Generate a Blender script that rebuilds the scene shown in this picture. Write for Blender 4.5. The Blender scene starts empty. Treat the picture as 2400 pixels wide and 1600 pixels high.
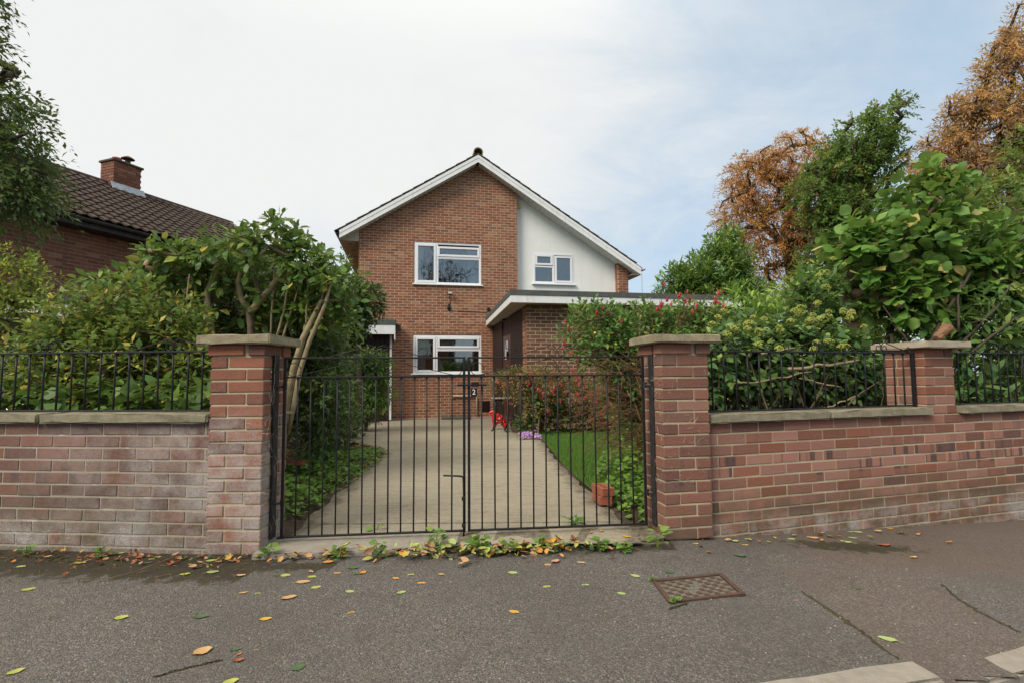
import bpy, math, random
import numpy as np
from mathutils import Vector, Matrix
rng = np.random.default_rng(11)
random.seed(11)
S = bpy.context.scene
COL = S.collection
rad = math.radians

# ------------------------------------------------------------------ camera
cam_d = bpy.data.cameras.new('camera')
cam = bpy.data.objects.new('camera', cam_d)
COL.objects.link(cam)
S.camera = cam
CAM = Vector((0, 0, 1.05))
_p = math.atan(83 / 1230.0)
_r = 0.0075
_up = Vector((0, -math.sin(_p), math.cos(_p)))
_fw = Vector((0, math.cos(_p), math.sin(_p)))
_rt = Vector((1, 0, 0))
_cx = math.cos(_r) * _rt - math.sin(_r) * _up
_cy = math.sin(_r) * _rt + math.cos(_r) * _up
_m = Matrix((_cx, _cy, -_fw)).transposed().to_4x4()
_m.translation = CAM
cam.matrix_world = _m
cam_d.sensor_width = 36
cam_d.sensor_fit = 'HORIZONTAL'
cam_d.lens = 1230 / 2400 * 36
cam_d.clip_start = 0.05
cam_d.clip_end = 2000

# ------------------------------------------------------------------ world, sun, exposure
SUN_AZ, SUN_EL = rad(-138), rad(42)      # azimuth clockwise from +Y
W = bpy.data.worlds.new('World')
S.world = W
W.use_nodes = True


def nd(nt, t, ins=None, **props):
    n = nt.nodes.new(t)
    for k, v in props.items():
        setattr(n, k, v)
    for k, v in (ins or {}).items():
        s = n.inputs[k]
        if isinstance(v, bpy.types.NodeSocket):
            nt.links.new(v, s)
        else:
            s.default_value = v
    return n


def mth(nt, op, a, b=0.0, clamp=False):
    return nd(nt, 'ShaderNodeMath', {0: a, 1: b}, operation=op, use_clamp=clamp).outputs[0]


def mixc(nt, f, a, b, blend='MIX'):
    c = lambda x: tuple(x) + (1.0,) if isinstance(x, (tuple, list)) and len(x) == 3 else x
    return nd(nt, 'ShaderNodeMix', {0: f, 6: c(a), 7: c(b)}, data_type='RGBA', blend_type=blend).outputs[2]


def ramp(nt, f, stops, interp='LINEAR'):
    n = nd(nt, 'ShaderNodeValToRGB', {0: f})
    cr = n.color_ramp
    cr.interpolation = interp
    while len(cr.elements) < len(stops):
        cr.elements.new(0.5)
    for e, (p, c) in zip(cr.elements, stops):
        e.position = p
        e.color = tuple(c) + (1.0,) if len(c) == 3 else c
    return n.outputs[0]


def noise(nt, vec, scale, detail=3.0, rough=0.55, dist=0.0):
    n = nd(nt, 'ShaderNodeTexNoise', {'Scale': scale, 'Detail': detail, 'Roughness': rough, 'Distortion': dist})
    if vec is not None:
        nt.links.new(vec, n.inputs['Vector'])
    return n.outputs[0]


def mapr(nt, v, a, b, c=0.0, d=1.0, smooth=False):
    n = nd(nt, 'ShaderNodeMapRange', {0: v, 1: a, 2: b, 3: c, 4: d})
    n.interpolation_type = 'SMOOTHSTEP' if smooth else 'LINEAR'
    return n.outputs[0]


nt = W.node_tree
nt.nodes.clear()
_sky = nd(nt, 'ShaderNodeTexSky', sky_type='NISHITA', sun_disc=False, sun_elevation=SUN_EL,
          sun_rotation=SUN_AZ, air_density=1.0, dust_density=1.2, ozone_density=1.0)
_bg1 = nd(nt, 'ShaderNodeBackground', {0: _sky.outputs[0], 1: 0.075})
_tc = nd(nt, 'ShaderNodeTexCoord').outputs['Generated']
_sep = nd(nt, 'ShaderNodeSeparateXYZ', {0: _tc})
_den = mth(nt, 'ADD', mth(nt, 'MAXIMUM', _sep.outputs[2], 0.0), 0.22)
_cv = nd(nt, 'ShaderNodeCombineXYZ', {0: mth(nt, 'DIVIDE', _sep.outputs[0], _den),
                                      1: mth(nt, 'DIVIDE', _sep.outputs[1], _den), 2: 0.0}).outputs[0]
_n1 = noise(nt, _cv, 0.75, 7.0, 0.6, 0.5)
_n2 = noise(nt, _cv, 2.2, 7.0, 0.62, 0.8)
_glow = nd(nt, 'ShaderNodeVectorMath', {0: _tc, 1: (-0.52, 0.60, 0.61)}, operation='DOT_PRODUCT').outputs['Value']
_gl = mth(nt, 'MULTIPLY', mapr(nt, _glow, 0.45, 0.97, 0.0, 1.0, True), mapr(nt, _sep.outputs[2], 0.08, 0.36, 0.35, 1.0, True))
_mask = mth(nt, 'ADD', mth(nt, 'MULTIPLY', _n1, 1.0), mth(nt, 'MULTIPLY', _n2, 0.7))
_mask = mth(nt, 'ADD', _mask, mth(nt, 'MULTIPLY', _gl, 0.64))
_mask = mapr(nt, _mask, 0.60, 1.42, 0.0, 1.0, True)
_cb = mixc(nt, _mask, (0.252, 0.325, 0.392), (0.418, 0.424, 0.42))
_mask = mapr(nt, _mask, 0.0, 1.0, 0.72, 1.0)
_cb = mixc(nt, mapr(nt, _sep.outputs[2], 0.55, 0.9, 0.0, 0.8, True), _cb, (0.52, 0.465, 0.375))
_zen = mapr(nt, _sep.outputs[2], 0.50, 1.0, 1.0, 1.9, True)      # overcast: brighter overhead
_bg2 = nd(nt, 'ShaderNodeBackground', {0: _cb, 1: _zen})
_ms = nd(nt, 'ShaderNodeMixShader', {0: _mask, 1: _bg1.outputs[0], 2: _bg2.outputs[0]})
_out = nd(nt, 'ShaderNodeOutputWorld', {0: _ms.outputs[0]})

sun_d = bpy.data.lights.new('sun', 'SUN')
sun_d.energy = 1.5
sun_d.angle = rad(24)
sun_d.color = (1.0, 0.91, 0.77)
sun = bpy.data.objects.new('sun', sun_d)
COL.objects.link(sun)
_sd = Vector((math.sin(SUN_AZ) * math.cos(SUN_EL), math.cos(SUN_AZ) * math.cos(SUN_EL), math.sin(SUN_EL)))
sun.rotation_euler = _sd.to_track_quat('Z', 'Y').to_euler()
S.view_settings.view_transform = 'Standard'
S.view_settings.look = 'None'
S.view_settings.exposure = 1.08
S.view_settings.gamma = 1.0
S.cycles.max_bounces = 6
S.cycles.transparent_max_bounces = 8
S.cycles.caustics_reflective = False
S.cycles.caustics_refractive = False

# ------------------------------------------------------------------ object helpers
ROOTM = {}


def tag(o, label=None, cat=None, group=None, kind=None):
    if label: o['label'] = label
    if cat: o['category'] = cat
    if group: o['group'] = group
    if kind: o['kind'] = kind
    return o


def thing(name, label, cat, loc=(0, 0, 0), rotz=0.0, group=None):
    o = bpy.data.objects.new(name, None)
    o.empty_display_size = 0.1
    COL.objects.link(o)
    o.location = loc
    o.rotation_euler = (0, 0, rotz)
    ROOTM[o.name] = Matrix.Translation(loc) @ Matrix.Rotation(rotz, 4, 'Z')
    return tag(o, label, cat, group)


def link(name, mesh, parent=None, mat=None, kind=None, label=None):
    """mesh given in world coordinates"""
    o = bpy.data.objects.new(name, mesh)
    COL.objects.link(o)
    if mat is not None and len(mesh.materials) == 0:
        mesh.materials.append(mat)
    ROOTM[o.name] = Matrix.Identity(4)
    if parent is not None:
        o.parent = parent
        o.matrix_parent_inverse = ROOTM[parent.name].inverted()
    if kind: o['kind'] = kind
    if label: o['label'] = label
    return o


def place(name, mesh, mat4, parent=None):
    """an object of its own from a shared mesh at a world matrix"""
    o = bpy.data.objects.new(name, mesh)
    COL.objects.link(o)
    ROOTM[o.name] = mat4
    if parent is not None:
        o.parent = parent
        o.matrix_parent_inverse = ROOTM[parent.name].inverted()
    o.matrix_basis = mat4
    return o


def _cham():
    """chamfered box: signs and which axis is full"""
    vs, idx = [], {}
    for sx in (-1, 1):
        for sy in (-1, 1):
            for sz in (-1, 1):
                for a in range(3):
                    idx[(sx, sy, sz, a)] = len(vs)
                    vs.append((sx, sy, sz, a))
    fs = []
    for a in range(3):
        b, c = (a + 1) % 3, (a + 2) % 3
        for s in (-1, 1):
            q = []
            for (tb, tc) in ((-1, -1), (1, -1), (1, 1), (-1, 1)):
                k = [0, 0, 0]; k[a] = s; k[b] = tb; k[c] = tc
                q.append(idx[(k[0], k[1], k[2], a)])
            fs.append(q if s > 0 else q[::-1])
    for a in range(3):                      # edges along axis a
        b, c = (a + 1) % 3, (a + 2) % 3
        for tb in (-1, 1):
            for tc in (-1, 1):
                k0 = [0, 0, 0]; k0[a] = -1; k0[b] = tb; k0[c] = tc
                k1 = list(k0); k1[a] = 1
                q = [idx[(*k0, b)], idx[(*k1, b)], idx[(*k1, c)], idx[(*k0, c)]]
                fs.append(q if tb * tc < 0 else q[::-1])
    for sx in (-1, 1):
        for sy in (-1, 1):
            for sz in (-1, 1):
                q = [idx[(sx, sy, sz, 0)], idx[(sx, sy, sz, 1)], idx[(sx, sy, sz, 2)]]
                fs.append(q if sx * sy * sz > 0 else q[::-1])
    return np.array(vs, float), fs


CH_V, CH_F = _cham()


def cham_verts(size, b):
    h = np.array(size) / 2.0
    b = min(b, h.min() * 0.45)
    v = CH_V[:, :3] * (h - b)
    a = CH_V[:, 3].astype(int)
    r = np.arange(24)
    v[r, a] = CH_V[r, a] * h[a]
    return v


def rz(a):
    c, s = math.cos(a), math.sin(a)
    return np.array([[c, -s, 0], [s, c, 0], [0, 0, 1.0]])


class MB:
    """collects shapes, builds ONE mesh object"""

    def __init__(self):
        self.v, self.f, self.t = [], [], []

    def add(self, v, f, tint=0.0):
        o = len(self.v)
        self.v.extend([tuple(map(float, p)) for p in v])
        self.f.extend([tuple(int(i) + o for i in q) for q in f])
        self.t.extend([tint] * len(v))
        return self

    def box(self, c, size, b=0.003, ang=0.0, tint=0.0, rot=None):
        v = cham_verts(size, b)
        R = rz(ang) if rot is None else rot
        return self.add(v @ R.T + np.array(c), CH_F, tint)

    def beam(self, a, b, w, h, bev=0.002, tint=0.0, upv=(0, 0, 1)):
        """square bar from a to b, w across, h along upv"""
        a, b = np.array(a, float), np.array(b, float)
        x = b - a; L = np.linalg.norm(x); x /= L
        z = np.array(upv, float); y = np.cross(z, x); y /= np.linalg.norm(y); z = np.cross(x, y)
        return self.box((a + b) / 2, (L, w, h), bev, rot=np.stack([x, y, z], 1), tint=tint)

    def tube(self, pts, r, n=8, cap=True, tint=0.0):
        P = np.array(pts, float)
        R = np.full(len(P), r) if np.isscalar(r) else np.array(r, float)
        T = np.gradient(P, axis=0)
        T /= np.linalg.norm(T, axis=1)[:, None] + 1e-12
        ref = np.array([0, 0, 1.0]) if abs(T[0][2]) < 0.9 else np.array([1.0, 0, 0])
        u = np.cross(T[0], ref); u /= np.linalg.norm(u)
        vs = []
        for i in range(len(P)):
            u = u - T[i] * (u @ T[i]); u /= np.linalg.norm(u) + 1e-12
            w = np.cross(T[i], u)
            for k in range(n):
                a = 2 * math.pi * k / n
                vs.append(P[i] + R[i] * (math.cos(a) * u + math.sin(a) * w))
        fs = []
        for i in range(len(P) - 1):
            for k in range(n):
                fs.append((i * n + k, i * n + (k + 1) % n, (i + 1) * n + (k + 1) % n, (i + 1) * n + k))
        if cap:
            fs.append(tuple(range(n))[::-1])
            fs.append(tuple(range((len(P) - 1) * n, len(P) * n)))
        return self.add(vs, fs, tint)

    def lathe(self, c, prof, n=16, axis=None, tint=0.0):
        vs, fs = [], []
        A = np.eye(3) if axis is None else axis
        for (r, z) in prof:
            for k in range(n):
                a = 2 * math.pi * k / n
                vs.append(np.array(c) + A @ np.array([r * math.cos(a), r * math.sin(a), z]))
        for i in range(len(prof) - 1):
            for k in range(n):
                fs.append((i * n + k, i * n + (k + 1) % n, (i + 1) * n + (k + 1) % n, (i + 1) * n + k))
        fs.append(tuple(range(n))[::-1])
        fs.append(tuple(range((len(prof) - 1) * n, len(prof) * n)))
        return self.add(vs, fs, tint)

    def prism(self, poly, d):
        """polygon (3-D points, CCW seen against d) pushed along d"""
        n = len(poly)
        a = [np.array(p, float) for p in poly]
        b = [p + np.array(d, float) for p in a]
        fs = [tuple(range(n)), tuple(range(n, 2 * n))[::-1]]
        for i in range(n):
            j = (i + 1) % n
            fs.append((i, n + i, n + j, j))
        return self.add(a + b, fs)

    def mesh(self, name, smooth=False):
        me = bpy.data.meshes.new(name)
        me.from_pydata(self.v, [], self.f)
        if any(self.t):
            at = me.attributes.new('tint', 'FLOAT', 'POINT')
            at.data.foreach_set('value', np.array(self.t, np.float32))
        if smooth:
            me.polygons.foreach_set('use_smooth', [True] * len(me.polygons))
        me.update()
        return me

    def build(self, name, mat, parent=None, smooth=False, kind=None, label=None):
        return link(name, self.mesh(name, smooth), parent, mat, kind, label)


def np_mesh(name, V, F, tint=None, smooth=False):
    """V (n,3), F (m,k) arrays, fast"""
    me = bpy.data.meshes.new(name)
    V = np.ascontiguousarray(V, np.float32)
    F = np.ascontiguousarray(F, np.int32)
    m, k = F.shape
    me.vertices.add(len(V))
    me.vertices.foreach_set('co', V.ravel())
    me.loops.add(m * k)
    me.loops.foreach_set('vertex_index', F.ravel())
    me.polygons.add(m)
    me.polygons.foreach_set('loop_start', np.arange(0, m * k, k, dtype=np.int32))
    if smooth:
        me.polygons.foreach_set('use_smooth', np.ones(m, bool))
    if tint is not None:
        at = me.attributes.new('tint', 'FLOAT', 'POINT')
        at.data.foreach_set('value', np.ascontiguousarray(tint, np.float32))
    me.update(calc_edges=True)
    return me


# ------------------------------------------------------------------ materials
def newmat(name):
    m = bpy.data.materials.new(name)
    m.use_nodes = True
    m.node_tree.nodes.clear()
    return m, m.node_tree


def finish(m, nt, col, rough=0.7, bump=None, bstr=0.3, bdist=0.01, spec=0.3, metal=0.0, normal=None):
    b = nd(nt, 'ShaderNodeBsdfPrincipled', {'Roughness': rough, 'Specular IOR Level': spec, 'Metallic': metal})
    if isinstance(col, bpy.types.NodeSocket):
        nt.links.new(col, b.inputs['Base Color'])
    else:
        b.inputs['Base Color'].default_value = tuple(col) + (1.0,)
    if bump is not None:
        bn = nd(nt, 'ShaderNodeBump', {'Height': bump, 'Strength': bstr, 'Distance': bdist})
        nt.links.new(bn.outputs[0], b.inputs['Normal'])
    nd(nt, 'ShaderNodeOutputMaterial', {0: b.outputs[0]})
    return m


def pos(nt):
    return nd(nt, 'ShaderNodeNewGeometry').outputs['Position']


def rnd(nt):
    """one number per object, or per piece of a joined mesh"""
    a = nd(nt, 'ShaderNodeAttribute', attribute_name='tint').outputs['Fac']
    o = nd(nt, 'ShaderNodeObjectInfo').outputs['Random']
    return mth(nt, 'FRACT', mth(nt, 'ADD', a, o))


def mat_plain(name, c1, c2=None, scale=8.0, rough=0.7, spec=0.3, bump=0.0, bscale=60.0, metal=0.0, stain=None, streak=None):
    m, nt = newmat(name)
    p = pos(nt)
    col = c1
    if c2 is not None:
        col = mixc(nt, mapr(nt, noise(nt, p, scale, 5.0, 0.6), 0.35, 0.65), c1, c2)
    if stain is not None:
        sc, th, c3 = stain
        col = mixc(nt, mapr(nt, noise(nt, p, sc, 6.0, 0.7), th, th + 0.08), col, c3)
    if streak is not None:                 # rain runs: noise drawn out downwards
        sv = nd(nt, 'ShaderNodeMapping', {0: p, 3: (9.0, 9.0, 0.55)}).outputs[0]
        col = mixc(nt, mth(nt, 'MULTIPLY', mapr(nt, noise(nt, sv, 1.0, 5.0, 0.65), 0.50, 0.72, 0.0, 1.0), mapr(nt, noise(nt, p, 0.9, 3.0), 0.4, 0.6, 0.3, 1.0)), col, streak)
    bp = noise(nt, p, bscale, 3.0) if bump else None
    return finish(m, nt, col, rough, bp, bump, 0.004, spec, metal)


def mat_brick(name, stops, white=None, moss=None, bands=0.0, grain=0.45):
    """white = (amount, z of full, z of none); moss likewise; bands = dark kiln bands near brick ends"""
    m, nt = newmat(name)
    p = pos(nt)
    r = rnd(nt)
    col = ramp(nt, r, stops)
    r2 = mth(nt, 'FRACT', mth(nt, 'MULTIPLY', r, 7.31))
    col = mixc(nt, mapr(nt, r2, 0, 1, 0.0, 0.45), col, (0.10, 0.050, 0.040))
    if bands:
        oc = nd(nt, 'ShaderNodeTexCoord').outputs['Object']
        ox = nd(nt, 'ShaderNodeSeparateXYZ', {0: oc}).outputs[0]
        w = nd(nt, 'ShaderNodeTexNoise', {'Vector': nd(nt, 'ShaderNodeCombineXYZ', {0: mth(nt, 'MULTIPLY', ox, 16.0), 1: mth(nt, 'MULTIPLY', r, 57.0), 2: 0.0}).outputs[0], 'Scale': 1.0, 'Detail': 1.0}).outputs[0]
        bm = mth(nt, 'MULTIPLY', mapr(nt, w, 0.52, 0.60, 0, 1, True), mapr(nt, mth(nt, 'FRACT', mth(nt, 'MULTIPLY', r, 3.7)), 0.45, 0.6, 0, bands))
        zz_ = nd(nt, 'ShaderNodeSeparateXYZ', {0: p}).outputs[2]
        rows = mth(nt, 'MULTIPLY', mapr(nt, zz_, 0.335, 0.345, 0.22, 1.0), mapr(nt, zz_, 0.505, 0.515, 1.0, 0.22))
        bm = mth(nt, 'MULTIPLY', bm, rows)
        col = mixc(nt, bm, col, (0.075, 0.048, 0.055))
    n1 = noise(nt, p, 55.0, 4.0, 0.65)
    col = mixc(nt, mapr(nt, n1, 0.3, 0.7, 0.0, grain), col, mixc(nt, 0.5, col, (0.30, 0.19, 0.14)))
    pit = noise(nt, p, 210.0, 2.0, 0.6)
    col = mixc(nt, mapr(nt, pit, 0.60, 0.70, 0.0, 0.5), col, (0.06, 0.035, 0.03))
    col = mixc(nt, mapr(nt, pit, 0.40, 0.30, 0.0, 0.35), col, (0.42, 0.33, 0.27))
    n2 = noise(nt, p, 9.0, 4.0, 0.6)
    z = nd(nt, 'ShaderNodeSeparateXYZ', {0: p}).outputs[2]
    if moss is not None:
        mm = mth(nt, 'MULTIPLY', mapr(nt, z, moss[1], moss[2], moss[0], 0.0), mapr(nt, n2, 0.3, 0.6))
        col = mixc(nt, mm, col, (0.125, 0.098, 0.058))
    if white is not None:
        n3 = noise(nt, p, 4.2, 6.0, 0.72)
        n4 = noise(nt, p, 160.0, 2.0, 0.6)
        wm = mth(nt, 'MULTIPLY', mapr(nt, n3, 0.42, 0.66), mapr(nt, z, white[1], white[2], white[0], 0.0))
        wm = mth(nt, 'MULTIPLY', wm, mapr(nt, n4, 0.35, 0.62, 0.35, 1.0))
        if len(white) > 3:                 # bloom running up the pier side of the wall
            xs = nd(nt, 'ShaderNodeSeparateXYZ', {0: p}).outputs[0]
            wx = mth(nt, 'MULTIPLY', mapr(nt, xs, white[3], white[4]), mapr(nt, n3, 0.36, 0.6))
            wx = mth(nt, 'MULTIPLY', wx, mapr(nt, z, white[5], white[5] + 0.16, 0.8, 0.0))
            wx = mth(nt, 'MULTIPLY', wx, mapr(nt, n4, 0.3, 0.6, 0.45, 1.0))
            wm = mth(nt, 'MAXIMUM', wm, wx)
        col = mixc(nt, wm, col, (0.46, 0.435, 0.41))
    bp = mth(nt, 'ADD', noise(nt, p, 120.0, 3.0, 0.6), mth(nt, 'MULTIPLY', n1, 0.6))
    return finish(m, nt, col, 0.85, mth(nt, 'ADD', bp, mth(nt, 'MULTIPLY', pit, 0.5)), 0.8, 0.005, 0.2)


def mat_leaf(name, stops, trans=0.25, rough=0.5, spec=0.35, gain=1.5, tcol=(0.22, 0.32, 0.03)):
    m, nt = newmat(name)
    r = rnd(nt)
    col = ramp(nt, r, [(p_, tuple(min(.75, c * gain * 1.2) for c in q)) for p_, q in stops])
    n = noise(nt, pos(nt), 25.0, 2.0)
    col = mixc(nt, mapr(nt, n, 0.3, 0.7, 0.0, 0.22), col, mixc(nt, 0.5, col, (0.0, 0.0, 0.0)))
    bf = nd(nt, 'ShaderNodeNewGeometry').outputs['Backfacing']
    col = mixc(nt, mth(nt, 'MULTIPLY', bf, 0.30), col, (0.20, 0.24, 0.12))
    b = nd(nt, 'ShaderNodeBsdfPrincipled', {'Base Color': col, 'Roughness': rough, 'Specular IOR Level': spec})
    t = nd(nt, 'ShaderNodeBsdfTranslucent', {0: mixc(nt, 0.35, col, tcol)})
    ms = nd(nt, 'ShaderNodeMixShader', {0: trans, 1: b.outputs[0], 2: t.outputs[0]})
    nd(nt, 'ShaderNodeOutputMaterial', {0: ms.outputs[0]})
    return m


def mat_glass(name):
    m, nt = newmat(name)
    fr = nd(nt, 'ShaderNodeFresnel', {0: 1.5}).outputs[0]
    f = mapr(nt, fr, 0.0, 0.6, 0.09, 1.0)
    w = noise(nt, pos(nt), 1.6, 2.0)
    bn = nd(nt, 'ShaderNodeBump', {'Height': w, 'Strength': 0.06, 'Distance': 0.05})
    g = nd(nt, 'ShaderNodeBsdfGlossy', {'Color': (0.95, 0.98, 1.0, 1), 'Roughness': 0.02, 'Normal': bn.outputs[0]})
    t = nd(nt, 'ShaderNodeBsdfTransparent', {0: (0.80, 0.86, 0.86, 1)})
    ms = nd(nt, 'ShaderNodeMixShader', {0: f, 1: t.outputs[0], 2: g.outputs[0]})
    nd(nt, 'ShaderNodeOutputMaterial', {0: ms.outputs[0]})
    return m


M = {}
M['brick_house'] = mat_brick('brick_house', [(0.0, (0.20, 0.070, 0.034)), (0.3, (0.29, 0.105, 0.050)), (0.6, (0.33, 0.128, 0.062)),
                                             (0.75, (0.24, 0.13, 0.075)), (0.86, (0.37, 0.21, 0.115)), (1.0, (0.17, 0.08, 0.05))])
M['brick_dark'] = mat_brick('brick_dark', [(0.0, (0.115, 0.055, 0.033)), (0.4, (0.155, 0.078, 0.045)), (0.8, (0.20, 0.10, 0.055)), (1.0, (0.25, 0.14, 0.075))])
M['brick_near'] = mat_brick('brick_neighbour', [(0.0, (0.17, 0.06, 0.036)), (0.5, (0.23, 0.085, 0.052)), (0.85, (0.28, 0.11, 0.065)), (1.0, (0.31, 0.16, 0.09))])
M['brick_left'] = mat_brick('brick_left', [(0.0, (0.11, 0.068, 0.062)), (0.35, (0.18, 0.092, 0.074)), (0.6, (0.24, 0.100, 0.070)), (0.85, (0.21, 0.135, 0.112)), (1.0, (0.10, 0.070, 0.070))],
                            white=(1.0, 0.10, 0.28, -3.3, -1.85, 0.70), moss=(0.9, 0.12, 0.55), bands=0.75)
M['brick_pier'] = mat_brick('brick_pier', [(0.0, (0.16, 0.07, 0.055)), (0.3, (0.29, 0.105, 0.062)), (0.75, (0.38, 0.135, 0.078)), (1.0, (0.14, 0.075, 0.065))],
                            white=(0.35, 0.05, 0.5, -2.6, -2.0, 0.74), moss=(0.4, 0.02, 0.3), bands=0.8)
M['brick_rpier'] = mat_brick('brick_right_pillar', [(0.0, (0.15, 0.065, 0.052)), (0.35, (0.23, 0.092, 0.066)), (0.7, (0.30, 0.130, 0.092)), (0.88, (0.36, 0.19, 0.135)), (1.0, (0.11, 0.058, 0.052))], moss=(0.5, 0.05, 0.3), bands=0.8)
M['brick_right'] = mat_brick('brick_right', [(0.0, (0.24, 0.085, 0.050)), (0.3, (0.35, 0.155, 0.112)), (0.65, (0.44, 0.225, 0.170)), (0.85, (0.30, 0.105, 0.062)), (1.0, (0.13, 0.070, 0.062))],
                             white=(0.95, 0.02, 0.12), moss=(0.8, 0.10, 0.36), bands=0.9)
M['mortar_house'] = mat_plain('mortar_house', (0.56, 0.38, 0.27), (0.48, 0.31, 0.21), 6.0, 0.9, bump=0.3)
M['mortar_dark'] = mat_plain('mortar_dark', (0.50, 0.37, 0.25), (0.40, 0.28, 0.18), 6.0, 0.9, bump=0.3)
M['mortar_near'] = mat_plain('mortar_near', (0.38, 0.25, 0.18), (0.30, 0.19, 0.135), 6.0, 0.9, bump=0.3)
M['mortar_left'] = mat_plain('mortar_left', (0.37, 0.335, 0.26), (0.30, 0.265, 0.20), 7.0, 0.95, bump=0.5, stain=(7.0, 0.56, (0.46, 0.44, 0.40)))
M['mortar_wall'] = mat_plain('mortar_wall', (0.47, 0.42, 0.285), (0.37, 0.325, 0.215), 7.0, 0.95, bump=0.5, stain=(9.0, 0.60, (0.40, 0.38, 0.35)))
M['render'] = mat_plain('white_render', (0.83, 0.83, 0.80), (0.78, 0.78, 0.75), 1.6, 0.85, bump=0.7, bscale=45.0, streak=(0.74, 0.74, 0.71))
M['white_paint'] = mat_plain('white_paint', (0.80, 0.80, 0.80), (0.72, 0.73, 0.73), 3.0, 0.5, stain=(7.0, 0.71, (0.30, 0.27, 0.23)), streak=(0.66, 0.65, 0.62))
M['white_dirty'] = mat_plain('white_dirty', (0.80, 0.80, 0.80), (0.73, 0.74, 0.74), 3.0, 0.55, stain=(16.0, 0.64, (0.10, 0.085, 0.075)), streak=(0.64, 0.63, 0.60))
M['upvc'] = mat_plain('upvc', (0.78, 0.79, 0.81), None, rough=0.28, spec=0.5)
M['soffit'] = mat_plain('soffit', (0.52, 0.46, 0.38), (0.46, 0.40, 0.32), 4.0, 0.7)
M['soffit_white'] = mat_plain('soffit_white', (0.66, 0.66, 0.63), (0.58, 0.58, 0.55), 4.0, 0.7)
M['felt'] = mat_plain('roof_felt', (0.075, 0.082, 0.078), (0.11, 0.115, 0.10), 5.0, 0.85, bump=0.5, bscale=150.0)
M['tile'] = mat_plain('roof_tile', (0.054, 0.036, 0.028), (0.080, 0.055, 0.043), 9.0, 0.85, bump=0.5, bscale=120.0, stain=(22.0, 0.70, (0.32, 0.30, 0.26)))
M['tile_dark'] = mat_plain('verge_tile', (0.065, 0.050, 0.043), (0.11, 0.10, 0.07), 9.0, 0.9, bump=0.4)
M['ridge'] = mat_plain('ridge_tile', (0.27, 0.24, 0.12), (0.16, 0.13, 0.08), 12.0, 0.9, bump=0.4)
M['black_metal'] = mat_plain('black_metal', (0.006, 0.0065, 0.008), (0.014, 0.014, 0.016), 40.0, 0.5, 0.35, bump=0.25, bscale=90.0, stain=(30.0, 0.70, (0.10, 0.045, 0.025)))
M['black_worn'] = mat_plain('black_worn', (0.012, 0.012, 0.013), (0.03, 0.03, 0.03), 30.0, 0.55, 0.4, bump=0.4, bscale=90.0, stain=(55.0, 0.635, (0.40, 0.38, 0.34)))
M['black_plastic'] = mat_plain('black_plastic', (0.013, 0.013, 0.014), None, rough=0.5)
M['gutter'] = mat_plain('gutter', (0.035, 0.033, 0.03), (0.06, 0.052, 0.045), 5.0, 0.6)
M['brown_wood'] = mat_plain('brown_wood', (0.017, 0.008, 0.007), (0.028, 0.012, 0.010), 20.0, 0.55)
M['door_red'] = mat_plain('door_red', (0.07, 0.018, 0.013), (0.05, 0.014, 0.011), 10.0, 0.35, 0.5)
M['glass'] = mat_glass('glass')
M['interior'] = mat_plain('interior', (0.16, 0.15, 0.13), (0.10, 0.09, 0.08), 1.5, 0.9)
M['curtain'] = mat_plain('curtain', (0.62, 0.62, 0.58), None, rough=0.9)
M['blind'] = mat_plain('blind', (0.55, 0.50, 0.38), None, rough=0.8)
M['cream_pipe'] = mat_plain('cream_pipe', (0.55, 0.46, 0.33), None, rough=0.45)
M['yellow'] = mat_plain('yellow_timber', (0.62, 0.52, 0.20), (0.55, 0.44, 0.15), 30.0, 0.7)
M['lead'] = mat_plain('lead', (0.34, 0.38, 0.43), (0.45, 0.48, 0.52), 8.0, 0.5)
M['terracotta'] = mat_plain('terracotta', (0.36, 0.12, 0.07), (0.28, 0.09, 0.055), 12.0, 0.8)
M['coping'] = mat_plain('coping_stone', (0.19, 0.170, 0.115), (0.29, 0.255, 0.175), 14.0, 0.95, bump=0.9, bscale=90.0, stain=(24.0, 0.66, (0.42, 0.41, 0.38)))
M['cap'] = mat_plain('cap_stone', (0.34, 0.29, 0.19), (0.23, 0.195, 0.125), 14.0, 0.95, bump=1.0, bscale=90.0, stain=(75.0, 0.60, (0.09, 0.078, 0.055)))
M['cap_pale'] = mat_plain('cap_pale', (0.43, 0.37, 0.275), (0.36, 0.31, 0.23), 12.0, 0.95, bump=0.6, bscale=90.0)
M['kerb'] = mat_plain('kerb_stone', (0.30, 0.27, 0.225), (0.24, 0.215, 0.175), 18.0, 0.95, bump=0.9, bscale=110.0)
M['bark'] = mat_plain('bark', (0.12, 0.085, 0.055), (0.19, 0.145, 0.095), 25.0, 0.9, bump=0.9, bscale=60.0)
M['bark_pale'] = mat_plain('bark_pale', (0.36, 0.285, 0.165), (0.22, 0.165, 0.095), 14.0, 0.85, bump=0.6, bscale=50.0)
M['bark_dark'] = mat_plain('bark_dark', (0.05, 0.036, 0.027), (0.085, 0.063, 0.045), 25.0, 0.9, bump=0.8, bscale=60.0)
M['twig'] = mat_plain('twig_brown', (0.23, 0.13, 0.07), (0.16, 0.085, 0.045), 20.0, 0.9)
M['rust'] = mat_plain('rust', (0.065, 0.042, 0.035), (0.105, 0.056, 0.038), 30.0, 0.85, bump=0.7, bscale=120.0)
M['soil'] = mat_plain('soil', (0.045, 0.032, 0.022), (0.085, 0.060, 0.040), 20.0, 0.95, bump=1.0, bscale=50.0)

# ------------------------------------------------------------------ brickwork
BM_CACHE = {}


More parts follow.
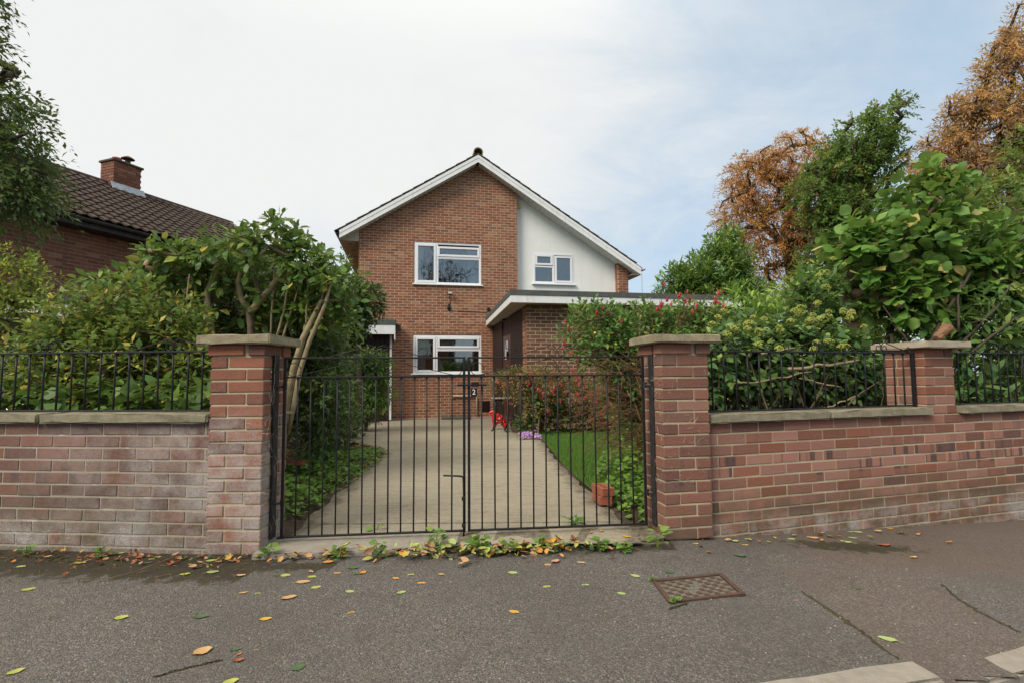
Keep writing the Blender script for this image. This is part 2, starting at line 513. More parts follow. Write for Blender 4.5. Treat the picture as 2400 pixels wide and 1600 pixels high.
class Bricks:
    def __init__(self):
        self.items = []

    def add(self, c, L, D, Hh, ang):
        self.items.append((np.array(c, float), L, D, Hh, ang))

    def build(self, parent, mat, limit=300, name='brick', rest='brickwork', bev=0.005, jit=0.0014, wob=0.0006, seen=None):
        it = sorted(self.items, key=lambda b: float(np.linalg.norm(b[0] - np.array(CAM))) + (0 if seen is None or seen(b[0]) else 100))
        for c, L, D, Hh, ang in it[:limit]:
            var = random.randrange(3)
            key = (mat.name, round(L, 2), round(D, 3), round(Hh, 3), var)
            if key not in BM_CACHE:
                v = cham_verts((round(L, 2), D, Hh), bev)
                v = v + np.random.default_rng(var + 5).normal(0, wob, v.shape)
                BM_CACHE[key] = MB().add(v, CH_F).mesh(name)
                BM_CACHE[key].materials.append(mat)
            j = np.clip(np.random.default_rng(int(abs(c[0] * 7919 + c[2] * 104729) * 1000) % 2**31).normal(0, 1, 3), -1.6, 1.6)
            mw = Matrix.Translation(Vector(c) + Vector((math.sin(ang), -math.cos(ang), 0)) * float(j[0]) * jit) @ \
                Matrix.Rotation(ang + float(j[1]) * 0.004, 4, 'Z') @ Matrix.Rotation(float(j[2]) * 0.004, 4, 'Y')
            place(name, BM_CACHE[key], mw, parent)
        if len(it) > limit:
            mb = MB()
            for c, L, D, Hh, ang in it[limit:]:
                q = c + np.array([math.sin(ang), -math.cos(ang), 0]) * rng.normal(0, jit)
                mb.box(q, (L, D, Hh), bev, ang + rng.normal(0, 0.003), tint=float(rng.random()))
            mb.build(rest, mat, parent, kind='stuff')


def intervals(s0, s1, holes):
    out = [(s0, s1)]
    for a, b in holes:
        nxt = []
        for p, q in out:
            if b <= p or a >= q:
                nxt.append((p, q))
            else:
                if a > p: nxt.append((p, a))
                if b < q: nxt.append((b, q))
        out = nxt
    return out


PITCH = 0.0743


def lay(bs, mortar, org, ang, z0, n, s0, s1, pitch=PITCH, phase=0.0, span=None, holes=(), D=0.1025, proud=0.004, thick=0.2, joint=0.0088, mback=0.0):
    """running bond on a straight face; span(zmid) -> (s0, s1); holes = (sa, sb, za, zb)"""
    d = np.array([math.cos(ang), math.sin(ang), 0]); nn = np.array([math.sin(ang), -math.cos(ang), 0])
    o = np.array([org[0], org[1], 0.0])
    unit = 0.225
    for k in range(n):
        za = z0 + k * pitch
        zm = za + pitch / 2
        a0, a1 = span(zm) if span else (s0, s1)
        if a1 - a0 < 0.04: continue
        hs = [(h[0], h[1]) for h in holes if h[2] - 0.01 < zm < h[3] + 0.01]
        for (p, q) in intervals(a0, a1, hs):
            cc = o + d * (p + q) / 2 + nn * (-thick / 2 - mback) + np.array([0, 0, zm])
            mortar.box(cc, (q - p, thick, pitch), 0.0004, ang)
            st = math.floor((p - phase) / unit) * unit + phase + (k % 2) * unit / 2 - unit
            while st < q:
                x0, x1 = max(st, p), min(st + unit - joint, q)
                st += unit
                if x1 - x0 < 0.025: continue
                c = o + d * (x0 + x1) / 2 + nn * (proud - D / 2) + np.array([0, 0, zm])
                bs.add(c, x1 - x0, D, pitch - joint, ang)


def pillar(root, org, ang, z0, n, mat, mort, corbel=True):
    """1.5 brick square pier, pinwheel bond; org = front-left corner"""
    d = np.array([math.cos(ang), math.sin(ang), 0]); b = np.array([-math.sin(ang), math.cos(ang), 0])
    o = np.array([org[0], org[1], 0.0])
    bs = Bricks()
    w = 0.328
    for k in range(n):
        zc = z0 + (k + 0.5) * PITCH
        e = 0.012 if corbel and k == n - 1 else 0.0
        L, D = 0.2155, 0.1025
        if k % 2 == 0:      # (s, t, ang, length)
            q = [(L / 2, D / 2, 0), (w - D / 2, L / 2, 1), (w - L / 2, w - D / 2, 0), (D / 2, w - L / 2, 1)]
        else:
            q = [(w - L / 2, D / 2, 0), (w - D / 2, w - L / 2, 1), (L / 2, w - D / 2, 0), (D / 2, L / 2, 1)]
        for s, t, r in q:
            s2 = s + e * (1 if s > w / 2 else -1); t2 = t + e * (1 if t > w / 2 else -1)
            bs.add(o + d * s2 + b * t2 + np.array([0, 0, zc]), L, D, PITCH - 0.010, ang + r * math.pi / 2)
    bs.build(root, mat, bev=0.0042, jit=0.0009, wob=0.0007)
    m = MB()
    m.box(o + d * w / 2 + b * w / 2 + np.array([0, 0, z0 + n * PITCH / 2]), (w - 0.010, w - 0.010, n * PITCH - 0.004), 0.002, ang)
    m.build('mortar', mort, root)


def stone(c, size, ang, b=0.006, wob=0.0022, sub=5, seed=0):
    """weathered stone slab: subdivided box with rough edges"""
    import bmesh
    bm = bmesh.new()
    bmesh.ops.create_cube(bm, size=1)
    for v in bm.verts:
        v.co = Vector((v.co.x * size[0], v.co.y * size[1], v.co.z * size[2]))
    long = [e for e in bm.edges if e.calc_length() > max(size) * 0.6]
    bmesh.ops.subdivide_edges(bm, edges=long, cuts=max(2, int(max(size) / 0.12)), use_grid_fill=True)
    bmesh.ops.bevel(bm, geom=[e for e in bm.edges if e.calc_face_angle(0) > 0.5], offset=b, segments=2, affect='EDGES')
    r = np.random.default_rng(seed)
    R = rz(ang)
    vs = []
    for v in bm.verts:
        p = np.array(v.co) + r.normal(0, wob, 3)
        vs.append(R @ p + np.array(c))
    bm.verts.index_update()
    fs = [[v.index for v in f.verts] for f in bm.faces]
    bm.free()
    return MB().add(vs, fs)


# ------------------------------------------------------------------ ground
def zpave(x, y):
    return -0.05 * np.clip(x - 1.0, 0.0, 3.6)


RW_ORG, RW_ANG = np.array([1.0, 3.445]), rad(17.2)
LW_ORG, LW_ANG = np.array([-1.845, 3.238]), rad(-5.2)


def grid_sheet(name, x0, x1, y0, y1, nx, ny, zf, mat, kind='structure', mask=None, attr=None):
    xs = np.linspace(x0, x1, nx); ys = np.linspace(y0, y1, ny)
    X, Y = np.meshgrid(xs, ys)
    Z = zf(X, Y)
    V = np.stack([X, Y, Z], -1).reshape(-1, 3)
    i = np.arange(nx - 1)[None, :] + nx * np.arange(ny - 1)[:, None]
    F = np.stack([i, i + 1, i + nx + 1, i + nx], -1).reshape(-1, 4)
    if mask is not None:
        c = V[F].mean(1)
        F = F[mask(c[:, 0], c[:, 1])]
    me = np_mesh(name, V, F, None, True)
    if attr:
        for k, fn in attr.items():
            a = me.attributes.new(k, 'FLOAT', 'POINT')
            a.data.foreach_set('value', fn(X, Y).ravel().astype(np.float32))
    return link(name, me, None, mat, kind)


def mat_asphalt():
    m, nt = newmat('asphalt')
    p = pos(nt)
    v = nd(nt, 'ShaderNodeTexVoronoi', {'Vector': p, 'Scale': 178.0}, feature='F1')
    cr = nd(nt, 'ShaderNodeSeparateColor', {0: v.outputs['Color']})
    stone_c = ramp(nt, cr.outputs[0], [(0.0, (0.045, 0.044, 0.041)), (0.40, (0.105, 0.101, 0.093)), (0.78, (0.157, 0.149, 0.135)), (0.95, (0.225, 0.208, 0.183)), (1.0, (0.35, 0.32, 0.285))])
    warm = mth(nt, 'MULTIPLY', mapr(nt, cr.outputs[1], 0.6, 0.95), 0.5)
    stone_c = mixc(nt, warm, stone_c, (0.16, 0.10, 0.075))
    big = noise(nt, p, 1.3, 5.0, 0.6)
    big2 = noise(nt, p, 0.55, 4.0, 0.6)
    med = noise(nt, p, 6.0, 4.0, 0.65)
    col = mixc(nt, mapr(nt, big, 0.35, 0.7, 0.0, 0.55), stone_c, (0.092, 0.085, 0.073))
    col = mixc(nt, mapr(nt, big2, 0.42, 0.62, 0.0, 0.55), col, mixc(nt, 0.5, col, (0.060, 0.053, 0.044)))
    col = mixc(nt, mapr(nt, med, 0.56, 0.72, 0.0, 0.5), col, (0.070, 0.060, 0.046))
    at = lambda n: nd(nt, 'ShaderNodeAttribute', attribute_name=n).outputs['Fac']
    warmz = mth(nt, 'MULTIPLY', at('brown'), 0.55)
    col = mixc(nt, warmz, col, mixc(nt, 0.55, col, (0.145, 0.092, 0.062)))
    mo_n = noise(nt, p, 14.0, 5.0, 0.68)
    mo = mapr(nt, mth(nt, 'ADD', at('moss'), mth(nt, 'MULTIPLY', mth(nt, 'SUBTRACT', mo_n, 0.5), 1.8)), 0.45, 0.8, 0, 1, True)
    mn2 = noise(nt, p, 70.0, 3.0, 0.6)
    mcol = mixc(nt, mapr(nt, mn2, 0.3, 0.7), (0.022, 0.016, 0.010), mixc(nt, mapr(nt, mo_n, 0.45, 0.62), (0.046, 0.031, 0.019), (0.060, 0.070, 0.014)))
    col = mixc(nt, mth(nt, 'MULTIPLY', mo, 0.93), col, mcol)
    h = mth(nt, 'ADD', mth(nt, 'MULTIPLY', v.outputs['Distance'], -3.0), mth(nt, 'MULTIPLY', big, 0.6))
    return finish(m, nt, col, 0.82, h, 0.55, 0.004, 0.35)


def mat_concrete():
    m, nt = newmat('concrete')
    p = pos(nt)
    n1 = noise(nt, p, 1.1, 6.0, 0.65)
    n2 = noise(nt, p, 60.0, 4.0, 0.7)
    st = nd(nt, 'ShaderNodeMapping', {0: p, 3: (0.8, 7.0, 1.0)}).outputs[0]
    n3 = noise(nt, st, 3.5, 5.0, 0.7)
    col = mixc(nt, mapr(nt, n1, 0.3, 0.7), (0.225, 0.192, 0.138), (0.315, 0.278, 0.208))
    col = mixc(nt, mapr(nt, n3, 0.48, 0.70, 0.0, 0.75), col, (0.135, 0.105, 0.070))
    col = mixc(nt, mapr(nt, noise(nt, p, 4.5, 5.0, 0.7), 0.56, 0.70, 0.0, 0.6), col, (0.10, 0.078, 0.052))
    col = mixc(nt, mapr(nt, n2, 0.35, 0.7, 0.0, 0.5), col, (0.36, 0.33, 0.26))
    sp = nd(nt, 'ShaderNodeTexVoronoi', {'Vector': p, 'Scale': 30.0}).outputs['Distance']
    col = mixc(nt, mapr(nt, sp, 0.06, 0.12, 0.55, 0.0), col, (0.07, 0.05, 0.035))
    ed = nd(nt, 'ShaderNodeAttribute', attribute_name='edge').outputs['Fac']
    em = mapr(nt, mth(nt, 'ADD', ed, mth(nt, 'MULTIPLY', mth(nt, 'SUBTRACT', noise(nt, p, 5.0, 5.0, 0.7), 0.5), 0.42)), 0.02, 0.16, 0.85, 0.0, True)
    col = mixc(nt, em, col, (0.070, 0.055, 0.034))
    sy = nd(nt, 'ShaderNodeSeparateXYZ', {0: p}).outputs[1]
    jt = mth(nt, 'PINGPONG', mth(nt, 'ADD', sy, mth(nt, 'MULTIPLY', noise(nt, p, 3.0, 3.0), 0.04)), 1.9)
    col = mixc(nt, mapr(nt, jt, 0.010, 0.022, 0.8, 0.0), col, (0.06, 0.05, 0.033))
    n5 = noise(nt, p, 22.0, 5.0, 0.7)
    col = mixc(nt, mapr(nt, n5, 0.35, 0.65, 0.0, 0.38), col, (0.40, 0.36, 0.28))
    return finish(m, nt, col, 0.9, mth(nt, 'ADD', n2, n5), 0.8, 0.008, 0.25)


M['asphalt'] = mat_asphalt()
M['concrete'] = mat_concrete()


def wall_dist(X, Y):
    dl = (X - LW_ORG[0]) * math.sin(LW_ANG) - (Y - LW_ORG[1]) * math.cos(LW_ANG)     # metres in front of the left wall
    dr = (X - RW_ORG[0]) * math.sin(RW_ANG) - (Y - RW_ORG[1]) * math.cos(RW_ANG)
    return dl, dr


def moss_f(X, Y):
    dl, dr = wall_dist(X, Y)
    a = np.where(X < -1.45, np.clip(1.5 - np.abs(dl - 0.15) / 0.30, 0, 1.15), 0)
    g = np.where((X >= -1.45) & (X < 1.0), np.clip(0.8 - (3.25 + 0.05 * X - Y) / 0.22, 0, 0.8), 0)
    g = np.where((X >= -1.45) & (X < -1.0), np.maximum(g, np.clip(1 - np.abs(3.02 - Y) / 0.18, 0, 1)), g)
    b = np.where((X >= 1.0), np.clip(0.42 - dr / 0.5, 0, 1), 0)
    c = np.clip(1.15 - np.hypot((X - 2.2) / 0.75, (Y - 3.47) / 0.20), 0, 1) * 0.95
    return np.maximum(np.maximum(a, g), np.maximum(b, c))


def brown_f(X, Y):
    w = np.clip((X - 1.44) / 0.03, 0, 1) * np.clip((2.19 - X + (Y - 2.5) * 0.15) / 0.03, 0, 1) * np.clip((3.0 - Y) / 0.1 + 1, 0, 1)
    w2 = np.clip((X - 1.5) / 0.5, 0, 1) * np.clip((Y - 2.75) / 0.4, 0, 1) * 1.4
    return np.maximum(w, w2)


# a plain ground sheet to the horizon, then the things laid on it
M['grass_far'] = mat_plain('grass_far', (0.05, 0.075, 0.02), (0.035, 0.05, 0.016), 3.0, 0.95, bump=0.8, bscale=20.0)
gm = MB().add([(-400, -400, -0.32), (400, -400, -0.32), (400, 600, -0.32), (-400, 600, -0.32)], [(0, 1, 2, 3)])
gm.build('ground', M['grass_far'], kind='structure')


def kerb_y(x):          # back edge of the kerb line (pavement side)
    return 1.687 + 0.215 * x + 0.30 * np.clip(x - 1.6, 0, 9) ** 2 / (1 + np.clip(x - 1.6, 0, 9))


pave = grid_sheet('pavement', -7, 7, 1.0, 5.8, 420, 150, zpave, M['asphalt'],
                  mask=lambda x, y: (y > kerb_y(np.clip(x, -1.2, 9)) - 0.105) & (y < np.where(x < -1.4, 3.5 - 0.09 * (x + 1.5), np.where(x < 1.0, 3.50, 3.62 + 0.31 * (x - 1.0)))),
                  attr={'moss': moss_f, 'brown': brown_f})
road = grid_sheet('road', -60, 60, -9, 5.0, 240, 60, lambda X, Y: -0.135 - 0.05 * np.clip(X - 1, 0, 3.6), M['asphalt'],
                  mask=lambda x, y: y < kerb_y(np.clip(x, -1.2, 9)) + 0.02)
# kerb stones along the pavement edge, part of the pavement
_x = -2.3
ki = 0
for (xa, xb) in ((-2.2, -1.31), (-1.30, -0.42), (-0.41, 0.46), (0.47, 1.462), (1.532, 2.38), (2.39, 3.25), (3.26, 4.1)):
    ya, yb = kerb_y(max(xa, -1.2)), kerb_y(max(xb, -1.2))
    a = math.atan2(yb - ya, xb - xa)
    L = math.hypot(xb - xa, yb - ya)
    zc = float(zpave((xa + xb) / 2, 0)) - 0.078
    c = np.array([(xa + xb) / 2 + 0.06 * math.sin(a), (ya + yb) / 2 - 0.06 * math.cos(a), zc])
    stone(c, (L - 0.008, 0.125, 0.17), a, 0.010, 0.0016, seed=ki).build('kerb_stone', M['kerb'], pave, smooth=False)
    ki += 1


# sunk seams where strips of tarmac meet: mossy litter filling the joint
def seam(name, pts, w, seed):
    r = np.random.default_rng(seed)
    P = np.array(pts, float)
    t = np.linspace(0, 1, 46)
    seg = np.r_[0, np.cumsum(np.hypot(*np.diff(P, axis=0).T))]; seg /= seg[-1]
    X = np.interp(t, seg, P[:, 0]) + r.normal(0, 0.004, 46); Y = np.interp(t, seg, P[:, 1]) + r.normal(0, 0.003, 46)
    v, f = [], []
    for i in range(46):
        ww = w * (0.35 + r.random()) * math.sin(math.pi * (0.06 + 0.88 * t[i])) ** 0.5
        z = float(zpave(X[i], Y[i]))
        v += [(X[i] - ww, Y[i], z + 0.0015), (X[i], Y[i] + r.normal(0, .003), z + 0.004 + r.random() * .004), (X[i] + ww, Y[i], z + 0.0015)]
    for i in range(45):
        f += [(3 * i, 3 * i + 1, 3 * i + 4, 3 * i + 3), (3 * i + 1, 3 * i + 2, 3 * i + 5, 3 * i + 4)]
    MB().add(v, f).build(name, M['seam'], pave, kind='stuff')


M['seam'] = mat_plain('seam_moss', (0.045, 0.034, 0.022), (0.060, 0.055, 0.022), 30.0, 0.95, bump=1.0, bscale=120.0)
seam('moss_seam', [(1.425, 2.68), (1.44, 2.5), (1.45, 2.34), (1.445, 2.13), (1.45, 2.06)], 0.011, 1)
seam('moss_seam', [(2.27, 2.87), (2.19, 2.66), (2.165, 2.5), (2.17, 2.33)], 0.008, 2)
seam('moss_seam', [(0.80, 2.50), (0.745, 2.47), (0.70, 2.44)], 0.006, 3)
#seam('moss_seam', [(0.10, 2.93), (0.08, 2.86), (0.03, 2.75)], 0.003, 4)
#seam('moss_seam', [(0.40, 2.33), (0.33, 2.28), (0.22, 2.22)], 0.0025, 5)
seam('moss_seam', [(-1.28, 1.93), (-1.19, 1.99), (-1.10, 2.04)], 0.006, 6)


# drive, lawn and beds behind the gate
def zdrive(X, Y):
    return np.interp(Y, [3.2, 9.5, 14.5, 30], [0.028, 0.028, -0.075, -0.075])


DRV_L = np.array([(3.5, -1.46), (4.33, -1.533), (5.35, -1.60), (6.29, -1.68), (7.2, -1.765), (7.9, -2.05), (8.5, -2.55), (9.0, -3.3), (9.8, -3.62), (10.9, -3.60), (13.1, -3.42), (14.4, -3.40)])
DRV_R = np.array([(3.5, 0.80), (4.12, 0.747), (5.26, 0.622), (6.69, 0.527), (8.56, 0.471), (9.3, 0.42), (9.8, 0.05), (10.3, -0.02), (14.9, -0.12)])
grid_sheet('driveway', -4, 1.2, 3.3, 15.2, 420, 480, zdrive, M['concrete'],
           mask=lambda x, y: (x > np.interp(y, DRV_L[:, 0], DRV_L[:, 1]) + 0.02 * np.sin(y * 9)) & (x < np.interp(y, DRV_R[:, 0], DRV_R[:, 1]) + 0.015 * np.sin(y * 11)),
           attr={'edge': lambda X, Y: np.minimum(X - np.interp(Y, DRV_L[:, 0], DRV_L[:, 1]), np.interp(Y, DRV_R[:, 0], DRV_R[:, 1]) - X)})
zsoil = lambda X, Y: np.interp(Y, [3.2, 9.5, 14.5, 30], [0.02, 0.02, -0.082, -0.09]) + 0.02 * np.sin(X * 3.1) * np.sin(Y * 2.3) - np.clip((X - 1.5) * 0.03, 0, 0.12)
soil = grid_sheet('garden_soil', -14, 16, 3.42, 22, 200, 120, lambda X, Y: zsoil(X, Y) - np.where((X > np.interp(Y, DRV_L[:, 0], DRV_L[:, 1])) & (X < np.interp(Y, DRV_R[:, 0], DRV_R[:, 1])), 0.05, 0.0), M['soil'],
                  mask=lambda x, y: y > np.where(x < -1.4, 3.42 - 0.09 * (x + 1.5), np.where(x < 1.0, 3.55, 3.55 + 0.31 * (x - 1.0))))
M['lawn'] = mat_plain('lawn', (0.06, 0.13, 0.018), (0.075, 0.11, 0.025), 5.0, 0.95, bump=0.8, bscale=60.0)
LAWN = lambda x, y: (x > np.interp(y, DRV_R[:, 0], DRV_R[:, 1]) + 0.03) & (x < 1.75 + 0.02 * y) & (y > 5.0 - 0.5 * x) & (y < 9.75 + 0.12 * x) & (x > 0.2)
grid_sheet('lawn', 0.2, 2.2, 4.0, 10.4, 220, 420, lambda X, Y: zsoil(X, Y) * 0 + zdrive(X, Y) + 0.012, M['lawn'], mask=LAWN)

# concrete threshold under the gates
thr = thing('threshold_slab', 'worn concrete sill slab under the iron gates with one crumbling end', 'slab', (-0.3, 3.35, 0))
stone((-1.02, 3.345, -0.005), (1.05, 0.34, 0.075), rad(4.5), 0.008, 0.0015, seed=3).build('smooth_slab', M['kerb'], thr)
stone((0.235, 3.478, -0.008), (1.46, 0.33, 0.07), rad(4.6), 0.02, 0.0065, seed=4).build('broken_slab', M['concrete'], thr)

# ------------------------------------------------------------------ front walls and gate pillars
lw = thing('garden_wall', 'weathered purple brown brick front wall left of the gates with white salt stains', 'wall', (LW_ORG[0], LW_ORG[1], 0), LW_ANG)
bs, mo = Bricks(), MB()
lay(bs, mo, LW_ORG, LW_ANG, -0.045, 11, -3.1, 0.0, phase=-0.03, thick=0.21, pitch=0.0752)
bs.build(lw, M['brick_left'], bev=0.004, jit=0.001, wob=0.0007)
mo.build('mortar', M['mortar_left'], lw)
for i, (a, b) in enumerate(((-3.1, -2.26), (-2.25, -1.13), (-1.12, 0.0))):
    d = np.array([math.cos(LW_ANG), math.sin(LW_ANG)]); n = np.array([math.sin(LW_ANG), -math.cos(LW_ANG)])
    c = LW_ORG + d * (a + b) / 2 + n * (-0.085)
    stone((c[0], c[1], 0.814), (b - a - 0.006, 0.25, 0.056), LW_ANG, 0.007, 0.0022, seed=20 + i).build('coping_stone', M['coping'], lw)

lp = thing('gate_pillar', 'purplish brick gate pillar with grey slab cap and white salt bloom, left of the gates', 'pillar', (-1.845, 3.208, 0), rad(-1), 'gate pillars')
pillar(lp, (-1.845, 3.215), rad(-1.0), 0.0, 17, M['brick_pier'], M['mortar_wall'])
stone((-1.680, 3.378, 1.290), (0.452, 0.452, 0.056), rad(-1), 0.006, 0.002, seed=31).build('cap_stone', M['cap'], lp)
rp = thing('gate_pillar', 'reddish brick gate pillar with grey slab cap and dark speckled bricks, right of the gates', 'pillar', (0.973, 3.426, 0), rad(9.5), 'gate pillars')
pillar(rp, (0.973, 3.426), rad(9.5), 0.0, 17, M['brick_rpier'], M['mortar_wall'])
stone((1.108, 3.615, 1.290), (0.452, 0.452, 0.056), rad(9.5), 0.006, 0.002, seed=32).build('cap_stone', M['cap'], rp)

rw = thing('garden_wall', 'red brick front wall right of the gates with dark banded courses and a small pier', 'wall', (RW_ORG[0], RW_ORG[1], 0), RW_ANG)
bs, mo = Bricks(), MB()
lay(bs, mo, RW_ORG, RW_ANG, -0.084 - 2 * PITCH, 13, 0.30, 4.6, phase=0.06, thick=0.21)
# pier bricks above the coping, wall line continuing upwards
PS0, PW = 2.352, 0.328
dR = np.array([math.cos(RW_ANG), math.sin(RW_ANG), 0]); bR = np.array([-math.sin(RW_ANG), math.cos(RW_ANG), 0])
oR = np.array([RW_ORG[0], RW_ORG[1], 0.0])
bs.build(rw, M['brick_right'], bev=0.004, jit=0.001, wob=0.0006)
mo.build('mortar', M['mortar_wall'], rw)
pier = thing('pier', None, None, tuple(oR + dR * PS0), RW_ANG)
pier.parent = rw
pier.matrix_parent_inverse = ROOTM[rw.name].inverted()
_pb = oR + dR * PS0
pillar(pier, (_pb[0], _pb[1]), RW_ANG, 0.733, 7, M['brick_right'], M['mortar_wall'], corbel=False)
_pc = oR + dR * (PS0 + PW / 2 + 0.03) + bR * (PW / 2)
stone((_pc[0], _pc[1], 1.279), (0.50, 0.47, 0.058), RW_ANG, 0.009, 0.002, seed=33).build('cap_stone', M['cap_pale'], pier)
for i, (a, b) in enumerate(((0.31, 1.34), (1.348, 2.375), (2.692, 3.70), (3.71, 4.6))):
    c = oR + dR * (a + b) / 2 + bR * 0.085
    stone((c[0], c[1], 0.762), (b - a - 0.005, 0.25, 0.058), RW_ANG, 0.008, 0.0022, seed=40 + i).build('coping_stone', M['coping'], rw)


# ------------------------------------------------------------------ ironwork
def half_scroll(xi, ri, h, xo, ro, n=14):
    """right half of a heart scroll: outer curl, sloping bar, arch to the middle, inner loop; local (s, z)"""
    p = []
    for a in np.linspace(rad(175), rad(-92), n):               # outer open curl
        p.append((xo + ro * math.cos(a), ro * 1.02 + ro * math.sin(a)))
    pk = (xi * 1.55, h)
    e = p[-1]
    for t in np.linspace(0.08, 1, 8):
        p.append((e[0] + (pk[0] - e[0]) * t, e[1] + (pk[1] - 0.006 - e[1]) * t))
    for a in np.linspace(rad(80), rad(178), 8):                 # arch over to the centre line
        p.append((pk[0] - 0.0 + (pk[0] - 0.004) * math.cos(a), pk[1] - h * 0.38 + h * 0.38 * math.sin(a)))
    for a in np.linspace(rad(165), rad(500), 20):               # inner loop
        q = ri * (1.0 - 0.25 * (a - rad(165)) / rad(335))
        p.append((ri + 0.006 + q * math.cos(a), ri * 1.05 + q * math.sin(a)))
    return p


def scroll(root, frame, s, z, args, r=0.0035, sides=(1, -1)):
    o, d = frame
    for sg in sides:
        pts = [o + d * (s + sg * x) + np.array([0, 0, z + y]) for x, y in half_scroll(*args)]
        MB().tube(pts, r, 6).build('scroll', M['black_metal'], root, smooth=True)


def bar_mesh(L, r=0.006, name='bar'):
    m = MB()
    m.tube([(0, 0, 0), (0, 0, L * .33), (0.0006, 0, L * .66), (0, 0, L - 0.012)], r, 8)
    m.box((0, 0, L - 0.006), (r * 3.0, r * 1.6, 0.012), 0.001)
    me = m.mesh(name, True)
    me.materials.append(M['black_metal'])
    return me


def railing(label, org, ang, off, s0, s1, zb, zt, centres, first, post=None):
    d = np.array([math.cos(ang), math.sin(ang), 0]); b = np.array([-math.sin(ang), math.cos(ang), 0])
    o = np.array([org[0], org[1], 0.0]) + b * off
    root = thing('railing', label, 'railing', tuple(o + d * s0 + np.array([0, 0, zb])), ang, 'iron railings on the front walls')
    MB().beam(o + d * s0 + np.array([0, 0, zb]), o + d * s1 + np.array([0, 0, zb]), 0.024, 0.012).build('bottom_rail', M['black_metal'], root)
    MB().beam(o + d * s0 + np.array([0, 0, zt]), o + d * s1 + np.array([0, 0, zt]), 0.024, 0.011).build('top_rail', M['black_metal'], root)
    me = bar_mesh(zt - zb - 0.006)
    s = first
    while s < s1 - 0.02:
        place('bar', me, Matrix.Translation(o + d * s + np.array([0, 0, zb])) @ Matrix.Rotation(random.uniform(-.01, .01), 4, 'Y'), root)
        s += 0.1
    if post is not None:
        MB().beam(o + d * post + np.array([0, 0, zb - 0.01]), o + d * post + np.array([0, 0, zt + 0.004]), 0.024, 0.024, upv=d).build('end_post', M['black_metal'], root)
    for c in centres:
        scroll(root, (o, d), c, zt + 0.006, (0.034, 0.026, 0.075, 0.285, 0.020))
    return root


railing('black iron railing with scrolls on the weathered wall left of the gates', LW_ORG, LW_ANG, 0.075, -3.1, 0.01, 0.855, 1.226, (-0.32, -1.19, -2.06), -3.02)
railing('black iron railing between the right gate pillar and the small wall pier', RW_ORG, RW_ANG, 0.07, 0.335, 2.30, 0.803, 1.216, (0.62, 1.36, 2.00), 0.42, post=2.325)
railing('black iron railing beyond the wall pier at the right edge', RW_ORG, RW_ANG, 0.07, 2.69, 4.6, 0.803, 1.222, (3.36, 4.1), 2.74)


def gate(label, a, b, nb, left):
    a, b = np.array([a[0], a[1], 0.0]), np.array([b[0], b[1], 0.0])
    d = b - a; Wd = np.linalg.norm(d); d /= Wd
    ang = math.atan2(d[1], d[0])
    zb, zm, zt = 0.062, 1.058, 1.180
    root = thing('iron_gate', label, 'gate', tuple(a if left else b), ang, 'pair of driveway gates')
    K = lambda s, z: a + d * s + np.array([0, 0, z])
    bm = M['black_metal']
    for s in (0.0, Wd):
        MB().beam(K(s, zb - 0.008), K(s, zt + 0.006), 0.017, 0.017, upv=d).build('stile', bm, root)
    e = 0.009
    MB().beam(K(e, zb), K(Wd - e, zb), 0.02, 0.012).build('bottom_rail', bm, root)
    MB().beam(K(e, zm), K(Wd - e, zm), 0.018, 0.010).build('middle_rail', bm, root)
    MB().beam(K(e, zt), K(Wd - e, zt), 0.018, 0.011).build('top_rail', bm, root)
    me = bar_mesh(zm - zb - 0.004, 0.0052)
    for i in range(1, nb + 1):
        place('bar', me, Matrix.Translation(K(Wd * i / (nb + 1), zb)) @ Matrix.Rotation(random.uniform(-.004, .004), 4, 'Y'), root)
    scroll(root, (a, d), Wd / 2, zt + 0.006, (0.034, 0.026, 0.075, 0.30, 0.030), 0.0028)
    scroll(root, (a, d), Wd / 2, zm + 0.006, (0.046, 0.040, 0.108, Wd / 2 - 0.055, 0.042), 0.0026)
    return root, K, d, Wd


GL, KL, dL, WL = gate('left leaf of the black iron driveway gates, carrying the drop bolt', (-1.452, 3.36), (-0.318, 3.475), 13, True)
GR, KR, dRg, WR = gate('right leaf of the black iron driveway gates, carrying the number plate', (-0.287, 3.478), (0.893, 3.60), 13, False)
# drop bolt with its cranked handle
fr = np.array([dL[1], -dL[0], 0]) * 0.018
bolt = MB().tube([KL(WL - 0.004, 0.0) + fr, KL(WL - 0.004, 0.30) + fr, KL(WL - 0.006, 0.40) + fr, KL(WL - 0.016, 0.412) + fr, KL(WL - 0.045, 0.415) + fr, KL(WL - 0.135, 0.42) + fr], 0.006, 8).build('drop_bolt', M['black_metal'], GL, smooth=True)
for z in (0.10, 0.27):
    MB().box(KL(WL - 0.004, z) + fr, (0.026, 0.03, 0.02), 0.002, math.atan2(dL[1], dL[0])).build('bolt_keeper', M['black_metal'], GL)
# latch, number plate
fr2 = np.array([dRg[1], -dRg[0], 0])
ga = math.atan2(dRg[1], dRg[0])
lt = MB()
lt.box(KR(0.040, 1.005) + fr2 * 0.02, (0.05, 0.024, 0.032), 0.003, ga)
lt.beam(KR(-0.075, 1.0) + fr2 * 0.016, KR(0.115, 1.0) + fr2 * 0.016, 0.012, 0.014)
lt.beam(KR(0.088, 1.004) + fr2 * 0.024, KR(0.088, 0.935) + fr2 * 0.024, 0.008, 0.008, upv=dRg)
lt.build('latch', M['black_metal'], GR)
plate = MB().box(KR(0.033, 0.951) + fr2 * 0.018, (0.043, 0.006, 0.055), 0.002, ga).build('number_plate', M['black_plastic'], GR)
fc = bpy.data.curves.new('numeral_curve', 'FONT')
fc.body = '2'; fc.size = 0.048; fc.align_x = 'CENTER'; fc.align_y = 'CENTER'; fc.extrude = 0.0012
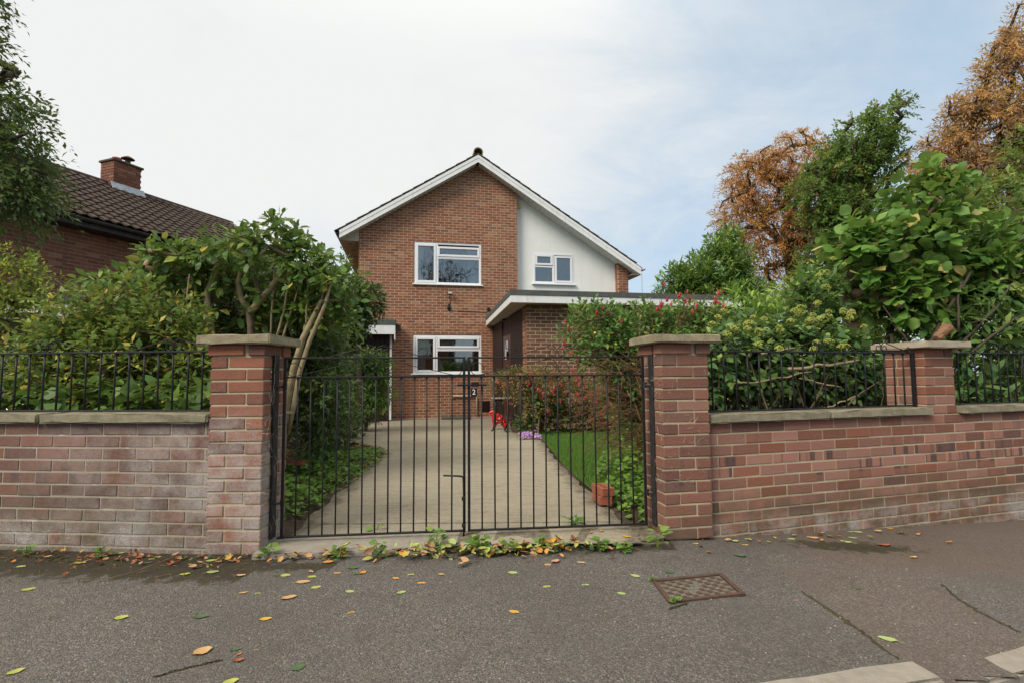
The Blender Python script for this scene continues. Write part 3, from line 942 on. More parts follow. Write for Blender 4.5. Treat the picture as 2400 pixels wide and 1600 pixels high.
fo = bpy.data.objects.new('numeral_tmp', fc)
COL.objects.link(fo)
nm = bpy.data.meshes.new_from_object(fo.evaluated_get(bpy.context.evaluated_depsgraph_get()))
bpy.data.objects.remove(fo)
nm.materials.clear(); nm.materials.append(M['upvc'])
place('numeral', nm, Matrix.Translation(KR(0.032, 0.953) + fr2 * 0.0225) @ Matrix.Rotation(ga, 4, 'Z') @ Matrix.Rotation(rad(90), 4, 'X'), plate)


def hinge_post(label, p, ang, zs, toward):
    root = thing('hinge_post', label, 'post', (p[0], p[1], 0), ang, 'hinge posts on the gate pillars')
    m = MB()
    m.box((p[0], p[1], 0.63), (0.016, 0.062, 1.14), 0.003, ang)
    m.build('strap', M['black_worn'], root)
    for z in zs:
        q = np.array([p[0], p[1], z]); t = np.array([toward[0], toward[1], z])
        h = MB().tube([q, q + (t - q) * 0.55, t], 0.008, 8).lathe(t - np.array([0, 0, 0.02]), [(0.013, 0), (0.013, 0.04)], 10)
        h.build('hinge', M['black_worn'], root, smooth=False)


hinge_post('black hinge strap bolted up the left gate pillar, flaking and wrapped in dead ivy', (-1.503, 3.345), rad(-1), (1.0, 0.27), (-1.456, 3.37))
hinge_post('black hinge strap bolted up the right gate pillar, speckled with worn paint', (0.944, 3.575), rad(9.5), (0.99, 0.27), (0.905, 3.60))

# ------------------------------------------------------------------ the house
class Frame:
    """wall frame: s along the wall, t out of the wall towards the viewer"""

    def __init__(self, org, ang):
        self.o = np.array([org[0], org[1], 0.0]); self.a = ang
        self.d = np.array([math.cos(ang), math.sin(ang), 0]); self.n = np.array([math.sin(ang), -math.cos(ang), 0])

    def p(self, s, z, t=0.0):
        return self.o + self.d * s + self.n * t + np.array([0, 0, z])

    def box(self, mb, s0, s1, z0, z1, t0, t1, b=0.002):
        return mb.box(self.p((s0 + s1) / 2, (z0 + z1) / 2, (t0 + t1) / 2), (s1 - s0, abs(t1 - t0), z1 - z0), b, self.a)


HF = Frame((-4.098, 13.9), rad(11.5))
hs = thing('brick_house', 'two storey red brick house with a white rendered gable half and tiled roof', 'house', tuple(HF.o), HF.a)
RS, RZ, SL = 3.20, 7.215, 0.63
ztop = lambda s: RZ - SL * abs(s - RS)
holes = [(1.467, 3.317, 3.585, 4.775), (1.445, 3.31, 1.14, 2.20)]
bs, mo = Bricks(), MB()


def gspan(z):
    h = (RZ - 0.13 - z) / SL
    return max(0.0, RS - h), min(4.356, RS + h)


lay(bs, mo, HF.o, HF.a, -0.10, 96, 0, 0, pitch=0.0749, phase=0.05, span=gspan, holes=holes, thick=0.2, joint=0.0125, proud=0.003)
bs.build(hs, M['brick_house'], bev=0.003, jit=0.0007, seen=lambda c: 3.0 < c[2] < 5.2 or c[0] > -2.6)
mo.build('mortar', M['mortar_house'], hs)
# white rendered part, set back, and the brick return at its right
pan = MB()
for (sa_, sb_, z0_, z1_) in ((4.356, 4.875, -0.1, None), (6.095, 7.40, -0.1, None), (4.875, 6.095, -0.1, 3.74), (4.875, 6.095, 4.64, None)):
    pan.prism([HF.p(sa_, z0_, -0.2), HF.p(sb_, z0_, -0.2), HF.p(sb_, (z1_ or ztop(sb_) - 0.06), -0.2), HF.p(sa_, (z1_ or ztop(sa_) - 0.06), -0.2)], -HF.n * 0.15)
pan.build('render_panel', M['render'], hs)
bs, mo = Bricks(), MB()
lay(bs, mo, HF.o, HF.a, -0.10, 60, 7.40, 7.72, pitch=0.0749, span=lambda z: (7.40, min(7.72, RS + (RZ - 0.13 - z) / SL)), thick=0.35)
for k in range(60):                                   # left cheek of the return, beside the render
    z = -0.10 + (k + 0.5) * 0.0749
    if z < 4.5:
        for q in range(2):
            bs.add(HF.p(7.40 + 0.046, z, -0.115 - 0.1125 * q + (0.0 if k % 2 else 0.04)), 0.1025, 0.1025, 0.065, HF.a + math.pi / 2)
bs.build(hs, M['brick_house'], limit=120, bev=0.004, name='brick', rest='brickwork', seen=lambda c: c[2] > 2.7)
mo.build('mortar', M['mortar_house'], hs)
side = MB()
HF.box(side, 0.004, 0.2, -0.1, 4.75, -8.0, -0.2)
HF.box(side, 7.5, 7.71, -0.1, 4.0, -8.0, -0.36)
HF.box(side, 0.2, 7.5, -0.1, 4.6, -8.0, -7.8)
side.build('side_wall', M['brick_house'], hs)
MB_ = MB()
HF.box(MB_, 0.60, 4.30, -0.12, -0.035, 0.0, 0.05, 0.008)
MB_.build('plinth', M['kerb'], hs)

# roof: two slopes with their edge tiles, ridge, bargeboards, soffits, gutters
roof = MB()
for sg, run in ((-1, 3.70), (1, 4.83)):
    a = HF.p(RS, RZ + 0.0, 0.31); b = HF.p(RS + sg * run, RZ - SL * run, 0.31)
    nrm = np.array([0, 0, 0.03])
    q = [a, b, b + nrm, a + nrm]
    roof.prism(q if sg > 0 else q[::-1], -HF.n * 8.6)
rf = roof.build('roof', M['tile_dark'], hs)
ca = math.atan(SL)
tl = MB().box((0, 0, 0), (0.385, 0.34, 0.020), 0.004)
tl = tl.mesh('roof_tile'); tl.materials.append(M['tile_dark'])
GAUGE = 0.342
for sg, run in ((-1, 3.70), (1, 4.83)):
    n = int(run / math.cos(ca) / GAUGE)
    for k in range(n + 1):
        for row in range(2):
            L = (k + 0.5) * GAUGE + 0.02
            if L > run / math.cos(ca) - 0.05: continue
            s = RS + sg * L * math.cos(ca); z = RZ - L * math.sin(ca) + 0.052
            x = np.array(HF.d) * sg * math.cos(ca) + np.array([0, 0, -math.sin(ca)])
            tilt = rad(2.6)
            m4 = Matrix.Translation(HF.p(s, z, 0.325 - 0.17 - row * 0.341)) @ Matrix.Rotation(HF.a, 4, 'Z') @ Matrix.Rotation(sg * (ca - tilt) + random.uniform(-.008, .008), 4, 'Y')
            place('roof_tile', tl, m4, rf)
rt = MB()
for k in range(18):
    t = 0.335 - k * 0.47
    pts = []
    for a in np.linspace(rad(200), rad(-20), 11):
        pts.append(HF.p(RS + 0.135 * math.cos(a), RZ + 0.075 + 0.135 * math.sin(a), t))
    pts2 = [HF.p(RS + 0.112 * math.cos(a), RZ + 0.07 + 0.112 * math.sin(a), t) for a in np.linspace(rad(-20), rad(200), 11)]
    if k < 2:
        MB().prism(pts + pts2, -HF.n * 0.46).build('ridge_tile', M['ridge'], rf)
    else:
        rt.prism(pts + pts2, -HF.n * 0.46)
rt.build('ridge_tiling', M['ridge'], rf, kind='stuff')
for sg, run in ((-1, 3.67), (1, 4.80)):
    for (o1, o2, t0, t1) in ((0.0, 0.085, 0.285, 0.318), (0.084, 0.205, 0.285, 0.309)):
        a0, a1 = HF.p(RS, RZ - o1, t0), HF.p(RS, RZ - o2, t0)
        b0, b1 = HF.p(RS + sg * run, RZ - SL * run - o1, t0), HF.p(RS + sg * run, RZ - SL * run - o2 + (0.0), t0)
        q = [a0, a1, b1, b0]
        MB().prism(q[::-1] if sg > 0 else q, HF.n * (t1 - t0)).build('bargeboard', M['white_dirty'] if sg > 0 else M['white_paint'], hs)
    # sloping soffit boards between bargeboard and wall
    so = MB()
    k = 0
    L = 0.04
    while L < run - 0.03:
        s0, s1 = L, min(L + 0.112, run - 0.02)
        za, zb = RZ - SL * s0 - 0.186, RZ - SL * s1 - 0.186
        q = [HF.p(RS + sg * s0, za, 0.284), HF.p(RS + sg * s0, za + .012, 0.284), HF.p(RS + sg * s1, zb + .012, 0.284), HF.p(RS + sg * s1, zb, 0.284)]
        so.prism(q if sg > 0 else q[::-1], -HF.n * (0.28 if sg < 0 else 0.48))
        L += 0.12
    so.build('soffit', M['soffit_white'], hs, kind='stuff')
# boxed eaves: flat soffits running back, gutters
zl = RZ - SL * 3.67
bx = MB(); HF.box(bx, -0.455, -0.002, zl - 0.19, zl - 0.178, -8.2, 0.0)
bx.build('eaves_soffit', M['soffit'], hs)
MB().prism([HF.p(-0.455, zl - 0.19, 0.003), HF.p(-0.002, zl - 0.19, 0.003), HF.p(-0.002, zl + 0.10, 0.003), HF.p(-0.455, zl - 0.16, 0.003)], -HF.n * 0.012).build('eaves_soffit', M['soffit'], hs)
for t in (-0.35, -1.1, -1.9):
    vb = MB(); HF.box(vb, -0.30, -0.20, zl - 0.1925, zl - 0.1905, t - 0.04, t + 0.04, 0.0005); vb.build('soffit_vent', M['black_plastic'], hs)
bx = MB(); HF.box(bx, -0.475, -0.456, zl - 0.20, zl + 0.0, -8.2, 0.28); bx.build('fascia', M['white_paint'], hs)
zr = RZ - SL * 4.80
bx = MB(); HF.box(bx, 7.722, 7.985, zr - 0.19, zr - 0.178, -8.2, 0.28); bx.build('eaves_soffit', M['soffit'], hs)
bx = MB(); HF.box(bx, 7.986, 8.005, zr - 0.20, zr, -8.2, 0.28); bx.build('fascia', M['white_paint'], hs)
for (sx, z) in ((-0.535, zl - 0.02), (8.065, zr - 0.02)):
    g = []
    for a in np.linspace(rad(175), rad(365), 9): g.append((0.056 * math.cos(a), 0.056 * math.sin(a)))
    for a in np.linspace(rad(365), rad(175), 9): g.append((0.049 * math.cos(a), 0.049 * math.sin(a)))
    MB().prism([HF.p(sx + x, z + y, 0.335) for x, y in g][::-1], -HF.n * 8.5).build('gutter', M['gutter'], hs)
MB().tube([HF.p(8.02, zr - 0.15, 0.29), HF.p(8.03, zr - 0.6, 0.27), HF.p(8.04, 2.2, 0.25)], 0.0045, 6).build('cable', M['black_plastic'], hs)
yb = MB(); HF.box(yb, 4.362, 4.49, 5.92, 6.055, -0.198, -0.13, 0.003)
yb.build('timber_block', M['yellow'], hs)


def window(parent, F, s0, s1, z0, z1, tf, lights, sill=True, name='window'):
    """lights: (x0, x1, y0, y1, opening) fractions from left and from top"""
    w, h = s1 - s0, z1 - z0
    wm = MB()
    fw = 0.055
    F.box(wm, s0, s0 + fw, z0, z1, tf - 0.07, tf, 0.004)
    F.box(wm, s1 - fw, s1, z0, z1, tf - 0.07, tf, 0.004)
    F.box(wm, s0 + fw, s1 - fw, z1 - fw, z1, tf - 0.07, tf - 0.001, 0.004)
    F.box(wm, s0 + fw, s1 - fw, z0, z0 + fw, tf - 0.07, tf - 0.001, 0.004)
    wo = wm.build(name, M['upvc'], parent)
    for (xa, xb, ya, yb, opening) in lights:
        a, b = s0 + xa * w, s0 + xb * w
        c, d = z1 - yb * h, z1 - ya * h
        if opening:
            fr = MB(); e = 0.058; t0, t1 = tf - 0.045, tf + 0.016
        else:
            fr = MB(); e = 0.022; t0, t1 = tf - 0.05, tf - 0.006
        F.box(fr, a - e, a, c - e, d + e, t0, t1, 0.005); F.box(fr, b, b + e, c - e, d + e, t0, t1, 0.005)
        F.box(fr, a, b, d, d + e, t0, t1 - 0.001, 0.005); F.box(fr, a, b, c - e, c, t0, t1 - 0.001, 0.005)
        # slim black gasket line round the glass
        fr.build('frame', M['upvc'], wo)
        gk = MB(); F.box(gk, a - 0.001, b + 0.001, c - 0.001, d + 0.001, tf - 0.036, tf - 0.033, 0.0005)
        gk.build('pane', M['glass'], wo)
    if sill:
        sm = MB(); F.box(sm, s0 - 0.05, s1 + 0.05, z0 - 0.034, z0 - 0.002, tf - 0.05, tf + 0.075, 0.006); sm.build('sill', M['upvc'], wo)
    rm = MB()
    for (q) in ((s0 + .0, s1, z0, z0 + .02, -2.2, tf - .08), (s0, s1, z1 - .02, z1, -2.2, tf - .08), (s0, s0 + .02, z0 + .02, z1 - .02, -2.2, tf - .08), (s1 - .02, s1, z0 + .02, z1 - .02, -2.2, tf - .08), (s0, s1, z0, z1, -2.25, -2.2)):
        F.box(rm, *q, 0.001)
    rm.build('reveal', M['interior'], wo)
    return wo


def mullion(wo, F, s0, s1, z0, z1, tf):
    m = MB(); F.box(m, s0, s1, z0, z1, tf - 0.065, tf - 0.003, 0.003); m.build('mullion', M['upvc'], wo)


w1 = window(hs, HF, 1.467, 3.317, 3.605, 4.775, -0.012, [(.057, .287, .10, .915, 1), (.375, .943, .145, .285, 1), (.357, .967, .395, .955, 0)])
mullion(w1, HF, 1.467 + .315 * 1.85, 1.467 + .350 * 1.85, 3.66, 4.72, -0.012)
mullion(w1, HF, 1.467 + .35 * 1.85, 3.262, 4.775 - .375 * 1.17, 4.775 - .335 * 1.17, -0.012)
w2 = window(hs, HF, 1.445, 3.310, 1.165, 2.20, -0.012, [(.065, .29, .11, .905, 1), (.385, .94, .11, .28, 1), (.357, .965, .415, .945, 0)])
mullion(w2, HF, 1.445 + .32 * 1.865, 1.445 + .35 * 1.865, 1.22, 2.145, -0.012)
mullion(w2, HF, 1.445 + .35 * 1.865, 3.255, 2.20 - .40 * 1.035, 2.20 - .345 * 1.035, -0.012)
w3 = window(hs, HF, 4.87, 6.10, 3.735, 4.645, -0.19, [(.095, .425, .125, .335, 1), (.045, .465, .475, .925, 0), (.572, .912, .15, .885, 1)])
mullion(w3, HF, 4.87 + .475 * 1.23, 4.87 + .515 * 1.23, 3.79, 4.59, -0.19)
mullion(w3, HF, 4.925, 4.87 + .475 * 1.23, 4.645 - .47 * .91, 4.645 - .415 * .91, -0.19)


def folds(F, s0, s1, z0, z1, t, waves, amp=0.025):
    v, f = [], []
    n = waves * 6
    for i in range(n + 1):
        s = s0 + (s1 - s0) * i / n
        dt = amp * math.sin(2 * math.pi * waves * i / n)
        v += [F.p(s, z0, t + dt), F.p(s, z1, t + dt * 0.7)]
    for i in range(n):
        f.append((2 * i, 2 * i + 2, 2 * i + 3, 2 * i + 1))
    return MB().add(v, f)


folds(HF, 2.95, 3.27, 3.63, 4.72, -0.25, 5).build('curtain', M['curtain'], w1)
folds(HF, 1.49, 1.72, 3.63, 4.72, -0.25, 4).build('curtain', M['curtain'], w1)
for a, b in ((1.52, 2.03), (2.10, 3.26)):
    bl = MB(); HF.box(bl, a, b, 2.20 - 0.30, 2.14, -0.16, -0.15, 0.001); bl.build('blind', M['blind'], w2)
bl = MB(); HF.box(bl, 1.50, 1.80, 1.2, 1.85, -0.62, -0.58, 0.002)
bl.prism([HF.p(1.62, 1.95, -0.4), HF.p(1.95, 1.66, -0.4), HF.p(1.99, 1.72, -0.4), HF.p(1.66, 2.0, -0.4)], -HF.n * 0.05)
bl.prism([HF.p(2.12, 1.22, -0.3), HF.p(2.32, 1.22, -0.3), HF.p(2.16, 1.66, -0.3)], -HF.n * 0.05)
bl.build('shelf_unit', M['curtain'], w2)
# bottles on the small window's ledge
for s, h in ((4.96, .09), (5.03, .06), (5.33, .20), (5.66, .14), (5.58, .07)):
    c = HF.p(s, 3.757, -0.30)
    o = MB().lathe(c, [(0.022, 0), (0.024, h * .5), (0.018, h * .62), (0.008, h * .72), (0.008, h)], 10).build('bottle', M['curtain'], None, smooth=True)
    tag(o, {4.96: 'pale bottle at the far left of the small upstairs window ledge', 5.03: 'smallest pale jar beside the left bottle in the small upstairs window', 5.33: 'tallest pale bottle in the left light of the small upstairs window',
            5.66: 'pale bottle in the right light of the small upstairs window', 5.58: 'low pale jar in the right light of the small upstairs window'}[s], 'bottle', 'bottles on the small window ledge')

# things fixed to the brick front
fl = MB(); c = HF.p(2.425, 3.335, 0.115)
HF.box(fl, 2.36, 2.50, 3.30, 3.40, 0.08, 0.15, 0.012)
fl.beam(HF.p(2.43, 3.31, 0.10), HF.p(2.43, 3.20, 0.02), 0.02, 0.02)
flo = fl.build('floodlight', M['black_plastic'], hs)
g = MB(); HF.box(g, 2.375, 2.485, 3.325, 3.385, 0.149, 0.153, 0.001); g.build('lens', M['blind'], flo)
sb = MB().lathe(HF.p(2.41, 2.95, 0.0), [(0.0, 0), (0.045, 0.002), (0.048, 0.05), (0.02, 0.075)], 12, axis=np.stack([HF.d, np.array([0, 0, 1.0]), HF.n], 1))
HF.box(sb, 2.39, 2.44, 2.985, 3.06, 0.0, 0.045, 0.006); HF.box(sb, 2.385, 2.43, 2.87, 2.92, 0.0, 0.05, 0.01)
sb.build('motion_sensor', M['black_plastic'], hs)
MB().tube([HF.p(2.44, 3.2, .012), HF.p(2.445, 3.06, .012)], .006, 6).tube([HF.p(2.42, 2.90, .01), HF.p(2.50, 2.875, .01), HF.p(3.0, 2.86, .01), HF.p(3.45, 2.84, .01), HF.p(3.50, 2.88, .01)], .006, 6).build('cable', M['black_plastic'], hs)
jb = MB(); HF.box(jb, 3.475, 3.55, 2.88, 2.98, 0.0, 0.075, 0.015); jb.build('junction_box', M['black_plastic'], hs)
ab = MB()
for i in range(5): HF.box(ab, 3.70 + i * .042, 3.73 + i * .042, 1.955, 2.02, 0.0, 0.0075, 0.001)
ab.build('air_brick', M['tile_dark'], hs)
MB().tube([HF.p(2.48, 0.50, .045), HF.p(2.52, .55, .045), HF.p(3.14, .545, .045), HF.p(3.17, .52, .045), HF.p(3.175, .0, .045)], .021, 10).build('waste_pipe', M['cream_pipe'], hs, smooth=True)
vt = MB(); HF.box(vt, 3.30, 3.54, .10, .40, 0.0, 0.014, 0.004)
for i in range(9): HF.box(vt, 3.32, 3.52, .125 + i * .03, .14 + i * .03, 0.014, 0.024, 0.002)
vt.build('vent_grille', M['brown_wood'], hs)
hb = MB(); HF.box(hb, 2.20, 2.98, -0.09, 0.0, 0.052, 0.30, 0.012); hb.build('drain_kerb', M['felt'], hs)

# ------------------------------------------------------------------ low garage joined to the front
GF = Frame((0.289, 10.5), rad(11.5))
gd = thing('garage', 'low flat roofed dark brick garage with white fascia and porch canopy before the house', 'garage', tuple(GF.o), GF.a)
bs, mo = Bricks(), MB()
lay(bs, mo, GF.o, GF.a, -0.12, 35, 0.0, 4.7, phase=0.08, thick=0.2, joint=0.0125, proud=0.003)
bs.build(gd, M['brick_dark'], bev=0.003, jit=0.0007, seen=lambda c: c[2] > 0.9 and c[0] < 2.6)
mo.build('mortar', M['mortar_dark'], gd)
# left cheek of the front wall, side light painted as paler house brick
bs, mo = Bricks(), MB()
CF = Frame(GF.p(0.0, 0, -0.327), GF.a - math.pi / 2)     # faces left
for k in range(35):
    z = -0.12 + (k + .5) * PITCH
    for (a, L) in (((0.0, 0.215), (0.225, 0.1025)) if k % 2 else ((0.0, 0.1025), (0.1125, 0.215))):
        bs.add(CF.p(a + L / 2, z, 0.0055 - 0.05), L - 0.0, 0.1, 0.0643, CF.a)
CF.box(mo, 0.0, 0.322, -0.12, 2.48, -0.2, 0.0, 0.001)
bs.build(gd, M['brick_house'], bev=0.004, limit=110)
mo.build('mortar', M['mortar_house'], gd)
# recessed side: dark boards either side of the front door
SF = Frame(GF.p(0.03, 0, -4.25), GF.a - math.pi / 2)
sl_m = MB(); SF.box(sl_m, 0, 0.085, 0.0, 2.42, 0.0, 0.022, 0.006)
for i in range(40):
    s = 0.06 + i * 0.097
    if 1.55 < s + .05 < 2.58: continue
    b = MB(); SF.box(b, s, s + 0.088, -0.06, 2.46, -0.002, 0.022, 0.007)
    b.build('cladding_board', M['brown_wood'], gd)
bk = MB(); SF.box(bk, 0.0, 3.93, -0.06, 2.46, -0.06, -0.004, 0.001); bk.build('backing', M['brown_wood'], gd)
dr = MB(); SF.box(dr, 1.60, 2.53, -0.05, 2.05, -0.004, 0.012, 0.004)
dr = dr.build('door', M['door_red'], gd)
for (a, b, c, d) in ((1.70, 2.03, .15, .85), (2.10, 2.43, .15, .85), (1.70, 2.03, 1.0, 1.35), (2.10, 2.43, 1.0, 1.35)):
    pm = MB(); SF.box(pm, a, b, c, d, 0.011, 0.026, 0.01); pm.build('panel', M['door_red'], dr)
gp = MB(); SF.box(gp, 1.85, 2.28, 1.48, 1.92, 0.012, 0.018, 0.004); gp.build('pane', M['glass'], dr)
MB().tube([SF.p(1.66, 1.05, .014), SF.p(1.66, 1.05, .06), SF.p(1.78, 1.05, .06)], .009, 8).build('handle', M['curtain'], dr)
# flat roof
A0 = np.array([-0.019, 10.1, 0]); A1 = np.array([-0.72, 14.57, 0])
B0 = A0 + GF.d * 5.0; B1 = A1 + GF.d * 5.0
up3 = lambda p, z: np.array([p[0], p[1], z])
fa = MB().prism([up3(A0, 2.49), up3(B0, 2.49), up3(B0, 2.634), up3(A0, 2.634)], -GF.n * 0.03); fa.build('fascia', M['white_dirty'], gd)
n2 = (A1 - A0) / np.linalg.norm(A1 - A0)
pn = np.array([n2[1], -n2[0], 0]) * 1.0
f2 = MB().prism([up3(A1, 2.475), up3(A0, 2.49), up3(A0, 2.634), up3(A1, 2.619)], pn * 0.03); f2.build('fascia', M['white_paint'], gd)
flat = MB().prism([up3(A0 + pn * .031 - GF.n * .031, 2.634), up3(B0 - GF.n * .031, 2.634), up3(B1, 2.625), up3(A1 + pn * .031, 2.625)], (0, 0, 0.08)); flat.build('flat_roof', M['felt'], gd)
tr = MB().prism([up3(A0 + GF.n * .015 - pn * .015, 2.637), up3(B0 + GF.n * .015, 2.637), up3(B0 + GF.n * .015, 2.735), up3(A0 + GF.n * .015 - pn * .015, 2.735)], -GF.n * 0.05); tr.build('roof_trim', M['felt'], gd)
tr = MB().prism([up3(A1 - pn * .015, 2.622), up3(A0 + GF.n * .013 - pn * .015, 2.637), up3(A0 + GF.n * .013 - pn * .015, 2.733), up3(A1 - pn * .015, 2.715)], pn * 0.05); tr.build('roof_trim', M['felt'], gd)
# soffit boards under the canopy, running front to back
E0, E1 = A0 + pn * 0.03 - GF.n * 0.03, A1 + pn * 0.03
for i in range(6):
    a, b = i * 0.125, i * 0.125 + 0.122
    q = [up3(E0 + GF.d * a, 2.497), up3(E0 + GF.d * b, 2.497), up3(E1 + GF.d * b, 2.482), up3(E1 + GF.d * a, 2.482)]
    MB().prism(q, (0, 0, 0.012)).build('soffit_board', M['soffit'], gd)
sf = MB().prism([up3(E0 + GF.d * .75, 2.497), up3(E0 + GF.d * 4.95, 2.497), up3(E0 + GF.d * 4.95 - GF.n * .42, 2.497), up3(E0 + GF.d * .75 - GF.n * .42, 2.497)], (0, 0, 0.012)); sf.build('soffit', M['soffit'], gd)
lm = MB(); q = A0 * 0.35 + A1 * 0.65 + GF.d * 0.33
lm.box(up3(q, 2.455), (0.20, 0.20, 0.055), 0.012, GF.a); lm = lm.build('porch_light', M['black_plastic'], gd)
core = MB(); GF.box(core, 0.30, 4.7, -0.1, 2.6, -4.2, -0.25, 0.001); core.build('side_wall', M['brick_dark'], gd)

# ------------------------------------------------------------------ side garage at the left of the house
LF = Frame(HF.p(-1.6, 0, 0.42), HF.a)
sg_ = thing('side_garage', 'dark boarded garage with a short white fascia at the left flank of the house', 'garage', tuple(LF.o), LF.a)
XR = 2.50                                                 # right end on this frame
for i in range(22):
    b = MB(); LF.box(b, XR - 0.06 - (i + 1) * 0.118, XR - 0.066 - i * 0.118, -0.07, 2.16, -0.002, 0.02, 0.006); b.build('door_board', M['brown_wood'], sg_)
bk = MB(); LF.box(bk, -0.2, XR - 0.05, -0.07, 2.16, -0.06, -0.004, 0.001); bk.build('backing', M['brown_wood'], sg_)
wt = MB(); LF.box(wt, XR - 0.055, XR - 0.005, -0.03, 2.16, -0.38, 0.03, 0.004); wt.build('corner_trim', M['white_paint'], sg_)
fz = MB(); LF.box(fz, -0.4, XR + 0.06, 2.155, 2.40, 0.30, 0.325, 0.003); fz.build('fascia', M['white_paint'], sg_)
fz = MB(); LF.box(fz, XR + 0.061, XR + 0.085, 2.02, 2.40, -0.41, 0.325, 0.003); fz.build('fascia', M['white_paint'], sg_)
fz = MB(); LF.box(fz, -0.4, XR + 0.10, 2.402, 2.53, -0.41, 0.345, 0.006); fz.build('roof_trim', M['felt'], sg_)
fz = MB(); LF.box(fz, -0.4, XR + 0.06, 2.30, 2.40, -0.41, 0.30, 0.003); fz.build('flat_roof', M['felt'], sg_)
fz = MB(); LF.box(fz, XR + 0.10, XR + 0.22, 2.30, 2.46, -0.36, -0.2, 0.01); fz.build('hopper', M['gutter'], sg_)

# ------------------------------------------------------------------ neighbouring house at the left
NA = math.atan2(math.cos(rad(20)), math.sin(rad(20)))
NF = Frame((-8.657, 9.68), NA)                            # eaves line; n points to the right and to the viewer
nh = thing('neighbour_house', 'dark red brick house at the left with a long brown pantiled roof', 'house', tuple(NF.p(0, 0, -.4)), NA)
bs, mo = Bricks(), MB()
WO = NF.p(0, 0, -0.40)
lay(bs, mo, WO, NA, 0.0, 55, -4.2, 5.85, pitch=0.0749, thick=0.2)
bs.build(nh, M['brick_near'], bev=0.004, seen=lambda c: c[2] > 2.4 and np.dot(c - WO, NF.d) > -0.7)
mo.build('mortar', M['mortar_near'], nh)
bx = MB(); NF.box(bx, -4.2, -4.0, 0, 5.2, -6.0, -0.65); NF.box(bx, 5.6, 5.8, 0, 4.1, -6.0, -0.62); bx.build('side_wall', M['brick_near'], nh)
RW, RH0, RH1 = 2.8, 4.28, 6.06
s_end = lambda f: 6.30 + (6.52 - 6.30) * f
NRoof = MB().prism([NF.p(-4.4, RH0 - .03, 0), NF.p(s_end(0), RH0 - .03, 0), NF.p(s_end(1), RH1 - .03, -RW), NF.p(-4.4, RH1 - .03, -RW)], (0, 0, 0.02))
NRoof.prism([NF.p(-4.4, RH1 - .03, -RW), NF.p(s_end(1), RH1 - .03, -RW), NF.p(5.6, RH0 - .03, -2 * RW), NF.p(-4.4, RH0 - .03, -2 * RW)], (0, 0, 0.02))
nroof = NRoof.build('roof', M['tile_dark'], nh)
# pantile: rolled tile, front edge shown
TW, TG = 0.215, 0.235
pv, pf = [], []
NXT = 8
for row, (y, dz) in enumerate(((-0.145, -0.016), (-0.145, 0.006), (0.145, -0.012))):
    for i in range(NXT + 1):
        x = -TW / 2 - 0.012 + (TW + 0.024) * i / NXT
        u = i / NXT
        zz = 0.012 * math.sin(2 * math.pi * u - 0.6) + (0.010 if u < .5 else 0)
        pv.append((x, y, zz + dz))
for r in range(2):
    for i in range(NXT):
        a = r * (NXT + 1) + i
        pf.append((a, a + 1, a + NXT + 2, a + NXT + 1))
ptm = MB().add(pv, pf).mesh('roof_tile'); ptm.materials.append(M['tile'])
slen = math.hypot(RW, RH1 - RH0); sa = math.atan2(RH1 - RH0, RW)
tiles = []
nrow = int(slen / TG)
for r in range(nrow + 1):
    L = (r + 0.45) * TG
    if L > slen - 0.03: continue
    f = L / slen
    s = -4.35
    while s < s_end(f) - 0.1:
        tiles.append((NF.p(s, RH0 + L * math.sin(sa) + 0.03, -L * math.cos(sa) + 0.04), s))
        s += TW
tiles.sort(key=lambda q: float(np.linalg.norm(q[0] - np.array(CAM))) + (0 if q[1] > -0.3 else 100))
Rt = Matrix.Rotation(NA, 4, 'Z') @ Matrix.Rotation(sa - rad(2.5), 4, 'X')
Rn = np.array(Rt.to_3x3())
rest = MB()
for i, (c, s) in enumerate(tiles):
    jz = rng.normal(0, 0.003)
    if i < 300:
        place('roof_tile', ptm, Matrix.Translation(Vector(c) + Vector((0, 0, jz))) @ Rt @ Matrix.Rotation(rng.normal(0, .012), 4, 'Z'), nroof)
    else:
        rest.add(np.array(pv) @ Rn.T + c + np.array([0, 0, jz]), pf)
rest.build('tiling', M['tile'], nroof, kind='stuff')
rd = MB()
s = -4.3
while s < s_end(1) - .2:
    rd.tube([NF.p(s, RH1 + 0.0, -RW), NF.p(s + 0.44, RH1 + 0.0, -RW)], 0.085, 10); s += 0.45
rd.build('ridge_tiling', M['tile'], nroof, kind='stuff')
bx = MB(); NF.box(bx, -4.4, 6.2, RH0 - .20, RH0 - .03, -0.05, -0.025); bx.build('fascia', M['gutter'], nh)
bx = MB(); NF.box(bx, -4.4, 6.2, RH0 - .20, RH0 - .185, -0.42, -0.052); bx.build('eaves_soffit', M['gutter'], nh)
g = []
for a in np.linspace(rad(175), rad(365), 9): g.append((0.06 * math.cos(a), 0.06 * math.sin(a)))
for a in np.linspace(rad(365), rad(175), 9): g.append((0.052 * math.cos(a), 0.052 * math.sin(a)))
MB().prism([NF.p(-4.5, RH0 - .045 + y, 0.042 + x) for x, y in g], NF.d * 10.75).build('gutter', M['gutter'], nh)
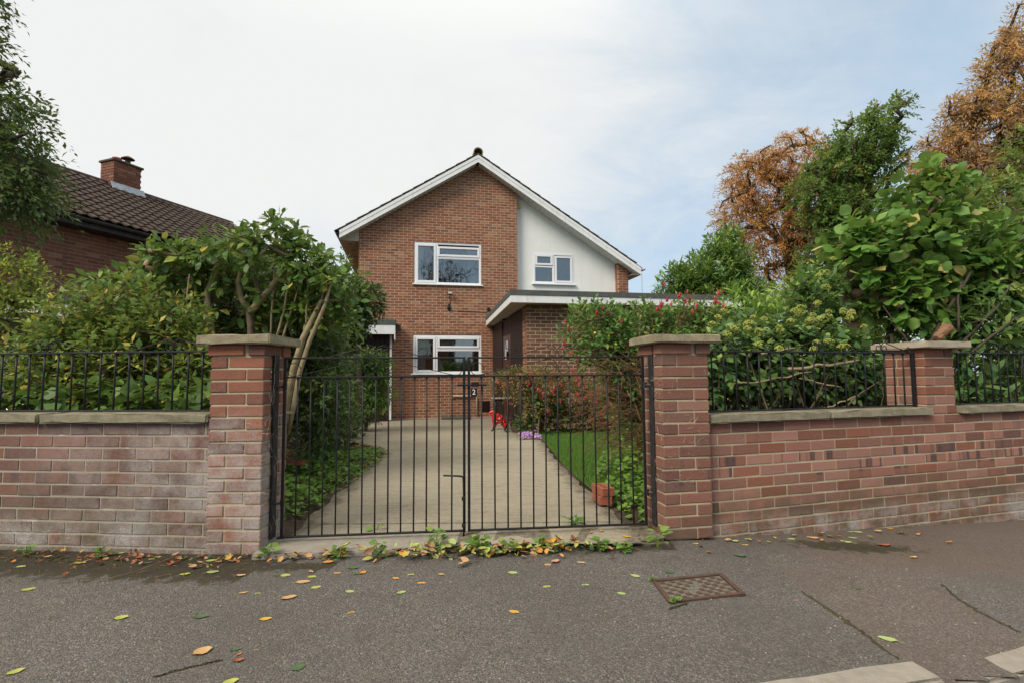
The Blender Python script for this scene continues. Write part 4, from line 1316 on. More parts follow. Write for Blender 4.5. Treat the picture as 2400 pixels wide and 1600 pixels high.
# chimney
ch = MB(); CS = 2.68
NF.box(ch, CS + .01, CS + .69, 5.6, 6.62, -RW - .24, -RW + .24, 0.002)
ch = ch.build('chimney', M['mortar_near'], nh)
bs = Bricks(); mo = MB()
CFn = Frame(NF.p(CS, 0, -RW + .25), NA); CFf = Frame(NF.p(CS, 0, -RW - .25), NA - math.pi / 2)
lay(bs, mo, CFn.o, CFn.a, 5.75, 12, 0.0, 0.70, pitch=0.0749, thick=0.1, mback=0.01)
lay(bs, mo, CFf.o, CFf.a, 5.75, 12, 0.0, 0.50, pitch=0.0749, phase=.11, thick=0.1, mback=0.01)
bs.build(ch, M['brick_near'], bev=0.004)
cp = MB(); NF.box(cp, CS - .04, CS + .74, 6.645, 6.70, -RW - .29, -RW + .29, 0.008); cp.build('cap', M['tile_dark'], ch)
MB().lathe(NF.p(CS + .22, 6.70, -RW), [(.115, 0), (.10, .09), (.115, .10), (.09, .13)], 12).build('chimney_pot', M['terracotta'], ch)
cw = MB().lathe(NF.p(CS + .50, 6.70, -RW), [(.07, 0), (.06, .17)], 10).lathe(NF.p(CS + .50, 6.90, -RW), [(.16, 0.0), (.14, .02), (.05, .075), (0.01, .085)], 14)
for a in range(3): cw.tube([NF.p(CS + .50 + .05 * math.cos(a * 2.1), 6.86, -RW + .05 * math.sin(a * 2.1)), NF.p(CS + .50 + .12 * math.cos(a * 2.1), 6.905, -RW + .12 * math.sin(a * 2.1))], .006, 5)
cw.build('chimney_cowl', M['rust'], ch)
ld = MB().prism([NF.p(CS - .06, RH1 - .17, -RW + .33), NF.p(CS + .78, RH1 - .17, -RW + .33), NF.p(CS + .78, RH1 + .03, -RW + .24), NF.p(CS - .06, RH1 + .03, -RW + .24)], NF.n * .012)
ld.build('lead_flashing', M['lead'], ch)

# neighbour's flat roofed car port in front of that wall
cpt = thing('carport', 'flat roofed car port with a broad white fascia against the neighbouring house', 'carport', (-8.25, 8.5, 0), 0)
P0, P1 = np.array([-8.27, 8.5, 0]), np.array([-6.45, 8.44, 0]); bd = np.array([0.30, 0.95, 0])
MB().prism([up3(P0, 2.045), up3(P1, 2.075), up3(P1, 2.295), up3(P0, 2.275)], bd * .03).build('fascia', M['white_paint'], cpt)
MB().prism([up3(P0 - bd * .02, 2.278), up3(P1 - bd * .02, 2.30), up3(P1 - bd * .02, 2.42), up3(P0 - bd * .02, 2.415)], bd * .1).build('roof_trim', M['felt'], cpt)
MB().prism([up3(P0 + bd * .08, 2.30), up3(P1 + bd * .08, 2.30), up3(P1 + bd * 2.2, 2.30), up3(P0 + bd * 2.2, 2.30)], (0, 0, .09)).build('flat_roof', M['felt'], cpt)
MB().prism([up3(P0 + bd * .031, 2.05), up3(P1 + bd * .031, 2.08), up3(P1 + bd * 2.2, 2.08), up3(P0 + bd * 2.2, 2.05)], (0, 0, .012)).build('soffit', M['gutter'], cpt)
for k, (f, t) in enumerate(((0.04, .1), (0.97, .1), (0.97, 2.0))):
    q = P0 + (P1 - P0) * f + bd * t
    MB().box(up3(q, 1.02), (.09, .09, 2.06), .006).build('post', M['brown_wood'], cpt)
MB().prism([up3(P0 + bd * 2.0, 0), up3(P1 + bd * 2.0, 0), up3(P1 + bd * 2.0, 2.05), up3(P0 + bd * 2.0, 2.05)], bd * .06).build('back_panel', M['brown_wood'], cpt)

# added house behind the camera, invented to give the window glass a reflection
oh = thing('added_reflection_house', 'unseen brick house added behind the viewer, only for the windows to mirror', 'house', (0, -15, 0))
MB().box((1, -19, 2.4), (13, 7, 5.0), 0.01).build('wall', M['brick_near'], oh)
MB().prism([(-6, -15, 4.7), (8, -15, 4.7), (8, -19, 7.3), (-6, -19, 7.3)], (0, 0, .1)).prism([(-6, -19, 7.3), (8, -19, 7.3), (8, -23, 4.7), (-6, -23, 4.7)], (0, 0, .1)).build('roof', M['tile'], oh)
for x in (-3.6, 0.6, 4.6):
    MB().box((x, -15.48, 3.6), (1.6, .08, 1.1), .01).build('window', M['upvc'], oh)

# added unseen contorted tree, there only to be mirrored in the upstairs glass
_r = np.random.default_rng(77)
stt = thing('added_reflection_tree', 'contorted bare tree added behind the viewer, only for the upper window to mirror', 'tree', (4.2, -6, 0))
cm = MB()
for q in range(60):
    p = np.array([4.0 + _r.normal(0, .9), -6 + _r.normal(0, .5), _r.uniform(6.6, 7.9)])
    pts = [p]
    hd = _r.random() * 6.28; el = _r.uniform(.2, 1.2)
    for k in range(16):
        hd += _r.normal(0, .75); el += _r.normal(0, .35) - .05 * el
        pts.append(pts[-1] + .16 * np.array([math.cos(hd) * math.cos(el), math.sin(hd) * math.cos(el), math.sin(el)]))
    cm.tube(pts, np.linspace(.028, .008, 17), 5, cap=False)
cm.build('branches', M['bark_dark'], stt)
MB().tube([(4.4, -6, -.2), (4.3, -6, 3), (4.1, -6, 5), (4.0, -6, 7.2)], [.2, .16, .12, .05], 9).build('trunk', M['bark_dark'], stt, smooth=True)

# ------------------------------------------------------------------ parked car on the neighbour's drive
M['car'] = mat_plain('car_paint', (0.36, 0.38, 0.41), None, rough=0.3, spec=0.6, metal=0.35)
M['car_glass'] = mat_plain('car_glass', (0.05, 0.065, 0.08), None, rough=0.08, spec=0.8)
M['tyre'] = mat_plain('tyre', (0.02, 0.02, 0.02), None, rough=0.8)
CO, CAg = np.array([-7.1, 6.75, 0.0]), rad(4)
car = thing('parked_car', 'silver grey hatchback parked on the neighbouring drive behind the shrubs', 'car', tuple(CO), CAg)
KF = Frame(CO, CAg)


def loft(rows):
    """rows of (x, list of (y, z)) closed rings"""
    m = MB(); n = len(rows[0][1]); v = []
    for x, ring in rows:
        for y, z in ring: v.append(KF.p(x, z, y))
    f = []
    for i in range(len(rows) - 1):
        for k in range(n):
            f.append((i * n + k, i * n + (k + 1) % n, (i + 1) * n + (k + 1) % n, (i + 1) * n + k))
    f.append(tuple(range(n))[::-1]); f.append(tuple(range((len(rows) - 1) * n, len(rows) * n)))
    return m.add(v, f)


def ring(hw, z0, z1, tw):
    return [(-hw, z0), (-hw * 1.0, (z0 + z1) * .5), (-tw, z1), (0, z1 + .02), (tw, z1), (hw, (z0 + z1) * .5), (hw, z0), (0, z0 - .01)]


loft([(-2.0, ring(.70, .35, .80, .62)), (-1.9, ring(.80, .22, .92, .72)), (-.9, ring(.85, .20, .95, .78)), (.6, ring(.85, .20, .95, .78)), (1.3, ring(.83, .20, .90, .70)), (1.85, ring(.76, .22, .74, .62)), (2.0, ring(.62, .30, .60, .5))]).build('body', M['car'], car, smooth=True)
loft([(-1.85, [(-.72, .93), (-.66, 1.1), (-.60, 1.3), (0, 1.32), (.60, 1.3), (.66, 1.1), (.72, .93), (0, .92)]), (-1.5, [(-.74, .93), (-.68, 1.2), (-.56, 1.43), (0, 1.46), (.56, 1.43), (.68, 1.2), (.74, .93), (0, .92)]),
      (.1, [(-.76, .93), (-.70, 1.2), (-.57, 1.46), (0, 1.50), (.57, 1.46), (.70, 1.2), (.76, .93), (0, .92)]), (1.0, [(-.74, .90), (-.73, .91), (-.71, .93), (0, .95), (.71, .93), (.73, .91), (.74, .90), (0, .89)])]).build('cabin', M['car_glass'], car)
loft([(-1.55, ring(.60, 1.42, 1.445, .5)), (-.6, ring(.60, 1.462, 1.49, .52)), (.15, ring(.59, 1.468, 1.50, .5))]).build('roof', M['car'], car, smooth=True)
for y in (.66, -.66):
    MB().tube([KF.p(.12, 1.48, y * .88), KF.p(1.02, .94, y * 1.09)], .03, 8).build('pillar', M['car'], car)
for x in (-1.25, 1.25):
    for y in (.80, -.80):
        ax = np.stack([KF.d, np.array([0, 0, 1.0]), KF.n], 1)
        wv = MB().lathe(KF.p(x, .30, y - .09), [(.20, 0), (.30, .01), (.31, .09), (.30, .17), (.20, .18)], 20, axis=ax).build('wheel', M['tyre'], car)
        MB().lathe(KF.p(x, .30, y - .095), [(.02, 0), (.19, 0.0), (.19, .19), (.02, .19)], 14, axis=ax).build('rim', M['car'], wv)
for y in (.55, -.55):
    MB().box(KF.p(1.93, .62, y), (.12, .24, .11), .02, CAg).build('headlight', M['curtain'], car)

# ------------------------------------------------------------------ foliage tools
def unit(v):
    return v / (np.linalg.norm(v, axis=-1, keepdims=True) + 1e-9)


def leaf_tmpl(kind):
    """x along the leaf 0..1, y across, z up; folded along the midrib and drooping at the tip"""
    if kind == 'oval':
        v = [(0, 0, 0), (.30, .22, .05), (.30, 0, 0), (.30, -.22, .05), (.68, .20, .02), (.68, 0, -.03), (.68, -.20, .02), (1, 0, -.12)]
    elif kind == 'round':
        v = [(0, 0, 0), (.26, .36, .06), (.30, 0, 0), (.26, -.36, .06), (.70, .34, .01), (.70, 0, -.04), (.70, -.34, .01), (1, 0, -.16)]
    elif kind == 'long':
        v = [(0, 0, 0), (.32, .13, .03), (.32, 0, 0), (.32, -.13, .03), (.70, .11, -.02), (.70, 0, -.05), (.70, -.11, -.02), (1, 0, -.16)]
    elif kind == 'heart':
        v = [(0, 0, 0), (.16, .40, .04), (.28, 0, 0), (.16, -.40, .04), (.58, .30, .0), (.60, 0, -.02), (.58, -.30, .0), (1, 0, -.10)]
    f = [(0, 2, 1), (0, 3, 2), (1, 2, 5), (1, 5, 4), (2, 3, 6), (2, 6, 5), (4, 5, 7), (5, 6, 7)]
    if kind == 'quad':
        v = [(0, 0, 0), (.45, .24, .05), (1, 0, -.08), (.45, -.24, .05)]
        f = [(0, 3, 1), (3, 2, 1)]
    if kind == 'quadlong':
        v = [(0, 0, 0), (.45, .13, .03), (1, 0, -.10), (.45, -.13, .03)]
        f = [(0, 3, 1), (3, 2, 1)]
    return np.array(v, float), np.array(f, int)


def leaf_axes(D, N):
    D = unit(D)
    Wv = unit(np.cross(N, D))
    return D, Wv, np.cross(D, Wv)


def leaf_arrays(P, D, N, Sz, tmpl):
    v, f = tmpl
    D, Wv, Nn = leaf_axes(D, N)
    V = P[:, None, :] + Sz[:, None, None] * (v[None, :, 0:1] * D[:, None, :] + v[None, :, 1:2] * Wv[:, None, :] + v[None, :, 2:3] * Nn[:, None, :])
    F = f[None] + (np.arange(len(P)) * len(v))[:, None, None]
    return V.reshape(-1, 3), F.reshape(-1, 3)


def fine_leaf(kind, var):
    """denser blade for the leaves built one by one: curved, wavy, slightly toothed"""
    r = np.random.default_rng(var * 13 + len(kind))
    pr = {'oval': [0, .13, .21, .235, .20, .11, 0], 'round': [.02, .27, .38, .41, .36, .20, 0], 'long': [0, .08, .125, .135, .115, .06, 0], 'heart': [.10, .36, .38, .31, .21, .10, 0], 'quad': [0, .15, .23, .24, .2, .1, 0]}[kind]
    v, f = [], []
    bend = r.uniform(.05, .26); fold = r.uniform(-.05, .20); wav = r.uniform(.01, .04); side = r.normal(0, .05)
    for i, w in enumerate(pr):
        x = i / 6 if kind != 'heart' else (i / 6 - (.10 if i == 0 else 0))
        for t in (-1, -.5, 0, .5, 1):
            tooth = 1 + (r.normal(0, .07) if abs(t) == 1 else 0)
            v.append((x + (.0 if abs(t) < 1 else r.normal(0, .012)), t * w * tooth + side * x * x, fold * abs(t) * w - bend * x * x + wav * math.sin(7 * x + 2 * t + var)))
    for i in range(6):
        for j in range(4):
            a = i * 5 + j
            f += [(a, a + 6, a + 1), (a, a + 5, a + 6)]
    return np.array(v), np.array(f)


TKIND = {}


def foliage(root, mat, L, tmpl, name='foliage', singles=0, single_name='leaf', r=rng):
    """L = dict(P, D, N, S, T); the nearest `singles` leaves become objects of their own"""
    P, D, N, Sz, T = L['P'], L['D'], L['N'], L['S'], L['T']
    keep = np.arange(len(P))
    if singles:
        dist = np.linalg.norm(P - np.array(CAM), axis=1) - 6.0 * (D @ np.array([0, 0, 0.0])) - Sz * 4
        order = np.argsort(dist)
        ind, keep = order[:singles], order[singles:]
        meshes = []
        for k in range(7):
            t, tf_ = fine_leaf(TKIND.get(id(tmpl), 'oval'), k)
            me = np_mesh(single_name, t, tf_, None, True)
            me.materials.append(mat)
            meshes.append(me)
        Dn, Wn, Nn = leaf_axes(D, N)
        for q, i in enumerate(ind):
            m4 = Matrix((Vector(Dn[i]) * Sz[i], Vector(Wn[i]) * Sz[i], Vector(Nn[i]) * Sz[i])).transposed().to_4x4()
            m4.translation = Vector(P[i])
            place(single_name, meshes[q % 7], m4, root)
    if len(keep):
        V, F = leaf_arrays(P[keep], D[keep], N[keep], Sz[keep], tmpl)
        me = np_mesh(name, V, F, np.repeat(T[keep], len(tmpl[0])))
        link(name, me, root, mat, kind='stuff' if singles else None)


def blob_points(blobs, M_, r, shell=0.55, flat=None):
    """points through a union of ellipsoids, most near the outside"""
    B = np.array(blobs, float)
    vol = B[:, 3] * B[:, 4] * B[:, 5]
    idx = r.choice(len(B), size=M_ * 3, p=(vol ** .75) / (vol ** .75).sum())
    d = unit(r.normal(0, 1, (M_ * 3, 3)))
    rr = shell + (1 - shell) * r.random(M_ * 3) ** 0.6
    P = B[idx, :3] + d * rr[:, None] * B[idx, 3:6]
    dep = np.full(len(P), 9.0)
    for b in B:
        q = np.linalg.norm((P - b[:3]) / b[3:6], axis=1)
        dep = np.minimum(dep, q)
    ok = np.where(dep > shell * 0.85)[0][:M_]
    out = unit(d / B[idx, 3:6])
    return P[ok], out[ok]


def sprays(C, O, n, L, size, r, droop=0.25, spread=0.9, up=0.45, jitter=0.25, zmin=-0.02, tint=(0, 1), rough=.35):
    """leafy twigs: n leaves set alternately along a twig of length L starting near C and running along O"""
    m = len(C)
    O = unit(O + np.array([0, 0, up]) + r.normal(0, jitter, (m, 3)))
    side = unit(np.cross(O, r.normal(0, 1, (m, 3))))
    side2 = np.cross(O, side)
    Lm = L * r.uniform(0.65, 1.3, m)
    P, D, N, S, T = [], [], [], [], []
    tw0 = r.random(m)
    base_t = r.random(m)
    twigs = []
    for k in range(n):
        f = (k + 0.6) / n
        c = C + O * (Lm * (f - 0.45))[:, None] + np.array([0, 0, -1.0]) * (droop * Lm * f * f)[:, None]
        ang = 2.4 * k + tw0 * 6.28 + r.normal(0, .3, m)
        rd_ = side * np.cos(ang)[:, None] + side2 * np.sin(ang)[:, None]
        dd = unit(O * (0.35 + 0.5 * f) + rd_ * spread * (1.1 - 0.6 * f) + np.array([0, 0, -1.0]) * droop * 0.8 + r.normal(0, .18, (m, 3)))
        nn = unit(np.array([0, 0, 1.0]) + O * 0.35 + r.normal(0, rough, (m, 3)))
        P.append(c + rd_ * 0.02); D.append(dd); N.append(nn)
        S.append(size * r.uniform(0.6, 1.25, m) * (0.75 + 0.4 * math.sin(math.pi * min(f, .85))))
        T.append(np.clip(base_t * 0.7 + r.random(m) * 0.3, 0, 0.999) * (tint[1] - tint[0]) + tint[0])
    P = np.concatenate(P)
    ok = P[:, 2] > zmin
    tip0 = C - O * (Lm * .45)[:, None]; tip1 = C + O * (Lm * .5)[:, None] - np.array([0, 0, 1.0]) * (droop * Lm)[:, None]
    return dict(P=P[ok], D=np.concatenate(D)[ok], N=np.concatenate(N)[ok], S=np.concatenate(S)[ok], T=np.concatenate(T)[ok], t0=tip0, t1=tip1)


def join(*Ls):
    return {k: np.concatenate([l[k] for l in Ls]) for k in ('P', 'D', 'N', 'S', 'T')}


def limbs(trunk, targets, r, r0, rmin=0.006, sides=5, step=0.35, wig=0.06, expo=0.42, up=0.25):
    """branches grown from a trunk polyline to every target; returns one mesh builder"""
    nodes = [np.array(p, float) for p in trunk]
    par = [i - 1 for i in range(len(trunk))]
    top = nodes[-1]
    order = np.argsort(np.linalg.norm(targets - top, axis=1))
    ends = []
    for i in order:
        t = targets[i]
        A = np.array(nodes[max(1, len(trunk) // 2):]); off = max(1, len(trunk) // 2)
        d = np.linalg.norm(A - t, axis=1) + 0.35 * np.maximum(0, A[:, 2] - t[2])
        j = int(np.argmin(d)) + off
        a = nodes[j]
        L = np.linalg.norm(t - a)
        k = max(1, int(L / step))
        prev = j
        for q in range(1, k + 1):
            f = q / k
            p = a + (t - a) * f + np.array([0, 0, up * L * (f - f * f) * -0.5]) + r.normal(0, wig * step, 3) * (1 if q < k else 0)
            nodes.append(p); par.append(prev); prev = len(nodes) - 1
        ends.append(prev)
    cnt = np.zeros(len(nodes))
    for e in ends: cnt[e] += 1
    for i in range(len(nodes) - 1, 0, -1):
        cnt[par[i]] += cnt[i]
    tot = max(cnt[0], 1)
    R = np.maximum(rmin, r0 * (np.maximum(cnt, .3) / tot) ** expo)
    mb = MB()
    for i in range(1, len(nodes)):
        j = par[i]
        if np.linalg.norm(nodes[i] - nodes[j]) < 1e-4: continue
        mb.tube([nodes[j], nodes[i]], [min(R[j], R[i] * 1.5), R[i]], sides if R[i] > 2 * rmin else 4, cap=False)
    return mb


def twig_mesh(t0, t1, rr=0.0025, every=1):
    mb = MB()
    for a, b in list(zip(t0, t1))[::every]:
        mb.tube([a, (a + b) / 2 + np.array([0, 0, .01]), b], [rr, rr * .8, rr * .4], 4, cap=False)
    return mb


def noise_tube(a, b, r0, r1, n, wob, r):
    a, b = np.array(a, float), np.array(b, float)
    t = np.linspace(0, 1, n)
    P = a + (b - a) * t[:, None] + np.cumsum(r.normal(0, wob, (n, 3)), 0) * np.sin(np.pi * np.minimum(t, .5))[:, None]
    return P, np.linspace(r0, r1, n)


G = lambda a, b, c: (a, b, c)
M['lf_shrub'] = mat_leaf('leaf_shrub', [(0, (0.030, 0.062, 0.013)), (.45, (0.048, 0.092, 0.020)), (.75, (0.075, 0.125, 0.022)), (.93, (0.13, 0.165, 0.028)), (1, (0.24, 0.19, 0.03))], 0.32, gain=1.8)
M['lf_fine'] = mat_leaf('leaf_fine', [(0, (0.040, 0.070, 0.016)), (.5, (0.065, 0.105, 0.022)), (.85, (0.11, 0.145, 0.03)), (.95, (0.22, 0.20, 0.035)), (1, (0.30, 0.20, 0.03))], 0.35, gain=1.9)
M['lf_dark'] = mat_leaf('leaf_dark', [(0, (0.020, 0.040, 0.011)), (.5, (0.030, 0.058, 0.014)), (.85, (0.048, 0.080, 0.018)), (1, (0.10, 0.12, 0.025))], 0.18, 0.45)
M['lf_privet'] = mat_leaf('leaf_privet', [(0, (0.022, 0.048, 0.012)), (.6, (0.036, 0.070, 0.016)), (.9, (0.070, 0.10, 0.022)), (1, (0.14, 0.15, 0.03))], 0.25)
M['lf_laurel'] = mat_leaf('leaf_laurel', [(0, (0.035, 0.075, 0.015)), (.5, (0.060, 0.115, 0.022)), (.9, (0.11, 0.17, 0.035)), (1, (0.18, 0.21, 0.05))], 0.35, 0.45, 0.3, gain=2.1)
M['lf_laurel2'] = mat_leaf('leaf_laurel_bright', [(0, (0.055, 0.105, 0.020)), (.5, (0.085, 0.15, 0.028)), (.9, (0.13, 0.20, 0.04)), (1, (0.20, 0.24, 0.06))], 0.36, 0.5, 0.25, gain=2.1)
M['lf_ivy'] = mat_leaf('leaf_ivy', [(0, (0.022, 0.050, 0.016)), (.5, (0.038, 0.078, 0.022)), (.85, (0.075, 0.120, 0.030)), (1, (0.14, 0.17, 0.045))], 0.28, 0.5, 0.25, gain=2.0)
M['lf_hazel'] = mat_leaf('leaf_hazel', [(0, (0.040, 0.092, 0.017)), (.5, (0.066, 0.142, 0.024)), (.9, (0.105, 0.180, 0.034)), (.97, (0.22, 0.22, 0.06)), (1, (0.36, 0.27, 0.09))], 0.35, 0.5, 0.3, gain=1.7)
M['lf_fuchsia'] = mat_leaf('leaf_fuchsia', [(0, (0.030, 0.075, 0.016)), (.5, (0.048, 0.110, 0.022)), (.9, (0.075, 0.145, 0.030)), (.97, (0.16, 0.15, 0.04)), (1, (0.40, 0.30, 0.03))], 0.32, gain=1.9)
M['lf_fuchsia_dry'] = mat_leaf('leaf_fuchsia_dry', [(0, (0.060, 0.075, 0.020)), (.4, (0.10, 0.10, 0.030)), (.75, (0.14, 0.09, 0.035)), (1, (0.22, 0.10, 0.045))], 0.25)
M['lf_birch'] = mat_leaf('leaf_birch', [(0, (0.022, 0.042, 0.012)), (.6, (0.035, 0.062, 0.016)), (1, (0.070, 0.095, 0.022))], 0.35, gain=1.9)
M['lf_yellow'] = mat_leaf('leaf_yellow_green', [(0, (0.07, 0.105, 0.016)), (.5, (0.13, 0.175, 0.02)), (1, (0.26, 0.26, 0.025))], 0.38, gain=1.8)
M['lf_rust'] = mat_leaf('leaf_rust', [(0, (0.14, 0.070, 0.032)), (.4, (0.23, 0.105, 0.036)), (.8, (0.31, 0.150, 0.042)), (1, (0.19, 0.16, 0.05))], 0.5, 0.7, 0.15, gain=2.5, tcol=(0.45, 0.22, 0.05))
M['lf_rust2'] = mat_leaf('leaf_rust_brown', [(0, (0.13, 0.085, 0.045)), (.5, (0.20, 0.110, 0.050)), (.85, (0.26, 0.135, 0.050)), (1, (0.15, 0.15, 0.05))], 0.5, 0.7, 0.15, gain=2.5, tcol=(0.45, 0.22, 0.05))
M['lf_tree'] = mat_leaf('leaf_tree_green', [(0, (0.028, 0.060, 0.014)), (.5, (0.050, 0.090, 0.020)), (.85, (0.095, 0.125, 0.028)), (.95, (0.18, 0.15, 0.035)), (1, (0.26, 0.12, 0.04))], 0.45, gain=2.3)
M['lf_ground'] = mat_leaf('leaf_ground', [(0, (0.045, 0.10, 0.016)), (.6, (0.075, 0.145, 0.022)), (1, (0.12, 0.17, 0.03))], 0.3, gain=1.7)
M['petal_red'] = mat_leaf('petal_red', [(0, (0.45, 0.012, 0.035)), (1, (0.60, 0.03, 0.09))], 0.3, 0.5, gain=1.0, tcol=(0.5, 0.02, 0.05))
M['petal_purple'] = mat_leaf('petal_purple', [(0, (0.42, 0.20, 0.55)), (1, (0.60, 0.38, 0.72))], 0.3, 0.6, gain=1.0, tcol=(0.5, 0.3, 0.6))
M['umbel'] = mat_plain('umbel', (0.22, 0.26, 0.045), (0.30, 0.32, 0.07), 60.0, 0.8)
T_OVAL, T_ROUND, T_LONG, T_HEART, T_QUAD, T_QL = [leaf_tmpl(k) for k in ('oval', 'round', 'long', 'heart', 'quad', 'quadlong')]

TKIND.update({id(T_OVAL): 'oval', id(T_ROUND): 'round', id(T_LONG): 'long', id(T_HEART): 'heart', id(T_QUAD): 'quad', id(T_QL): 'long'})

# ------------------------------------------------------------------ left garden
def shrub(name, label, cat, base, blobs, n, spec, mat, tmpl, seed, trunk=None, r0=0.04, bark='bark', ntarget=60, singles=0, group=None, twigs=0, shell=0.55, rmin=0.005, zmin=0.05):
    r = np.random.default_rng(seed)
    root = thing(name, label, cat, base, 0, group)
    C, O = blob_points(blobs, n, r, shell)
    L = sprays(C, O, r=r, zmin=zmin, **spec)
    foliage(root, mat, L, tmpl, singles=singles, r=r)
    if trunk is None:
        trunk = [base, (base[0] + .03, base[1], base[2] + .35)]
    tg = C[r.choice(len(C), min(ntarget, len(C)), replace=False)]
    st = limbs(trunk, tg, r, r0, rmin=rmin)
    st.build('branches', M[bark], root, smooth=True)
    if twigs:
        twig_mesh(L['t0'], L['t1'], 0.0028, twigs).build('twigs', M[bark], root, kind='stuff')
    return root, C


# pollarded broad leaved shrubs with pale bent stems
SP_BIG = dict(n=10, L=0.24, size=0.100, droop=0.32, spread=1.0, up=0.35, rough=.5)
s1, _ = shrub('pollarded_shrub', 'leafy shrub with one bent pale stem, leftmost of those behind the railing', 'shrub', (-3.12, 5.0, 0.0),
              [(-3.45, 5.0, 2.12, .34, .32, .20), (-3.15, 5.0, 2.20, .30, .3, .18), (-3.72, 4.9, 1.98, .20, .22, .16)], 62, SP_BIG, M['lf_shrub'], T_OVAL, 21,
              trunk=[(-3.12, 5.0, 0), (-3.15, 5.0, 0.9), (-3.17, 5.0, 1.35), (-3.28, 5.0, 1.6), (-3.38, 5.0, 1.95)], r0=0.048, bark='bark_pale', ntarget=22, singles=120, group='shrubs with pale stems left of the drive')
s2, _ = shrub('pollarded_shrub', 'flat topped leafy shrub forked like a V above the left gate pillar', 'shrub', (-2.48, 5.0, 0.0),
              [(-2.75, 5.0, 2.28, .36, .34, .20), (-2.35, 5.0, 2.36, .36, .34, .20), (-2.05, 5.05, 2.22, .26, .3, .18), (-2.2, 5.0, 2.5, .16, .2, .1), (-3.0, 5.1, 2.2, .2, .2, .15), (-2.3, 5.15, 1.85, .3, .2, .22), (-2.78, 5.15, 1.8, .26, .2, .24)], 165, SP_BIG, M['lf_shrub'], T_OVAL, 22,
              trunk=[(-2.48, 5.0, 0), (-2.47, 5.0, 1.0), (-2.50, 5.0, 1.55), (-2.52, 5.0, 1.72)], r0=0.034, bark='bark', ntarget=30, singles=240, group='shrubs with pale stems left of the drive')
fk = MB()
P_, R_ = noise_tube((-2.51, 5.0, 1.68), (-2.16, 5.0, 2.12), .036, .026, 7, .004, rng); fk.tube(P_, R_, 9)
fk.tube([(-2.52, 5.0, 1.70), (-2.60, 5.0, 1.82), (-2.63, 5.0, 1.96), (-2.60, 5.0, 2.15)], [.032, .028, .025, .02], 9)
fk.tube([(-2.78, 4.95, 1.25), (-2.86, 4.95, 1.55), (-2.90, 4.95, 1.85), (-2.80, 4.95, 2.15)], [.03, .032, .03, .024], 8)
fk.build('fork', M['bark_pale'], s2, smooth=True)
s3, _ = shrub('pollarded_shrub', 'twin stemmed shrub with two long pale leaning trunks just behind the left gate leaf', 'shrub', (-2.15, 4.9, 0.0),
              [(-1.85, 4.95, 2.04, .24, .26, .20), (-1.62, 4.95, 1.93, .18, .2, .18), (-2.02, 5.0, 2.15, .2, .2, .16), (-1.95, 5.1, 1.75, .18, .2, .24), (-1.7, 5.05, 1.7, .14, .2, .2)], 84, SP_BIG, M['lf_shrub'], T_OVAL, 23,
              trunk=[(-2.13, 4.88, 0), (-2.10, 4.88, 0.75), (-2.03, 4.88, 1.15), (-1.95, 4.88, 1.42), (-1.78, 4.88, 1.78)], r0=0.012, bark='bark_pale', ntarget=20, singles=100, group='shrubs with pale stems left of the drive')
st = MB()
st.tube([(-2.14, 4.88, 0.05), (-2.10, 4.88, 0.75), (-2.03, 4.88, 1.15), (-1.95, 4.88, 1.42), (-1.78, 4.88, 1.78)], [.033, .033, .031, .027, .02], 10)
st.tube([(-2.04, 4.8, 0.55), (-1.99, 4.8, 0.80), (-1.94, 4.8, 1.12), (-1.86, 4.8, 1.38), (-1.72, 4.8, 1.72), (-1.66, 4.8, 1.95)], [.021, .022, .022, .02, .016, .012], 9)
st.tube([(-1.99, 4.8, 0.745), (-2.1, 4.72, 0.735), (-2.30, 4.7, 0.71)], [.018, .017, .014], 7)
for (a, b, rr) in (((-2.26, 5, 1.4), (-2.12, 5, 2.1), .013), ((-2.20, 5, 1.4), (-2.02, 5, 2.0), .011), ((-2.31, 5, 1.4), (-2.27, 5, 2.1), .010), ((-1.93, 4.9, 1.5), (-1.93, 4.9, 2.0), .011), ((-1.95, 4.95, 1.3), (-1.68, 4.95, 1.95), .009), ((-3.02, 4.8, 1.1), (-2.98, 4.8, 2.0), .010)):
    P_, R_ = noise_tube(a, b, rr, rr * .7, 6, .006, rng); st.tube(P_, R_, 6)
st.build('stems', M['bark_pale'], s3, smooth=True)

shrub('privet_bush', 'dense mid green bush packed between the pale stems left of the drive', 'shrub', (-2.7, 5.6, 0.0),
      [(-3.5, 5.5, 1.65, .55, .4, .52), (-2.75, 5.6, 1.85, .60, .4, .52), (-2.15, 5.6, 1.75, .40, .36, .52), (-2.9, 5.6, 1.0, .9, .4, .6), (-4.2, 5.4, 1.3, .5, .4, .5), (-2.0, 5.6, 1.0, .25, .3, .6)], 1300,
      dict(n=11, L=0.26, size=0.075, droop=0.3, spread=0.95, up=0.4, rough=.45), M['lf_privet'], T_QUAD, 34, r0=0.05, bark='bark_dark', ntarget=80, twigs=3, shell=.5)
